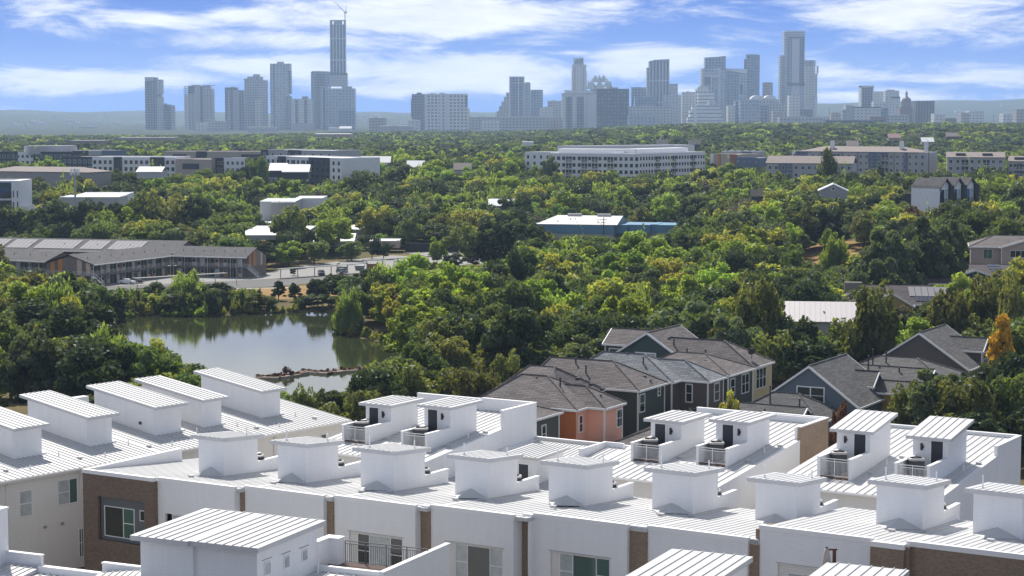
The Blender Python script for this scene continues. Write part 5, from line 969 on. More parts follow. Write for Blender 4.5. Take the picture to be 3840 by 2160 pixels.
# other roofs
KCX = []
def shed(lab, u0, u1, vt, vb, Y, m=lgr, rm=wroof, depth=18, slant=0, kind='warehouse', par=.25, pitched=0):
    z0 = aty(u0, vt, Y)[2]; z1 = aty(u0, vb, Y)[2]
    KCX.append(([(u0+(u1-u0)*.12, vt-5), (u1-(u1-u0)*.12, vt-5), (u1-(u1-u0)*.12, min(vb, vt+13)), (u0+(u1-u0)*.12, min(vb, vt+13))], Y-2))
    o, F, L, zt = apt('low_building', lab, kind, u0, Y, u1, Y+slant, vt, depth, z0-z1, m, rm, par=par, group='low roofs among the trees')
    if pitched: r = MB(); roofmb(r, F, -.4, L+.4, -.4, depth+.4, zt+.05, zt+pitched, 'gable' if pitched > 0 else 'hip'); r.build('pitched_roof', rm, o)
    return o
shed('pale grey shed with a white roof behind the dark tree row', 230, 450, 741, 780, 720, lgr); shed('white wing joined to the pale grey shed', 450, 508, 740, 780, 724, wapt, slant=40)
shed('grey and white flat warehouse at the centre left', 978, 1110, 757, 825, 720, wb, wroof, 25); shed('dark side block of the grey warehouse', 1020, 1108, 760, 822, 716, flatg, wroof, 4); shed('white upper box on the grey warehouse', 1110, 1212, 745, 790, 745, wapt, wroof, 20)
shed('broad glaring white roof left of the small trees', 890, 1130, 884, 900, 640, lgr, wroof, 52); shed('second glaring white roof behind the first', 880, 1020, 838, 850, 702, lgr, wroof, 36)
shed('white pitched roof with a rooftop chimney beside the car park', 1180, 1325, 906, 925, 655, lgr, wroof, 18, pitched=2.2); shed('low cream building with a red box and rooftop units', 1385, 1500, 905, 930, 668, sandp, wroof, 12)
shed('grey roofed shed behind the small trees', 1320, 1425, 862, 885, 705, lgr, mat('blue_grey_metal_roof', (.4, .42, .45), .5), 12, pitched=1.5)
shed('long dark fence line behind the empty car park', 1520, 1850, 912, 945, 672, mat('dark_timber', (.045, .04, .04), .9), flatg, .4, kind='fence', par=.01)
shed('white and pale house roof in front of the left complex', 520, 610, 645, 668, 830, lgr, wroof, 16, pitched=2, kind='house'); shed('white roof cluster below the charcoal block', 1015, 1075, 640, 665, 830, gapt, wroof, 12, pitched=3, kind='house'); shed('white roof with a dark gable right of the white roof cluster', 1065, 1160, 645, 672, 822, gapt, wroof, 12, pitched=3, kind='house')
shed('far flat pale building on the tree line with a rooftop block', 1182, 1318, 503, 514, 2000, sandp, wroof, 40, kind='building'); shed('long low grey roof on the left tree line', 450, 655, 517, 527, 1900, flatg, tanr, 40, kind='building'); shed('far red brown roofs at the left tree line', 270, 395, 528, 538, 1700, tanr, tanr, 30, kind='building'); shed('white roofed hall in the trees above the white complex', 1960, 2000, 533, 546, 1500, wapt, wroof, 20, kind='building')
for i, (u, v, Y, lab) in enumerate(((2480, 530, 1400, 'dark gabled cabin roof above the white complex'), (2600, 530, 1400, 'black pitched roof house above the white complex'), (1735, 625, 1000, 'brown gabled roof in the middle trees'), (3190, 535, 1300, 'small brown house in the right tree belt'), (3345, 505, 1600, 'pink brown roof in the right tree belt'), (3470, 520, 1550, 'pale flat roof in the right tree belt'), (1880, 760, 780, 'white gabled house left of the big light tree'), (2500, 770, 800, 'white cottage behind the red tower'), (2860, 725, 760, 'dark gabled house in the trees right of the blue warehouse'), (2790, 850, 730, 'rust red shed roof right of the blue warehouse'), (3740, 740, 720, 'white barn roof right of the three gabled house'), (3560, 500, 1700, 'brown roof at the far right tree belt'), (1560, 615, 1050, 'white flat roof in the trees at the centre'), (1390, 598, 1080, 'long white roof right of the charcoal block'), (1300, 470, 3000, 'tiny white roof below the blue glass block'))):
    m_, rm_ = ((gapt, sh_gy), (gapt, sh_gy), (lgr, tanr), (s_brn, tanr), (s_tan, mat('pink_roof', (.33, .22, .2), .8)), (s_tan, wroof), (lgr, wroof), (wapt, wroof), (gapt, sh_dk), (s_brn, mat('rust_roof', (.28, .1, .06), .8)), (cream, wroof), (s_brn, tanr), (wapt, wroof), (wapt, wroof), (wapt, wroof))[i]
    wd_ = (90 if Y < 900 else 62 if Y < 1250 else 44) if i not in (13,) else 150
    shed(lab, u-wd_/2, u+wd_/2, v+12, v+(32 if Y < 1250 else 22), Y, m_, rm_, 9, kind='house', pitched=2.6 if Y < 1000 else 3.4, par=.02)
x0 = 2960; Y = 700; F = Fr(-8, aty(3125, 715, Y)[:2]); z0 = pz(715, Y); u = thing('house', 'grey gabled cottage with a pale metal roof and a small square window', 'house', F.w(0, 5, z0-6), gH)
block(u, F, -5.2, 5.2, 0, 13, z0, pz(690, Y), mat('dove_grey_siding', (.33, .33, .35), .7, siding=.2), mat('blue_grey_metal_roof', (.4, .42, .45)), kind='gable', along='b', zb=z0-7, corners=False); window(u, F, 'a', .4, -.6, .6, z0+.1, z0+1.2, (1,), fr=.15, out=-1)
# dry golden grass behind the left white row
b = MB(); q = [rp0 for rp0 in (onz(-30, 1425, -2.2), onz(120, 1420, -2.4), onz(330, 1455, -2.0), onz(345, 1580, -.6), onz(60, 1600, -.6), onz(-30, 1590, -.6))]; b.poly([(x, y, hz(x, y)+.25) for x, y, z in q][::-1]); o = b.build('dry_grass', mat('golden_grass', (.20, .145, .055), .95, .1, var=.4, vs=.7)); tag(o, 'dry golden grass behind the left white townhouses', 'grass', kind='structure')
# road up the slope on the right and the dry meadow
def drape(name, ptsL, ptsR, m, label, cat, n=24):
    b = MB(); 
    for i in range(len(ptsL)-1):
        for j in range(n):
            f = lambda P, t: (P[i][0]+(P[i+1][0]-P[i][0])*t, P[i][1]+(P[i+1][1]-P[i][1])*t)
            q = [f(ptsL, j/n), f(ptsR, j/n), f(ptsR, (j+1)/n), f(ptsL, (j+1)/n)]; b.poly([(x, y, hz(x, y)+.12) for x, y in q][::-1])
    o = b.build(name, m); return tag(o, label, cat, kind='structure')
def rp(u, v): 
    z = 0
    for _ in range(30):
        p = onz(u, v, z); z = .5*z+.5*hz(p[0], p[1])
    return p[:2]
RL = [rp(*p) for p in ((2680, 915), (2990, 893), (3120, 880), (3290, 872))]; RR = [rp(*p) for p in ((2680, 930), (2990, 908), (3120, 896), (3290, 886))]
drape('road', RL, RR, asph, 'grey road rising through the trees on the right', 'road', 10)
ML = [rp(*p) for p in ((2945, 935), (3060, 918), (3180, 905), (3270, 905))]; MR = [rp(*p) for p in ((2975, 990), (3090, 1000), (3200, 985), (3250, 965))]
drape('meadow', ML, MR, mat('dry_grass', (.27, .17, .07)), 'sunlit dry meadow below the rising road', 'grass', 8)
# stone weirs and retaining wall in the pond
def weir(lab, pts, seed):
    rr = random.Random(seed); o = thing('stone_weir', lab, 'weir', (*pts[0], LZ), 'stone weirs crossing the pond'); s = MB(); q = MB()
    for (a, b) in zip(pts, pts[1:]):
        L_ = math.dist(a, b); F = Fr(math.degrees(math.atan2(b[1]-a[1], b[0]-a[0])), a); x = 0
        while x < L_:
            w = rr.uniform(1.0, 2.2); s.box(F, x, x+w-.05, -.9+rr.uniform(-.2, .1), .9, LZ-.4, LZ+.28+rr.uniform(-.06, .12)); q.box(F, x, x+w, -.6+rr.uniform(-.2, .2), 1.2, LZ-.3, LZ+.36+rr.uniform(0, .08)); x += w
    s.build('ledge_stone', mat('pale_limestone', (.52, .43, .36), .9, var=.2, vs=1.5), o); q.build('soil_bed', mat('red_brown_soil', (.09, .05, .035), .95, var=.3, vs=2), o); return o
WP1 = [onz(*px_, LZ)[:2] for px_ in ((962, 1418), (1030, 1420), (1126, 1406))]; WP2 = [onz(*px_, LZ)[:2] for px_ in ((1130, 1395), (1210, 1402), (1358, 1389))]
weir('short stone weir with rusty brush at the left in the pond', WP1, 3); weir('longer stone weir with rust red grass in the pond', WP2, 4)
rl = MB(); cx, cy_ = onz(372, 1225, LZ)[:2]
pts = [onz(*p, LZ)[:2] for p in ((340, 1275), (378, 1258), (412, 1247), (430, 1233), (433, 1220), (425, 1212))]
w_ = MB()
for a, b in zip(pts, pts[1:]):
    d = Vector((b[0]-a[0], b[1]-a[1])).normalized(); n = Vector((-d.y, d.x))*.6
    w_.hexa([(a[0], a[1], LZ-1), (b[0], b[1], LZ-1), (b[0]+n.x, b[1]+n.y, LZ-1), (a[0]+n.x, a[1]+n.y, LZ-1), (a[0], a[1], LZ+1.3), (b[0], b[1], LZ+1.3), (b[0]+n.x, b[1]+n.y, LZ+1.3), (a[0]+n.x, a[1]+n.y, LZ+1.3)])
o = w_.build('retaining_wall', conc); tag(o, 'curved pale concrete retaining wall at the left shore of the pond', 'wall')
b = MB(); q = [(x, y, LZ+1.25) for x, y in pts]+[(*onz(330, 1200, LZ+1.2)[:2], LZ+1.25), (*onz(300, 1260, LZ+1.2)[:2], LZ+1.25)]; b.poly(q); o = b.build('lawn', mat('lawn', (.15, .16, .045), .95, var=.2)); tag(o, 'small lawn behind the curved retaining wall', 'grass', kind='structure')
# ================================================================ downtown
def fac(name, wall, g1, g2, bw=3.2, fh=3.6, mort=.55): return mat(name, g1, .4, .5, var=.06, vs=.02, facade=(bw, fh, mort, g2, wall))
f_dark = fac('dark_glass_facade', (.16, .17, .19), (.015, .02, .03), (.03, .04, .055), 8, 7.2, 1.6); f_glass = fac('blue_glass_facade', (.26, .30, .36), (.05, .08, .13), (.12, .17, .24), 9, 7.6, 1.0); f_grey = fac('grey_concrete_facade', (.40, .40, .40), (.03, .035, .045), (.09, .10, .12), 8.4, 7, 2.4); f_pale = fac('pale_concrete_facade', (.60, .59, .57), (.05, .06, .075), (.13, .14, .16), 9, 7.2, 2.9); f_white = fac('white_grid_facade', (.70, .69, .66), (.03, .035, .045), (.07, .08, .1), 10, 9, 2.0); f_tan = fac('tan_facade', (.42, .36, .32), (.04, .04, .05), (.1, .1, .11), 8, 7.2, 2.4); f_strip = fac('striped_white_facade', (.72, .71, .70), (.04, .05, .06), (.08, .09, .1), 90, 9, 3.6); f_vert = fac('vertical_fin_facade', (.46, .48, .51), (.03, .035, .05), (.06, .075, .1), 9, 60, 2.0); f_black = fac('black_grid_facade', (.02, .022, .026), (.05, .06, .08), (.17, .19, .22), 8, 9, 2.0); f_brown = fac('brown_fin_facade', (.13, .11, .10), (.015, .015, .02), (.03, .03, .035), 7, 90, 2.2); f_sil = fac('silver_glass_facade', (.38, .41, .45), (.17, .2, .25), (.30, .34, .40), 9, 8, 1.2)
conc_f = mat('far_concrete', (.42, .41, .40), .8, var=.05); dark_f = mat('far_dark_band', (.05, .06, .075), .5); lite_f = mat('far_white_panel', (.62, .62, .62), .7); granite = mat('sunset_granite', (.22, .155, .135), .8, var=.08); copper = mat('brown_metal_dome', (.15, .10, .09), .6)
RGK = {1: (480, 0, 2.6833), 2: (1440, 160, 2.6833), 3: (2080, 80, 2.5255), 4: (2880, 240, 2.6833)}
def kx(k, x): return RGK[k][0]+x/RGK[k][2]
def ky(k, y): return RGK[k][1]+y/RGK[k][2]
ROT = 24
def tower(label, k, Y, segs, zb=-18, name='skyscraper', cat='skyscraper', rot=0):
    """segs: (part, x0, x1, ytop, ybot|None, material, depth m, setback m)"""
    cx = (segs[0][1]+segs[0][2])/2; p = aty(kx(k, cx), 1080, Y); o = thing(name, label, cat, (p[0], Y, zb), 'buildings of the downtown skyline')
    for s in segs:
        nm, x0, x1, yt, yb, m, dep, sb = s[:8]; sl = s[8] if len(s) > 8 else 0
        X0, X1 = aty(kx(k, x0), 1080, Y+sb)[0], aty(kx(k, x1), 1080, Y+sb)[0]; zt = aty(0, ky(k, yt), Y+sb)[2]; z0 = zb if yb is None else aty(0, ky(k, yb), Y+sb)[2]
        zt2 = aty(0, ky(k, yt+sl), Y+sb)[2]
        b = MB(); W_ = X1-X0
        if rot and dep >= 25:                 # turned plan: two faces towards us
            xm = X0+W_*rot; la, lb = (xm-X0)*.45, (X1-xm)*2.2; q = [(xm, Y+sb), (X1, Y+sb+lb), (X1+X0-xm, Y+sb+la+lb), (X0, Y+sb+la)]
        else: q = [(X0, Y+sb), (X1, Y+sb), (X1, Y+sb+dep), (X0, Y+sb+dep)]
        zz_ = [zt+(zt2-zt)*(x-X0)/W_ for x, y in q]
        b.hexa([(x, y, z0) for x, y in q]+[(x, y, z) for (x, y), z in zip(q, zz_)]); b.build(nm, m, o)
    return o
B_ = 'body'
tower('stepped dark tower with a notched right side at the far left of the skyline', 1, 5700, [(B_, 203, 318, 778, None, f_dark, 35, 0), ('side_slab', 318, 372, 800, 950, f_grey, 30, 2), ('side_slab', 318, 358, 950, 975, f_dark, 30, 2), ('side_slab', 318, 374, 975, None, f_grey, 30, 2), ('crown', 203, 296, 776, 815, conc_f, 20, -.6), ('dark_recess', 222, 268, 815, 875, dark_f, 2, -.7)])
tower('lower dark wing joined in front of the stepped dark tower', 1, 5600, [(B_, 317, 410, 1040, None, f_grey, 30, 0), (B_, 372, 455, 1052, None, f_dark, 30, -1), (B_, 455, 497, 1060, None, f_grey, 30, 1)], rot=.66)
o = tower('broad grey tower with an open steel frame and thin roof plate on top', 1, 5600, [(B_, 635, 840, 862, None, f_grey, 40, 0), (B_, 593, 636, 945, None, f_pale, 35, 1), (B_, 780, 878, 895, None, f_grey, 35, -1), ('central_fin', 697, 752, 858, None, conc_f, 10, -2), ('plant_room', 668, 750, 853, 866, conc_f, 15, 5), ('roof_plate', 780, 890, 857, 861, dark_f, 30, -2), ('dark_band', 637, 697, 868, 945, dark_f, 2, -.5), ('dark_stripe', 752, 778, 868, None, dark_f, 2, -.6)])
fr_ = MB()
for x in (594, 606, 620, 634):
    X = aty(kx(1, x), 1080, 5601)[0]; fr_.box(W0, X-.5, X+.5, 5601, 5602, aty(0, ky(1, 945), 5601)[2], aty(0, ky(1, 868), 5601)[2])
for y in (870, 890, 910, 930):
    z = aty(0, ky(1, y), 5601)[2]; fr_.box(W0, aty(kx(1, 593), 1080, 5601)[0], aty(kx(1, 636), 1080, 5601)[0], 5600.5, 5602.5, z-.6, z+.6)
for x in (846, 860, 874): X = aty(kx(1, x), 1080, 5599)[0]; fr_.box(W0, X-.4, X+.4, 5599, 5600, aty(0, ky(1, 896), 5599)[2], aty(0, ky(1, 860), 5599)[2])
fr_.build('open_frame', dark_f, o)
tower('dark tower with pale vertical lines between the broad grey and stepped grey towers', 1, 5500, [(B_, 1000, 1120, 880, None, f_dark, 35, 0), (B_, 1120, 1180, 908, None, f_dark, 30, 1), ('fin', 1030, 1052, 900, None, f_grey, 3, -1), ('fin', 1085, 1125, 910, None, f_grey, 3, -1.2), ('plant_room', 1060, 1102, 873, 881, conc_f, 10, 8), ('fin', 1128, 1140, 910, None, conc_f, 3, -.5)])
tower('stepped grey concrete tower crowned by three setbacks', 1, 5550, [(B_, 1187, 1410, 805, None, f_grey, 40, 0), ('setback', 1218, 1370, 771, 805, f_grey, 28, 6), ('setback', 1283, 1347, 747, 771, conc_f, 14, 12), ('setback', 1190, 1222, 790, 806, conc_f, 14, 4), ('bay', 1300, 1365, 1005, None, f_pale, 3, -2)], rot=.68)
tower('tall pale blue glass tower with open corner frames left of the supertall', 1, 5650, [(B_, 1453, 1635, 640, None, f_sil, 40, 0), ('right_bay', 1635, 1658, 712, 945, f_dark, 30, 1), ('right_bay', 1600, 1660, 966, None, f_glass, 30, -2), ('corner_frame', 1635, 1640, 640, 712, conc_f, 25, 1), ('corner_frame', 1653, 1658, 640, 712, conc_f, 25, 1), ('corner_frame', 1640, 1653, 640, 645, conc_f, 25, 1), ('corner_frame', 1640, 1653, 660, 664, conc_f, 25, 1), ('corner_frame', 1640, 1653, 683, 687, conc_f, 25, 1), ('plant_room', 1522, 1587, 620, 640, conc_f, 15, 8), ('edge_strip', 1484, 1495, 650, None, dark_f, 2, -.5), ('edge_strip', 1453, 1464, 645, 1060, f_dark, 2, -.4)])
tower('shorter gridded tower with a brown plant room left of the supertall', 1, 5450, [(B_, 1660, 1868, 995, None, f_pale, 35, 0), ('dark_stripe', 1700, 1728, 1005, None, f_dark, 2, -.5), ('dark_stripe', 1790, 1820, 1005, None, f_dark, 2, -.5), ('plant_room', 1770, 1826, 970, 995, mat('brown_block', (.22, .17, .14), .8), 12, 8), ('podium', 1668, 1890, 1240, None, conc_f, 40, -2)])
tower('slender dark tower with rounded shoulders just left of the supertall', 1, 5750, [(B_, 1857, 2033, 722, None, f_glass, 35, 0), ('top', 1868, 2022, 714, 722, conc_f, 30, 2), ('recess', 1910, 1995, 745, None, f_dark, 2, -.5)], rot=.3)
o = tower('supertall tower under construction with a crane on its roof', 1, 5650, [(B_, 2052, 2205, 250, 735, f_vert, 32, 0), ('crown', 2052, 2070, 200, 250, f_grey, 30, 0), ('crown', 2090, 2168, 205, 250, f_grey, 30, 1), ('crown', 2190, 2205, 198, 250, f_grey, 30, 0), ('roof_slab', 2052, 2205, 200, 206, conc_f, 32, -.3), ('roof_slab', 2050, 2207, 245, 250, conc_f, 32, -.3), ('lower_shaft', 2046, 2217, 735, 870, f_grey, 36, -2), ('floor_band', 2045, 2217, 733, 752, dark_f, 36, -2.5), ('column', 2050, 2062, 700, 740, conc_f, 30, -1)])
cr = MB(); q = lambda x, y: Vector(aty(kx(1, x), ky(1, y), 5655))
cr.tube(q(2184, 200), q(2184, 125), 1.6, 4); cr.build('crane_mast', steel, o)
cr = MB(); cr.tube(q(2190, 130), q(2078, 18), 1.3, 4, .6); cr.build('crane_jib', steel, o); cr = MB(); cr.tube(q(2190, 130), q(2196, 66), 1.2, 4, .8); cr.tube(q(2196, 66), q(2100, 45), .25, 3); cr.build('crane_back_stay', steel, o); cr = MB(); c_ = q(2190, 124); cr.box(W0, c_.x-5, c_.x+4, 5652, 5658, c_.z-3, c_.z+2); cr.build('crane_cab', lite_f, o)
tower('broad silver glass block at the foot of the supertall', 1, 5500, [(B_, 2025, 2295, 890, None, f_sil, 45, 0), ('left_wing', 1955, 2030, 870, None, f_sil, 40, 2), ('dark_stripe', 1980, 1998, 880, None, dark_f, 2, 1), ('roof_step', 2165, 2265, 868, 891, f_sil, 25, 10), ('dark_patch', 2130, 2297, 1105, None, f_glass, 3, -1)])
for lab, k, Y, x0, x1, yt, m in (('small white gridded block at the foot of the broad grey tower', 1, 5200, 703, 800, 1240, f_pale), ('grey low block left of the dark lined tower', 1, 5300, 800, 1000, 1216, f_grey), ('long pale low block below the stepped grey tower', 1, 5000, 1215, 1505, 1278, conc_f), ('brown low block right of the silver glass block', 1, 5000, 2435, 2600, 1186, f_tan), ('pale podium at the foot of the silver glass block', 1, 5100, 2030, 2240, 1285, lite_f),
    ('low brown and white hall left of the white gridded block', 2, 4300, -40, 300, 838, conc_f), ('small white block left of the white gridded block', 2, 4800, 252, 366, 780, f_pale), ('pale low block right of the white gridded block', 2, 5400, 865, 1170, 748, f_grey), ('white low block before the pale low block', 2, 5000, 985, 1170, 790, f_pale), ('dark narrow side of the white gridded block', 2, 5500, 845, 862, 662, f_tan),
    ('long grey residential block in the middle of the skyline', 2, 5000, 1170, 1640, 745, f_grey), ('pale brown low block left of the wide hotel', 2, 5100, 1640, 1790, 758, f_tan), ('grey barrel roofed block left of the wide hotel', 2, 5800, 1645, 1785, 585, f_grey), ('grey block below the barrel roofed block', 2, 5600, 1570, 1700, 650, f_pale), ('low pale block with a white roof right of the black gridded block', 3, 5000, 695, 1115, 805, f_grey), ('silver low block with a bright roof', 3, 4900, 690, 930, 885, f_sil), ('light block with fine lines left of the staggered towers', 3, 5400, 1030, 1195, 698, f_sil), ('dark block with a plain top left of the curved tower', 3, 5300, 750, 955, 720, f_glass),
    ('white block with small windows among the staggered towers', 3, 5300, 1195, 1320, 668, f_pale), ('small white block at the foot of the slant roofed glass tower', 3, 5000, 1625, 1692, 800, f_pale), ('dark glass block with a bright front', 3, 5000, 1693, 1740, 755, f_glass), ('silver glass block with a dark slot', 3, 4950, 1740, 1925, 748, f_sil), ('blue glass side of the silver glass block', 3, 5000, 1925, 2010, 800, f_glass), ('tan block with a sloping roof at the foot of the twin tower', 3, 4900, 2050, 2150, 850, f_tan), ('grey slab behind the tan block', 3, 5300, 2050, 2200, 780, f_grey), ('pale brown stepped block at the foot of the twin tower', 3, 4950, 2200, 2300, 700, f_pale), ('low dark block right of the twin tower', 3, 5000, 2255, 2420, 835, f_dark), ('long low grey blocks right of the twin tower', 3, 4700, 2110, 2576, 905, f_grey),
    ('pale ribbed block right of the dark cube', 4, 5200, 1985, 2135, 470, f_pale), ('small grey block left of the pale ribbed block', 4, 5100, 1910, 1988, 492, f_tan), ('white low block at the far right edge', 4, 4800, 2330, 2462, 498, f_pale), ('brown block at the far right edge', 4, 4600, 2462, 2620, 455, f_tan), ('low rust block near the dark cube', 4, 4400, 1752, 1862, 545, granite), ('pale small block right of the dark cube', 4, 4800, 1640, 1745, 500, f_pale), ('low grey block beside the domed capitol', 4, 4700, 1180, 1390, 510, f_grey), ('rusty low block left of the domed capitol', 4, 4300, 998, 1155, 528, granite), ('small pale block left of the gridded hospital block', 4, 4900, 610, 725, 490, f_tan), ('dark slope roofed hall on the tree line', 4, 3900, 560, 1140, 566, dark_f), ('far low apartment block on the left hill', 1, 6300, -930, -780, 1290, f_pale), ('second far low apartment block on the left hill', 1, 6200, -470, -290, 1270, f_grey)):
    tower(lab, k, Y, [(B_, x0, x1, yt, None, m, 40, 0), ('roof_house', x0+(x1-x0)*.3, x0+(x1-x0)*.55, yt-6, yt, conc_f, 12, 10)], name='city_block', cat='building')
o = tower('white gridded apartment tower block with a dark left end', 2, 5400, [(B_, 415, 845, 515, None, f_white, 40, 0), ('dark_end', 288, 415, 518, None, f_dark, 40, 1), ('white_pier', 610, 662, 520, None, lite_f, 3, -1), ('white_pier', 415, 432, 520, None, lite_f, 3, -1), ('white_pier', 565, 585, 515, None, lite_f, 3, -1), ('dark_bay', 823, 843, 535, 640, dark_f, 3, -1.2), ('plant_room', 337, 386, 502, 518, f_dark, 15, 5), ('plant_room', 470, 525, 508, 516, conc_f, 15, 5), ('plant_room', 566, 618, 505, 516, conc_f, 15, 5), ('plant_room', 670, 742, 518, 522, conc_f, 15, -.5), ('plant_room', 762, 812, 514, 517, conc_f, 15, 5), ('balcony_stack', 279, 288, 570, 750, f_dark, 20, 3)])
tower('grey tower stepping down to the left like a staircase', 2, 5600, [(B_, 1230, 1262, 502, None, f_grey, 30, 0), ('step', 1207, 1230, 547, None, f_grey, 30, 0), ('step', 1183, 1207, 594, None, f_grey, 30, 0), ('step', 1158, 1183, 640, None, f_grey, 30, 0), ('step', 1134, 1158, 688, None, f_grey, 30, 0), ('step', 1118, 1134, 735, None, f_grey, 30, 0)])
tower('white edged glass tower right of the staircase tower', 2, 5500, [(B_, 1270, 1402, 350, None, f_glass, 30, 0), ('white_edge', 1260, 1272, 342, None, lite_f, 30, -1), ('white_edge', 1348, 1358, 350, None, lite_f, 3, -1), ('white_edge', 1402, 1412, 342, None, lite_f, 30, -1), ('top_beam', 1260, 1412, 340, 348, lite_f, 30, -1.2), ('right_part', 1412, 1472, 403, None, f_sil, 30, 3), ('round_top', 1420, 1464, 398, 404, lite_f, 25, 4), ('terrace_band', 1268, 1402, 404, 410, lite_f, 3, -1.1)])
tower('plain blue grey tower right of the white edged tower', 2, 5700, [(B_, 1474, 1598, 476, None, f_glass, 40, 0), ('top_line', 1474, 1600, 474, 478, dark_f, 40, -.5)], rot=.62)
tower('wide beige hotel tower with two dark window bands', 2, 5200, [(B_, 1788, 2130, 515, None, f_pale, 45, 0), ('cornice', 1784, 2110, 510, 520, conc_f, 48, -2), ('upper', 1812, 2095, 482, 515, f_pale, 35, 5), ('plant_room', 1820, 1850, 477, 483, conc_f, 20, 8), ('window_band', 1828, 1885, 545, None, f_dark, 3, -.6), ('window_band', 1935, 2005, 545, None, f_dark, 3, -.6), ('pier', 2050, 2128, 520, None, lite_f, 3, -.8)])
o = tower('slim pale tower with a curved swooping crown', 2, 5650, [(B_, 1884, 2033, 285, None, f_pale, 35, 0), ('upper', 1888, 2028, 220, 285, f_pale, 32, 1), ('dark_stripe', 1905, 1922, 235, None, f_grey, 2, -.6), ('dark_stripe', 1990, 2006, 235, None, f_grey, 2, -.6)])
b = MB(); X = lambda x, y: aty(kx(2, x), ky(2, y), 5655); n = 10
for i in range(n):
    x0 = 1908+99*i/n; x1 = 1908+99*(i+1)/n; g = lambda x: 168-22*((x-1908)/99)**1.5-8*abs((x-1940)/60)**2*0
    p0, p1, q0, q1 = X(x0, 222), X(x1, 222), X(x1, g(x1)), X(x0, g(x0)); b.hexa([(p0[0], 5650, p0[2]), (p1[0], 5650, p1[2]), (p1[0], 5675, p1[2]), (p0[0], 5675, p0[2]), (q0[0], 5650, q1[2]), (q0[0]-(q0[0]-p1[0]), 5650, q0[2]), (p1[0], 5675, q0[2]), (p0[0], 5675, q1[2])])
b.build('curved_crown', f_sil, o); b = MB()
for i in range(8):
    t0, t1 = i/8, (i+1)/8; f = lambda t: (1900+85*t, 152+26*math.sin(t*2.2)*(1-t*.6)-8*t); a, c = X(*f(t0)), X(*f(t1)); b.tube((a[0], 5648, a[2]), (c[0], 5648, c[2]), 2.0, 5)
b.build('roof_blade', lite_f, o)
o = tower('tower with a folded glass crown of pointed facets', 3, 5500, [(B_, 350, 505, 632, None, f_sil, 45, 0), ('shoulder', 338, 522, 610, None, f_sil, 40, 3)])
cb = MB(); P_ = lambda x, y, d=0: Vector(aty(kx(3, x), ky(3, y), 5500))+Vector((0, d, 0)); c0 = P_(428, 610).x; zb_ = P_(428, 612).z
for ring, (rad, ytop, nn_) in enumerate(((39, 560, 8), (28, 535, 8), (19, 507, 8))):
    zt_ = P_(0, ytop).z
    for i in range(nn_):
        t0, t1 = 2*math.pi*(i-.5)/nn_+ring*.39, 2*math.pi*(i+.5)/nn_+ring*.39; tm = (t0+t1)/2; w = lambda t, r, z: (c0+r*math.cos(t)*1.0, 5525+r*math.sin(t), z); z_ = zb_-8 if ring == 0 else P_(0, (600, 575, 560)[ring]).z
        cb.poly([w(t0, rad, z_), w(t1, rad, z_), w(tm, rad*.78, zt_)]); cb.poly([w(t0, rad, z_), w(tm, rad*.78, zt_), w(t0, rad*.55, z_+4)]); cb.poly([w(t1, rad, z_), w(t1, rad*.55, z_+4), w(tm, rad*.78, zt_)])
cb.build('folded_crown', mat('crown_glass', (.42, .47, .45), .25, .7, .2), o)
tower('black gridded office block with an open roof corner', 2, 5050, [(B_, 2135, 2440, 468, None, f_black, 45, 0), ('corner_post', 2448, 2456, 466, None, f_black, 45, 0), ('corner_fill', 2425, 2450, 490, None, f_black, 45, 1), ('roof_line', 2135, 2455, 464, 470, dark_f, 45, -.5), ('plant_room', 2255, 2345, 450, 466, flatg, 18, 10)])
tower('dark framed block with a white roof grille left of the curved tower', 3, 5600, [(B_, 717, 862, 624, None, f_glass, 35, 0), ('grille', 812, 858, 626, 634, lite_f, 3, -.6)])
tower('tall tower with a curved sloping top and pale vertical fins', 3, 5500, [(B_, 882, 1072, 388, None, f_vert, 38, 0), ('curved_top', 882, 930, 378, 390, f_glass, 38, 0, -12), ('curved_top', 930, 1072, 364, 390, f_glass, 38, 0, -6), ('left_strip', 862, 884, 437, None, f_grey, 30, 3), ('front_bay', 955, 1030, 400, None, f_vert, 4, -3)])
tower('grey block right of the curved tower', 3, 5700, [(B_, 1072, 1163, 590, None, f_grey, 35, 0)], rot=.35)
tower('terraced white block stepping up to the right', 3, 5350, [(B_, 1315, 1452, 665, None, f_white, 30, 0), ('step', 1322, 1446, 640, 665, f_pale, 25, 3), ('step', 1337, 1430, 625, 640, f_pale, 20, 6), ('step', 1350, 1415, 614, 625, conc_f, 15, 9)])
tower('pale square office block among the staggered towers', 3, 5250, [(B_, 1345, 1495, 672, None, f_strip, 35, 0)])
tower('striped white terraced office building at the foot of the slant roofed tower', 3, 4900, [(B_, 1250, 1578, 905, None, f_strip, 45, 0), ('step', 1268, 1565, 845, 905, f_strip, 40, 4), ('step', 1290, 1552, 792, 845, f_strip, 35, 8), ('step', 1440, 1512, 755, 792, f_pale, 20, 12)])
o = tower('glass tower with a tilted transparent crown', 3, 5600, [(B_, 1398, 1606, 443, None, f_sil, 40, 0), ('crown', 1405, 1545, 343, 443, f_glass, 36, 1, -8), ('crown', 1547, 1600, 333, 443, f_glass, 36, 1, -6), ('left_strip', 1372, 1400, 448, None, f_pale, 35, 2), ('white_beam', 1412, 1540, 512, 526, lite_f, 4, -3), ('dark_recess', 1405, 1462, 528, 600, dark_f, 3, -1), ('white_post', 1462, 1470, 526, 700, lite_f, 4, -3)])
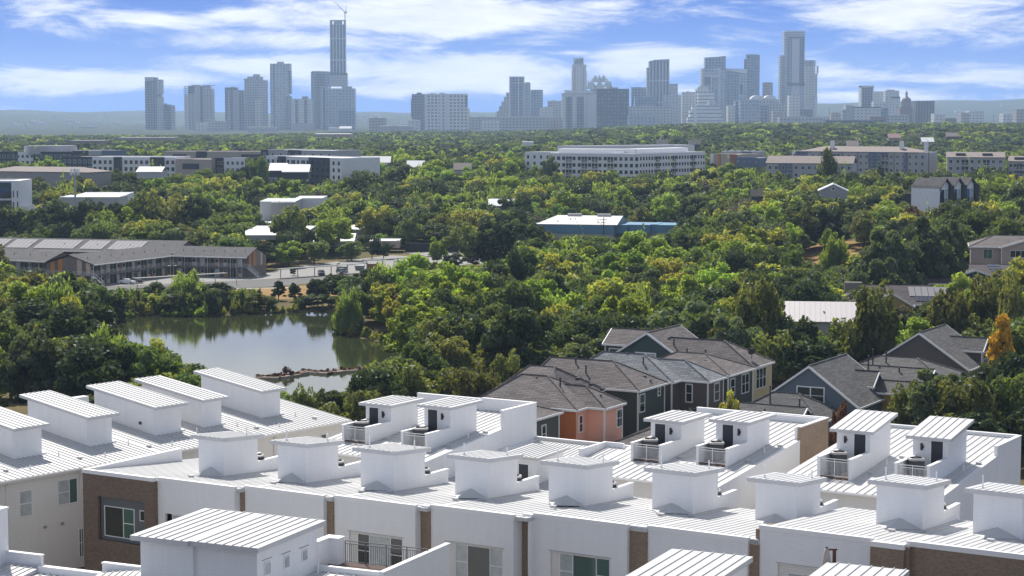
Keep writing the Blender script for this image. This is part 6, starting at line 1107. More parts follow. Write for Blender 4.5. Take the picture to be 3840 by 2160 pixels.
tower('blue glass tower with a slanting roof', 3, 5450, [(B_, 1548, 1800, 449, None, f_glass, 45, 0, 55), ('roof_edge', 1548, 1800, 446, 452, lite_f, 45, -1, 55), ('bright_side', 1545, 1600, 455, None, f_sil, 3, -1.5, 10), ('bright_side', 1720, 1802, 495, None, f_sil, 3, -1.5, 12), ('slot', 1738, 1760, 600, 690, dark_f, 3, -2)])
tower('dark faceted tower left of the twin tower', 3, 5600, [(B_, 1793, 1943, 312, None, f_dark, 38, 0), ('left_part', 1770, 1794, 357, None, f_grey, 32, 2), ('facet', 1793, 1858, 314, None, f_glass, 3, -1.5)], rot=.4)
tower('short beige tower between the dark faceted and twin towers', 3, 5500, [(B_, 1950, 2057, 580, None, f_tan, 35, 0), ('plant_room', 1970, 2030, 577, 582, conc_f, 15, 8)], rot=.55)
o = tower('low hall with a barrel roof before the beige tower', 3, 5100, [(B_, 1855, 2105, 740, None, f_grey, 40, 0)], name='city_block', cat='building')
for xa, xb, yt in ((1860, 1990, 700), (1985, 2103, 700)):
    b = MB(); n = 10; pts = [(xa+(xb-xa)*(1-math.cos(math.pi*i/n))/2, 740-(740-yt)*math.sin(math.pi*i/n)) for i in range(n+1)]
    for (x0, y0), (x1, y1) in zip(pts, pts[1:]):
        p0, p1 = aty(kx(3, x0), ky(3, y0), 5100), aty(kx(3, x1), ky(3, y1), 5100); b.poly([p0, p1, (p1[0], 5140, p1[2]), (p0[0], 5140, p0[2])]); zz = aty(0, ky(3, 741), 5100)[2]; b.poly([(p0[0], 5100, zz), (p1[0], 5100, zz), p1, p0])
    b.build('barrel_roof', lite_f, o)
tower('tall twin slab tower with a bright centre panel, highest on the right', 3, 5600, [(B_, 2147, 2338, 100, None, f_sil, 40, 0), ('crown', 2147, 2338, 92, 145, f_grey, 42, -1), ('top_rail', 2147, 2338, 90, 100, lite_f, 42, -1.5), ('dark_frame', 2182, 2335, 145, 605, f_dark, 4, -1.6), ('centre_panel', 2220, 2290, 165, 582, mat('bright_panel', (.5, .5, .51), .6), 3, -3), ('centre_panel', 2222, 2295, 606, None, mat('bright_panel', (.5, .5, .51), .6), 3, -3), ('left_slab', 2112, 2150, 322, None, f_grey, 38, 3), ('left_strip', 2147, 2182, 145, None, f_sil, 3, -1.8), ('belt', 2182, 2345, 583, 610, dark_f, 6, -4), ('light_strip', 2195, 2212, 165, 582, f_sil, 3, -2.6)])
tower('pale tower stepped against the right of the twin tower', 3, 5650, [(B_, 2340, 2453, 370, None, f_pale, 35, 0), ('right_bay', 2453, 2472, 422, 497, f_pale, 30, 1), ('right_bay', 2440, 2463, 497, 712, f_pale, 30, 1), ('lower_block', 2357, 2475, 712, None, f_pale, 35, -3), ('cap', 2342, 2453, 367, 420, f_sil, 30, -.8)], rot=.7)
tower('white framed dark tower left of the domed capitol', 4, 5400, [(B_, 907, 1030, 225, None, f_dark, 35, 0), ('frame_top', 905, 1032, 218, 236, lite_f, 36, -1), ('frame_side', 905, 917, 220, None, lite_f, 36, -1), ('frame_side', 1020, 1032, 220, None, lite_f, 36, -1)])
tower('pale slab with a curved top beside the white framed tower', 4, 5600, [(B_, 1030, 1150, 281, None, f_pale, 35, 0), ('plant', 1050, 1130, 276, 282, conc_f, 20, 4)], rot=.6)
tower('pale tower with a roof garden left of the domed capitol', 4, 5500, [(B_, 1150, 1287, 268, None, f_pale, 35, 0), ('plant_room', 1165, 1242, 257, 268, conc_f, 18, 6), ('front_step', 1172, 1298, 330, None, f_pale, 8, -8), ('roof_garden', 1205, 1298, 328, 345, mat('far_foliage', (.03, .045, .02), .9), 6, -9)])
tower('low white block with a bright roof between the pale towers', 4, 5000, [(B_, 1032, 1165, 378, None, f_pale, 30, 0)], name='city_block', cat='building')
tower('gridded pale hospital block with a stair tower', 4, 4600, [(B_, 835, 1110, 432, None, f_pale, 40, 0), ('stair_tower', 757, 832, 415, None, conc_f, 35, -1), ('left_wing', 727, 760, 458, None, f_sil, 30, 3), ('right_wing', 1110, 1180, 446, None, f_glass, 35, 1), ('roof_line', 835, 1110, 430, 442, dark_f, 40, -.5)], name='city_block', cat='building')
tower('dark brown cube shaped tower right of the domed capitol', 4, 4900, [(B_, 1455, 1640, 375, None, f_brown, 45, 0), ('roof_line', 1455, 1641, 372, 379, dark_f, 45, -.6)])
o = tower('domed red granite capitol with a lantern and statue', 4, 5000, [(B_, 1180, 1560, 545, None, granite, 50, 8), ('portico', 1300, 1428, 440, None, granite, 45, 0)], name='capitol', cat='capitol')
c0 = aty(kx(4, 1360), 1080, 5025); S_ = 5025/FL/2.6833
zc = lambda y: aty(0, ky(4, y), 5025)[2]
d = MB(); d.lathe((c0[0], 5025, 0), [(52*S_, zc(500)), (52*S_, zc(430)), (53*S_, zc(428)), (51*S_, zc(405)), (52*S_, zc(385)), (50*S_, zc(382))], 20); d.build('drum', granite, o)
d = MB(); 
for i in range(20): t = 2*math.pi*i/20; d.tube((c0[0]+54*S_*math.cos(t), 5025+54*S_*math.sin(t), zc(500)), (c0[0]+54*S_*math.cos(t), 5025+54*S_*math.sin(t), zc(432)), .9, 5)
d.build('colonnade', granite, o)
d = MB(); d.lathe((c0[0], 5025, 0), [(50*S_*math.cos(t), zc(382)+(zc(328)-zc(382))*math.sin(t)) for t in [i*.145 for i in range(10)]], 20); d.build('dome', copper, o, True)
d = MB(); d.lathe((c0[0], 5025, 0), [(14*S_, zc(335)), (14*S_, zc(325)), (11*S_, zc(323)), (11*S_, zc(298)), (13*S_, zc(296)), (9*S_, zc(285)), (4*S_, zc(275)), (2*S_, zc(273)), (1.5*S_, zc(257))], 12); d.build('lantern', granite, o)
# dark crane arm behind the white apartment block
p, q = Vector(aty(2236, 552, 1180)), Vector(aty(2212, 502, 1180)); u = thing('crane_arm', 'dark slanting lattice crane arm behind the white apartment block', 'crane', (p.x, p.y, p.z-14)); m = MB(); m.tube(p-(q-p)*1.4, q, .55, 4, .4); m.build('boom', gapt, u); m = MB(); m.tube(q, q+Vector((-1.4, 0, .9)), .4, 4); m.tube(q, q+Vector((1.0, 0, 1.2)), .3, 4); m.build('boom_head', gapt, u)

# scattered pale buildings on the wooded hills
rr = random.Random(21)
hillm = mat('pale_hill_house', (.6, .58, .55), .8)
for i in range(34):
    u = rr.choice([rr.uniform(0, 540), rr.uniform(1330, 1560), rr.uniform(3080, 3840), rr.uniform(20, 480)]); Y = rr.uniform(6300, 9600); x = aty(u, 400, Y)[0]; z = hz(x, Y); w_ = rr.uniform(14, 60); b = MB(); b.box(W0, x, x+w_, Y, Y+20, z-2, z+rr.uniform(5, 12)); b.box(W0, x-1, x+w_+1, Y-1, Y+21, z+12.1, z+12.8) if i % 3 == 0 else b.box(W0, x+w_*.2, x+w_*.5, Y+4, Y+14, z+5, z+14); o = b.build('hill_building', hillm); tag(o, 'tiny pale building on the hazy wooded hills behind the skyline', 'building', 'pale buildings scattered on the hills')
# ================================================================ trees
barkm = mat('bark', (.075, .06, .048), .95, .1, var=.25, vs=1)
LM = dict(oak=leafmat('oak_leaves', (0.134, 0.186, 0.064), 0.03, 0.3, 0.5), dark=leafmat('dark_leaves', (0.07, 0.097, 0.046), 0.03, 0.22, 0.4), bright=leafmat('bright_leaves', (0.256, 0.358, 0.077), 0.03, 0.2, 0.58), olive=leafmat('olive_leaves', (0.166, 0.192, 0.07), 0.03, 0.25, 0.5), yellow=leafmat('yellow_green_leaves', (0.333, 0.352, 0.09), 0.03, 0.2, 0.58), gold=leafmat('golden_leaves', (0.538, 0.346, 0.045), 0.015, 0.15, 0.5), rust=leafmat('rust_leaves', (0.179, 0.09, 0.064), 0.01, 0.2, 0.35), willow=leafmat('willow_leaves', (0.243, 0.333, 0.096), 0.015, 0.2, 0.55), grey=leafmat('grey_twigs', (0.154, 0.147, 0.115), 0.01, 0.2, 0.3), blue=leafmat('grey_green_leaves', (0.128, 0.166, 0.092), 0.015, 0.25, 0.45), cedar=leafmat('cedar_leaves', (0.064, 0.096, 0.045), 0.015, 0.2, 0.35))
def leafcloud(seed, R, Hh, z0, n, ls, shape='round', lobes=18, droop=0, asp=1.5, fill=.25):
    g = np.random.default_rng(seed); cz = z0+Hh/2
    k = g.normal(size=(lobes, 3)); k /= np.linalg.norm(k, axis=1)[:, None]; rad = g.uniform(.3, .92, lobes)**.8
    c = k*rad[:, None]*np.array([R, R, Hh/2]); t = (c[:, 2]/(Hh/2)+1)/2
    if shape == 'cone': c[:, :2] *= (1.15-t)[:, None]
    if shape == 'vase': c[:, :2] *= (.55+.6*t)[:, None]
    if shape == 'dome': c[:, 2] = np.abs(c[:, 2])*1.3-Hh*.28; c[:, :2] *= 1.1
    lr = g.uniform(.15, .33, lobes)*R*(.75 if shape == 'cone' else 1)
    i = g.integers(0, lobes, n); d = g.normal(size=(n, 3)); d /= np.linalg.norm(d, axis=1)[:, None]; d[:, 2] = np.where(d[:, 2] < -.3, d[:, 2]*.5, d[:, 2])
    rr = np.where(g.random(n) < fill, g.random(n)**.5, g.uniform(.82, 1.12, n)); p = c[i]+d*(lr[i]*rr)[:, None]*np.array([1, 1, .8])
    if droop: p[:, 2] -= droop*g.random(n)**1.5*Hh*.35
    p[:, 2] = np.maximum(p[:, 2], -Hh/2*1.02)
    nr = d*.9+np.array([0, 0, .35])+g.normal(size=(n, 3))*(1.15 if ls < .42 and ls > .36 else .85); nr /= np.linalg.norm(nr, axis=1)[:, None]
    a = np.cross(nr, g.normal(size=(n, 3))); 
    if droop: a = np.cross(nr, np.cross(nr, np.array([[0, 0, 1.]]))+g.normal(size=(n, 3))*.25)*0+np.array([[0, 0, -1.]])+g.normal(size=(n, 3))*.35
    a /= np.linalg.norm(a, axis=1)[:, None]; b = np.cross(nr, a); b /= np.linalg.norm(b, axis=1)[:, None]+1e-6
    rq = np.percentile(np.hypot(p[:, 0], p[:, 1]), 97); zq = np.percentile(p[:, 2], 99.3); kx_, kz_ = R/rq, Hh/2/zq
    kz_ = np.where(p[:, 2] > 0, kz_, 1.0); p = p*np.stack([np.full(n, kx_), np.full(n, kx_), kz_], 1); c = c*np.array([kx_, kx_, 1])
    s = ls*g.uniform(.6, 1.35, n)[:, None]; a = a*s*asp*.5; b = b*s*.5; p = p+np.array([0, 0, cz])
    bend = nr*s*.18
    V = np.stack([p-a, p+b-bend, p+a, p-b-bend], 1).reshape(-1, 3); return V, c+np.array([0, 0, cz]), lr
def meshq(name, V, m):
    n = len(V)//4; me = bpy.data.meshes.new(name); me.vertices.add(len(V)); me.vertices.foreach_set('co', V.astype(np.float32).ravel()); me.loops.add(len(V)); me.loops.foreach_set('vertex_index', np.arange(len(V), dtype=np.int32))
    me.polygons.add(n); me.polygons.foreach_set('loop_start', np.arange(n, dtype=np.int32)*4); me.polygons.foreach_set('loop_total', np.full(n, 4, dtype=np.int32)); me.materials.append(m); me.update(calc_edges=True); me.validate(); return me
def trunkmesh(name, seed, cs, lr, z0, r=.24):
    rr = random.Random(seed); b = MB(); top = (rr.uniform(-.2, .2), rr.uniform(-.2, .2), z0+.8); b.tube((0, 0, -.6), top, r, 8, r*.72)
    for i in np.argsort(-lr)[:9]:
        c = cs[i]; m = (top[0]*.5+c[0]*.45, top[1]*.5+c[1]*.45, max(top[2]+.3, (top[2]+c[2])/2+.2)); b.tube(top, m, r*.5, 5, r*.3); b.tube(m, tuple(c), r*.3, 4, r*.1)
    me = bpy.data.meshes.new(name); me.from_pydata(b.v, [], b.f); me.materials.append(barkm); me.update(); return me
# kinds: shape, crown radius, crown height, crown base, leaves near
KIND = dict(oak=('round', 4.6, 7.0, 2.2), dark=('round', 4.2, 7.8, 1.6), bright=('round', 4.2, 8.4, 1.4), olive=('dome', 4.8, 6.6, 2.2), yellow=('round', 4.3, 7.0, 2.0), gold=('cone', 3.4, 8.6, 1.2), rust=('dome', 4.0, 5.6, 1.6), willow=('dome', 4.8, 8.6, 1.0), grey=('vase', 4.2, 6.8, 2.0), blue=('round', 3.9, 8.0, 1.2), cedar=('cone', 3.0, 9.0, .8))
LOD = {0: (9500, .40), 1: (4200, .45), 2: (900, 1.0)}
PROTO = {}
def proto(kind, lod, var):
    k = (kind, lod, var)
    if k in PROTO: return PROTO[k]
    sh, R, Hh, z0 = KIND[kind]; n, ls = LOD[lod]; seed = hash((sorted(KIND).index(kind), lod, var)) % 99991
    w = kind == 'willow'
    if kind == 'grey': n = int(n*.55)
    V, cs, lr = leafcloud(seed, R, Hh, z0, n, ls*(.8 if w else 1), sh, 52 if lod == 0 else 34 if lod == 1 else 20, 1 if w else 0, 3.2 if w else 1.5)
    PROTO[k] = (meshq('crown_mesh', V, LM[kind]), trunkmesh('trunk_mesh', seed, cs, lr, z0)); return PROTO[k]
KCL = [([(3695,1205),(3830,1205),(3830,1325),(3705,1325)], 294), ([(0,1452),(110,1440),(300,1475),(325,1530),(60,1545),(0,1535)], 335), ([(900,846),(1120,846),(1120,890),(900,895)], 636), ([(395,1275),(440,1212),(520,1188),(1262,1164),(1280,1246),(1400,1272),(1480,1290),(1560,1300),(1440,1350),(1360,1395),(1375,1430),(1230,1490),(1070,1480),(740,1390),(690,1370),(600,1290),(450,1290)], 476),
 ([(0,895),(930,900),(1010,950),(1030,1040),(1000,1060),(830,1062),(480,1085),(390,1075),(360,1035),(290,1030),(0,1005)], 562), ([(480,1085),(860,1068),(1300,1010),(1290,1040),(980,1075),(490,1095)], 545), ([(1000,965),(1500,957),(1500,1000),(1300,1035),(1030,1060)], 600), ([(1520,942),(1920,938),(1920,980),(1700,990),(1570,985)], 640),
 ([(1985,840),(2080,800),(2390,800),(2460,830),(2545,838),(2545,872),(2420,890),(2080,885),(2000,860)], 722), ([(1965,555),(2660,550),(2665,615),(2400,648),(2200,640),(1965,605)], 955), ([(2660,572),(2850,570),(2850,635),(2780,635)], 985), ([(2960,550),(3465,545),(3465,615),(3200,610),(2960,585)], 905), ([(2870,582),(3090,580),(3090,625),(2900,625)], 880),
 ([(3540,565),(3840,565),(3840,610),(3560,615)], 915), ([(0,555),(1290,555),(1290,636),(1160,645),(1000,636),(880,608),(660,628),(340,630),(0,632)], 905), ([(0,670),(100,680),(100,770),(0,780)], 695), ([(230,735),(510,735),(510,757),(230,757)], 718), ([(975,745),(1215,740),(1215,770),(1110,795),(985,800)], 714), ([(900,843),(1120,843),(1120,875),(900,885)], 636), ([(1190,890),(1320,890),(1320,915)], 648),
 ([(3430,665),(3700,665),(3700,750),(3560,760),(3525,815),(3440,800)], 645), ([(3635,870),(3840,870),(3840,1000),(3645,1000)], 478), ([(3490,985),(3830,985),(3820,1025),(3500,1030)], 453), ([(3430,1032),(3640,1040),(3640,1062),(3430,1060)], 428), ([(3190,1062),(3590,1062),(3580,1110),(3480,1145),(3220,1110)], 383), ([(2975,1128),(3200,1128),(3170,1200),(2990,1205)], 342), ([(2965,930),(3060,920),(3250,908),(3250,950),(3180,990),(3060,990),(2970,970)], 610), ([(3000,893),(3280,874),(3280,888),(3000,912)], 645),
 ([(1905,1390),(2020,1335),(2260,1335),(2275,1240),(2520,1215),(2620,1270),(2790,1290),(2910,1380),(2910,1420),(3050,1350),(3150,1330),(3330,1330),(3400,1275),(3480,1228),(3700,1275),(3700,1330),(3540,1390),(3440,1460),(3240,1550),(3040,1560),(2800,1540),(2400,1700),(1900,1600)], 300), ([(520,640),(610,640),(610,660),(520,660)], 830), ([(1015,640),(1160,640),(1160,668),(1015,668)], 830), ([(200,960),(390,1010),(380,1060),(250,1030)], 530), ([(2330,765),(2372,765),(2372,800)], 800), ([(2930,690),(3160,690),(3160,735),(2930,740)], 700),
 ([(372,1212),(436,1212),(436,1262),(372,1262)], 470), ([(680,1035),(1280,1060),(1280,1090),(980,1100),(980,1075),(860,1070)], 520)]
KCL += KCX
def clear(u, v, Y):
    for P, ym in KCL:
        if Y < ym:
            n = len(P); ins = False
            for i in range(n):
                x1, y1 = P[i]; x2, y2 = P[(i+1) % n]
                if (y1 > v) != (y2 > v) and u < (x2-x1)*(v-y1)/(y2-y1)+x1: ins = not ins
            if ins: return False
    return True
RECT = [(T, -47, 52, -20, 57, 0), (TB, -20, 3, -20, 45, 0), (TH, -25, 6, -18, 60, 3), (TH, 5, 33, 18, 94, 3), (FW2, -2, 27, -6, 16, 2), (FW1, -4, 40, -6, 18, 2), (FW3, -4, 44, -6, 16, 2), (FW4, -4, 77, -4, 21, 2), (FW3, -10, 70, 10, 36, 2), (FW1, -4, 40, 14, 50, 0)]
SH = [(o.location, [Vector(c) for c in o.bound_box]) for o in []]
FOOT = []
for o in list(C.objects):
    if o.parent is None and o.type == 'EMPTY' and o['category'] in ('apartments', 'house', 'warehouse', 'office', 'building', 'fence') and o.location.y < 1300:
        xs = []; 
        for ch in o.children:
            if ch.type == 'MESH':
                for c in ch.bound_box: xs.append((c[0]+o.location.x, c[1]+o.location.y))
        if xs: a = np.array(xs); FOOT.append((a[:, 0].min()-2, a[:, 0].max()+2, a[:, 1].min()-2, a[:, 1].max()+2) if o.location.y > 330 else (0, 0, 0, 0))
LOTS = [[onz(u_, v_, -2)[:2] for u_, v_ in ((-30, 1428), (120, 1425), (330, 1460), (345, 1580), (-30, 1600))], [(-150, 505), (-109, 521), (-69, 533), (-46, 556), (-27, 578), (-9, 616), (32, 640), (34, 692), (-38, 668), (-66, 612), (-76, 575), (-98, 578), (-114, 545), (-150, 528)]]
def free(x, y, r=1.5):
    for F, a0, a1, b0, b1, m in RECT:
        a, b = F.loc(x, y)
        if a0-m < a < a1+m and b0-m < b < b1+m: return False
    for (x0, x1, y0, y1) in FOOT:
        if x0 < x < x1 and y0 < y < y1: return False
    if in_poly(LAKE, np.array([x]), np.array([y]))[0] or dist_poly(LAKE, np.array([x]), np.array([y]))[0] < r: return False
    for P in LOTS:
        if in_poly(P, np.array([x]), np.array([y]))[0]: return False
    return True
TREES = []     # (x, y, z, kind, sx, sz, rot, label or None)
# trees one can pick out in the photograph: u, v of the top, distance, half width (px), kind, label
HERO = [(1308,1098,432,62,'willow','drooping light green willow leaning over the pond edge'), (1450,1003,466,115,'willow','large rounded pale willow behind the pond edge'), (1560,1090,420,90,'grey','grey twiggy tree on the pond bank right of the willow'), (1490,1120,412,62,'yellow','yellowing small tree beside the willow'), (1700,995,420,82,'bright','tall bright green tree right of the willows'), (1855,985,425,80,'dark','tall dark tree beside the tall bright green one'), (1950,945,440,85,'dark','broad dark tree in the middle of the pond wood'), (2060,962,455,100,'yellow','yellow green tree high in the pond wood'), (2150,990,450,85,'yellow','second yellow green tree right of the first'), (2412,870,520,120,'bright','large fresh green tree in front of the blue warehouse'), (2720,905,500,105,'bright','broad fresh green tree right of the warehouse'), (2795,855,545,95,'bright','tall fresh green tree further right of the warehouse'),
 (1990,1075,392,80,'cedar','dark conical tree at the back of the pond wood'), (2090,1040,400,70,'cedar','dark conical tree with a pointed top'), (1910,1130,385,95,'dark','dark ivy covered tree by the water'), (2160,1100,380,95,'bright','bright round tree before the dark conical ones'), (2400,1105,372,75,'willow','soft pale green feathery tree above the teal house'),
 (1660,1272,300,165,'olive','wide olive green tree between the pond and the houses'), (1850,1300,306,160,'olive','olive tree with yellowing leaves left of the houses'), (1480,1372,286,150,'olive','olive tree leaning toward the pond behind the roof doors'), (2010,1235,318,150,'oak','mid green tree above the dark green house'), (2200,1180,335,150,'oak','mid green round tree left of the teal house'), (1240,1468,262,100,'dark','dark tree behind the left pair of roof doors'), (1130,1458,255,75,'olive','olive tree at the far end of the left white row'), (1370,1440,268,110,'olive','olive tree over the left roof doors'), (1780,1390,268,120,'olive','olive tree at the left gable of the orange house'), (1900,1330,284,90,'olive','olive tree just left of the taupe roofs'), (1700,1400,276,150,'olive','olive tree over the tall white end wall'),
 (2840,1060,318,135,'olive','large sycamore left of the white metal roof'), (3275,1080,322,125,'olive','large sycamore in front of the white metal roof'), (2700,1150,345,150,'oak','mid green tree behind the yellow house'), (3560,1095,338,120,'olive','olive tree right of the ochre house'), (3700,1040,345,125,'olive','tall olive tree right of the solar panels'), (3810,1045,330,100,'olive','olive tree at the right edge'), (3765,1190,296,75,'gold','golden yellow autumn tree at the right edge'), (3810,1330,262,115,'dark','dark green tree in the lower right corner'), (3500,1395,256,130,'blue','feathery grey green tree in front of the grey gabled house'), (3600,1415,258,110,'blue','second feathery grey green tree before the grey gabled house'), (3430,1440,258,110,'olive','feathery olive tree behind the white access roofs'), (3700,1440,256,80,'dark','dark tree right of the feathery ones'),
 (2742,1480,250,48,'yellow','small yellowing tree beside the white gutter house'), (3160,1515,247,45,'rust','small rusty leaved tree below the slate blue gable'), (400,1262,288,135,'willow','large feathery green bush behind the long white roof rooms'), (575,1290,284,105,'yellow','thin golden tree reaching over the pond'), (255,1120,345,60,'yellow','thin young yellowing tree at the left shore'), (150,1235,335,110,'olive','olive brush behind the second left roof room'), (30,1200,310,130,'oak','mid green tree at the left edge'),
 (585,1062,484,58,'dark','dark shrubby tree on the far bank, left of the plume'), (705,1028,486,92,'willow','plume like feathery tree on the far bank'), (822,1060,485,60,'dark','dark shrubby tree right of the plume'), (925,1085,487,52,'oak','small round tree on the far bank'), (500,1090,487,60,'oak','mid green shrubby tree on the far bank left of the dark one'), (640,1078,482,62,'oak','rounded green tree at the foot of the plume'), (765,1075,482,62,'dark','dark tree right at the foot of the plume'), (870,1090,483,55,'blue','grey green tree on the far bank'), (960,1120,484,48,'bright','low bright tree on the far bank'), (545,1100,480,50,'bright','low fresh green tree on the far bank'), (405,1120,476,55,'dark','dark tree at the far left of the far bank'), (460,1130,476,45,'olive','olive bush beside the retaining wall'), (1010,1130,483,36,'oak','low round bush on the grass bank'), (1130,1135,482,36,'oak','second low round bush on the grass bank'), (1240,1110,484,42,'oak','round bush at the right of the grass bank'), (1043,1055,500,34,'cedar','small cypress like tree on the grass bank'), (1104,1062,498,32,'cedar','second small cypress like tree on the grass bank'), (1192,1048,486,50,'dark','dense dark round tree on the grass bank'), (440,1085,490,70,'oak','mid green tree on the far bank at the left'), (330,1090,470,90,'bright','bright tree at the left end of the pond'), (1270,1030,498,70,'dark','dark tree at the right end of the drive'),
 (40,782,640,85,'dark','dark tree at the left end of the row behind the motel'), (150,785,642,75,'dark','dark domed tree second in the row behind the motel'), (245,757,648,85,'dark','tall dark tree third in the row behind the motel'), (345,755,650,85,'dark','tall dark tree with forked trunk behind the motel'), (440,765,652,75,'dark','dark tree behind the transformer pole'), (530,728,655,105,'olive','largest olive dark tree behind the motel'), (625,722,660,110,'olive','second large olive dark tree behind the motel'), (720,740,662,95,'dark','broad dark tree behind the right motel wing'), (800,755,664,80,'dark','dark tree near the right end of the row behind the motel'), (860,800,650,60,'dark','last dark tree of the row behind the motel'),
 (1095,775,632,85,'olive','dark olive tree in front of the glaring white roofs'), (1085,870,612,52,'blue','dark small tree right of the motel'), (1180,905,618,62,'oak','shrubby tree behind the skips'), (1320,905,632,60,'oak','shrubby tree left of the white van'), (1395,885,640,38,'dark','narrow dark tree behind the far carport'), (1440,910,640,40,'dark','second narrow dark tree behind the far carport'), (1640,890,606,42,'bright','light green young tree beside the empty car park'), (1700,950,600,45,'dark','dark bush beside the light young tree'), (1380,1010,520,60,'dark','dark tree at the end of the drive by the willow'), (1780,945,600,50,'grey','bare twiggy tree in front of the car park'), (1870,935,605,45,'oak','small round tree in front of the car park'), (1100,1000,575,18,'dark','slim dark cactus like tree between the carport posts'),
 (3580,752,598,125,'olive','broad dark domed tree before the three gabled house'), (3005,765,610,95,'olive','round tree with a clear trunk beside the rising road'), (3120,775,615,85,'dark','dark tree beside the rising road'), (3235,795,600,90,'blue','grey green tree at the end of the road'), (3410,778,600,48,'rust','rust red bush at the corner of the three gabled house'), (3345,870,432,130,'blue','large grey green tree above the ochre house'), (3460,822,442,125,'blue','tall grey green tree left of the tan house'), (3555,835,450,75,'blue','grey green tree against the tan house'), (3290,975,400,120,'blue','grey green tree below the meadow'), (3130,900,520,75,'willow','single feathery tree on the dry meadow'), (3110,860,560,40,'bright','small bright tree by the road'), (2860,860,560,75,'dark','dark tree left of the meadow'), (2950,925,480,80,'oak','round tree at the left of the meadow'),
 (1860,745,800,75,'bright','large light tree in the middle belt'), (1690,735,770,75,'bright','light green tree behind the long dark fence'), (1180,600,930,55,'oak','tree standing in front of the charcoal block'), (970,590,930,48,'oak','tree in front of the white block of the left complex'), (2060,590,930,42,'blue','grey green tree in front of the white complex'), (3100,560,860,55,'olive','tall olive tree in front of the long blue grey block'), (3290,625,820,40,'cedar','dark cone before the long blue grey block')]
for (u, vt, Y, hw, kind, lab) in HERO:
    x = aty(u, 1080, Y)[0]; z = hz(x, Y); zt = aty(u, vt, Y)[2]; sh, R, Hh, z0 = KIND[kind]; h = max(zt-z, 2.5)
    TREES.append((x, Y, z, kind, hw*Y/FL/R/1.12, h/(Hh+z0)/1.02, rng.uniform(0, 6.28), lab))
def zone(u, v):
    if v > 1130 and u < 900: return 'in the thicket on the left shore of the pond'
    if v > 1000 and u < 1300: return 'along the far bank of the pond'
    if u < 1300 and v > 690: return 'in the belt behind the motel'
    if u < 1300: return 'in the belt before the left complex'
    if v > 1150 and u < 2300: return 'in the wood between the pond and the houses'
    if v > 900 and u < 2650: return 'in the wood at the right of the pond'
    if v > 1000: return 'among the houses on the right slope'
    if u > 2650 and v > 690: return 'beside the rising road on the right'
    if v > 690: return 'around the blue warehouse'
    return 'in the belt before the right apartment blocks'
LBK = dict(cedar='dark conical tree', oak='mid green round tree', dark='dark green dense tree', bright='fresh green tree', olive='olive green domed tree', yellow='yellow green tree', gold='golden autumn tree', rust='rust brown tree', willow='pale feathery tree', grey='bare twiggy grey tree', blue='grey green upright tree')
kinds = [q for q in KIND if q != 'cedar']; wts = np.array([.25, .17, .15, .17, .09, 0, .002, .04, .03, .09]); wts /= wts.sum(); wts2 = np.array([.26, .1, .32, .12, .08, 0, .001, .05, .03, .05]); wts2 /= wts2.sum(); wts3 = np.array([.36, .34, .05, .1, .02, 0, .001, .02, .03, .2]); wts3 /= wts3.sum(); wts4 = np.array([.32, .2, .04, .40, .0, 0, 0, 0, .02, .12]); wts4 /= wts4.sum()
occ = [(t[0], t[1], t[4]*KIND[t[3]][1]) for t in TREES]
occa = np.array(occ)
y = 248.0; cand = []
while y < 3700:
    s = 7.4 if y < 520 else 8.0 if y < 800 else 9 if y < 1300 else 12 if y < 2000 else 17
    n = int((.54*y+30)/s)
    for i in range(n):
        x = (-.27*y-15)+(i+rng.random())*(.54*y+30)/n; yy = y+rng.uniform(-.5, .5)*s
        cand.append((x, yy, s))
    y += s*.9
for (x, yy, s) in cand:
    if yy < 700:
        d = np.hypot(occa[:, 0]-x, occa[:, 1]-yy)
        if (d < occa[:, 2]*.75).any(): continue
    if yy < 1300 and not free(x, yy, 2.0): continue
    z = hz(x, yy) if yy < 900 else float(terr(np.array([x]), np.array([yy]))[0])
    k = kinds[rng.choice(len(kinds), p=(wts4 if yy < 340 else wts3 if yy > 1250 else wts2 if 385 < yy < 640 and -.085 < x/yy < .11 else wts))]; sh, R, Hh, z0 = KIND[k]
    sx = s*rng.uniform(.5, .95)/R*(1.0 if yy < 800 else .95); sx = min(sx, 1.7 if yy < 1300 else 2.3); szz = rng.uniform(.7, 1.35)*(.6+.4*sx if yy < 1300 else 1.0)
    if 300 < x/yy*1000 and yy > 340: pass
    ok = False
    for _ in range(3):
        h = (Hh+z0)*szz; u, vt = proj(x, yy, z+h); ub, vb = proj(x, yy, z+.5); hw = R*sx*FL/yy
        if all(clear(uu, vv, yy) for uu, vv in ((u, vt), (u, vt+6), (u-hw*.8, (vt+vb)/2), (u+hw*.8, (vt+vb)/2), (u, (vt+vb)/2), (u-hw*.5, vt+(vb-vt)*.2), (u+hw*.5, vt+(vb-vt)*.2), (u, vb-4))): ok = True; break
        szz *= .62; sx *= .8
    if not ok: continue
    if yy > 1300:                       # the tree line under the towers
        lim = np.interp(u, [0, 700, 1300, 1900, 2300, 2700, 3300, 3840], [512, 510, 500, 486, 472, 462, 455, 458])
        if vt < lim-4: szz *= max(.45, 1-(lim-vt)/max(vb-vt, 1)); 
        u, vt = proj(x, yy, z+(Hh+z0)*szz)
        if vt < lim-10: continue
    TREES.append((x, yy, z, k, sx, szz, rng.uniform(0, 6.28), None))
def onscreen(t): u, v = proj(t[0], t[1], t[2]+4); return -80 < u < 3920
TREES = [t for t in TREES if onscreen(t)]
heros = [t for t in TREES if t[7]]; rest = [t for t in TREES if not t[7]]
size = lambda t: t[4]*KIND[t[3]][1]*t[5]*FL*FL/t[1]**2
rest.sort(key=lambda t: t[1]/math.sqrt(max(.3, t[4]*t[5])))
NI = 300-len(heros); indiv = heros+rest[:NI]; mass = rest[NI:]
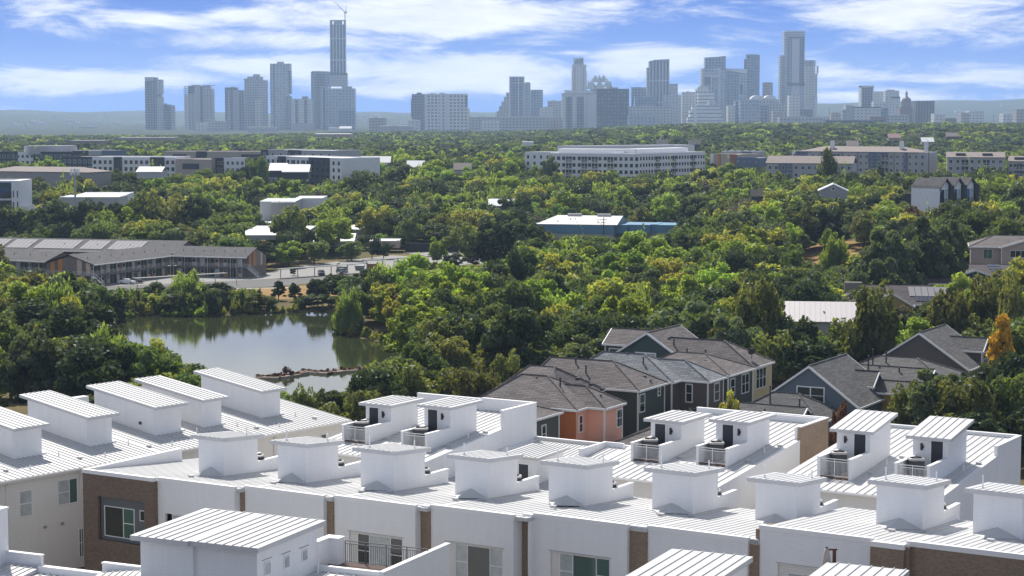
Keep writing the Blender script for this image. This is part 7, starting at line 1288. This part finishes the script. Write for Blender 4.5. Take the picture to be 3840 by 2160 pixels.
for n, (x, y, z, k, sx, szz, rot, lab) in enumerate(indiv):
    cm, tm = proto(k, 0 if y < 560 else 1, n % 3)
    t = bpy.data.objects.new('tree', None); C.objects.link(t); t.location = (x, y, z); t.rotation_euler = (0, 0, rot); t.scale = (sx, sx, szz)
    u, v = proj(x, y, z+2)
    tag(t, lab or '%s %s' % (LBK[k], zone(u, v)), 'tree', 'trees around the pond and the houses' if lab is None else 'trees that stand out')
    if lab is None: t['group'] = '%ss %s' % (LBK[k], zone(u, v))
    c = bpy.data.objects.new('crown', cm); C.objects.link(c); c.parent = t
    b = bpy.data.objects.new('trunk', tm); C.objects.link(b); b.parent = t
# shore plants
shore = []
seg = list(zip(LAKE, np.roll(LAKE, -1, 0)))
rr = random.Random(5)
for (a, b) in seg:
    L_ = float(np.hypot(*(b-a))); n = int(L_/1.6); nv = np.array([b[1]-a[1], -(b[0]-a[0])])/max(L_, .1)
    for i in range(n):
        p = a+(b-a)*(i+rr.random())/n
        q = p+nv*rr.uniform(-.2, 2.6)
        if in_poly(LAKE, np.array([q[0]]), np.array([q[1]]))[0]: q = p-nv*rr.uniform(.5, 2.6)
        u, v = proj(q[0], q[1], LZ)
        if 330 < u < 440 and v > 1205: continue
        shore.append((q[0], q[1]))
rr.shuffle(shore)
shm = []
for i in range(5):
    V, cs, lr = leafcloud(700+i, 1.3, 2.0, 0.0, 520, .3, 'dome', 8, .5 if i % 2 else 0, 2.4); shm.append(meshq('shrub_mesh', V, LM[('oak', 'dark', 'bright', 'olive', 'yellow')[i]]))
for i, (x, y) in enumerate(shore[:230]):
    o = bpy.data.objects.new('shrub', shm[i % 5]); C.objects.link(o); s = rr.uniform(.55, 1.35); o.location = (x, y, LZ-.1); o.scale = (s, s, s*rr.uniform(.7, 1.4)); o.rotation_euler = (0, 0, rr.uniform(0, 6)); u, v = proj(x, y, LZ)
    col = ('mid green', 'dark green', 'fresh green', 'olive', 'yellowish')[i % 5]; w = 'far bank' if v < 1215 and u < 1270 else ('left shore' if u < 900 else 'right shore')
    tag(o, '%s low shrub at the water edge on the %s of the pond' % (col, w), 'shrub', '%s shrubs on the %s' % (col, w))
V, cs, lr = leafcloud(801, 1.0, 1.2, 0, 420, .16, 'dome', 7, 0, 3.0); rm = meshq('brush_mesh', V, LM['rust'])
for P, nm in ((WP1, 'short'), (WP2, 'longer')):
    for i in range(9):
        t = (i+.5)/9; a, b = (P[0], P[1]) if t < .45 else (P[1], P[2]); t = t/.45 if t < .45 else (t-.45)/.55
        o = bpy.data.objects.new('weir_brush', rm); C.objects.link(o); o.location = (a[0]+(b[0]-a[0])*t, a[1]+(b[1]-a[1])*t+.5, LZ+.3); s = rr.uniform(.35, .7); o.scale = (s*1.7, s*.8, s*(1.9 if i == 6 else .75)); o.rotation_euler = (0, 0, i)
        tag(o, 'tuft of rust red brush growing on the %s stone weir' % nm, 'brush', 'rust red tufts on the %s weir' % nm)
for i in range(46):
    u = 385+i*13.2+rr.uniform(-6, 6); x, y, _ = onz(u, rr.uniform(1150, 1172), -3.2); 
    if in_poly(LAKE, np.array([x]), np.array([y]))[0]: continue
    o = bpy.data.objects.new('shrub', shm[(0, 1, 1, 2, 3)[i % 5]]); C.objects.link(o); s = rr.uniform(1.2, 2.0); o.location = (x, y, hz(x, y)-.1); o.scale = (s, s, s*rr.uniform(.9, 1.5)); o.rotation_euler = (0, 0, rr.uniform(0, 6))
    tag(o, '%s tall shrub in the thick hedge of the far bank below the motel' % ('mid green', 'dark green', 'dark green', 'fresh green', 'olive')[i % 5], 'shrub', '%s tall shrubs of the far bank' % ('mid green', 'dark green', 'dark green', 'fresh green', 'olive')[i % 5])
# the farther woodland as one mass
lib = bpy.data.collections.new('crown_library'); order = []
for lod in (1, 2):
    for k in KIND:
        for v in range(2):
            o = bpy.data.objects.new('p%03d' % len(order), proto(k, lod, v)[0]); lib.objects.link(o); order.append((k, lod, v))
idx = {k: i for i, k in enumerate(order)}
me = bpy.data.meshes.new('woodland'); me.vertices.add(len(mass)); me.vertices.foreach_set('co', np.array([(t[0], t[1], t[2]) for t in mass], np.float32).ravel())
a = me.attributes.new('tid', 'INT', 'POINT'); a.data.foreach_set('value', [idx[(t[3], 1 if t[1] < 1100 else 2, i % 2)] for i, t in enumerate(mass)])
a = me.attributes.new('scl', 'FLOAT_VECTOR', 'POINT'); a.data.foreach_set('vector', np.array([(t[4], t[4], t[5]) for t in mass], np.float32).ravel())
a = me.attributes.new('rot', 'FLOAT_VECTOR', 'POINT'); a.data.foreach_set('vector', np.array([(0, 0, t[6]) for t in mass], np.float32).ravel())
wo = bpy.data.objects.new('woodland', me); C.objects.link(wo); tag(wo, 'woodland of mixed green trees spreading from the pond to the towers', 'woodland', kind='stuff')
ng = bpy.data.node_groups.new('scatter', 'GeometryNodeTree'); ng.interface.new_socket('Geometry', in_out='INPUT', socket_type='NodeSocketGeometry'); ng.interface.new_socket('Geometry', in_out='OUTPUT', socket_type='NodeSocketGeometry')
N, L = ng.nodes, ng.links; gi = N.new('NodeGroupInput'); gO = N.new('NodeGroupOutput'); ci = N.new('GeometryNodeCollectionInfo'); ci.inputs['Collection'].default_value = lib; ci.inputs['Separate Children'].default_value = True; ci.inputs['Reset Children'].default_value = True
ip = N.new('GeometryNodeInstanceOnPoints'); ip.inputs['Pick Instance'].default_value = True; L.new(gi.outputs[0], ip.inputs['Points']); L.new(ci.outputs[0], ip.inputs['Instance'])
def attr(nm, t): n = N.new('GeometryNodeInputNamedAttribute'); n.data_type = t; n.inputs[0].default_value = nm; return n.outputs[0]
L.new(attr('tid', 'INT'), ip.inputs['Instance Index']); L.new(attr('rot', 'FLOAT_VECTOR'), ip.inputs['Rotation']); L.new(attr('scl', 'FLOAT_VECTOR'), ip.inputs['Scale']); L.new(ip.outputs[0], gO.inputs[0])
md = wo.modifiers.new('scatter', 'NODES'); md.node_group = ng
print('TREES', len(TREES), 'individual', len(indiv), 'mass', len(mass))
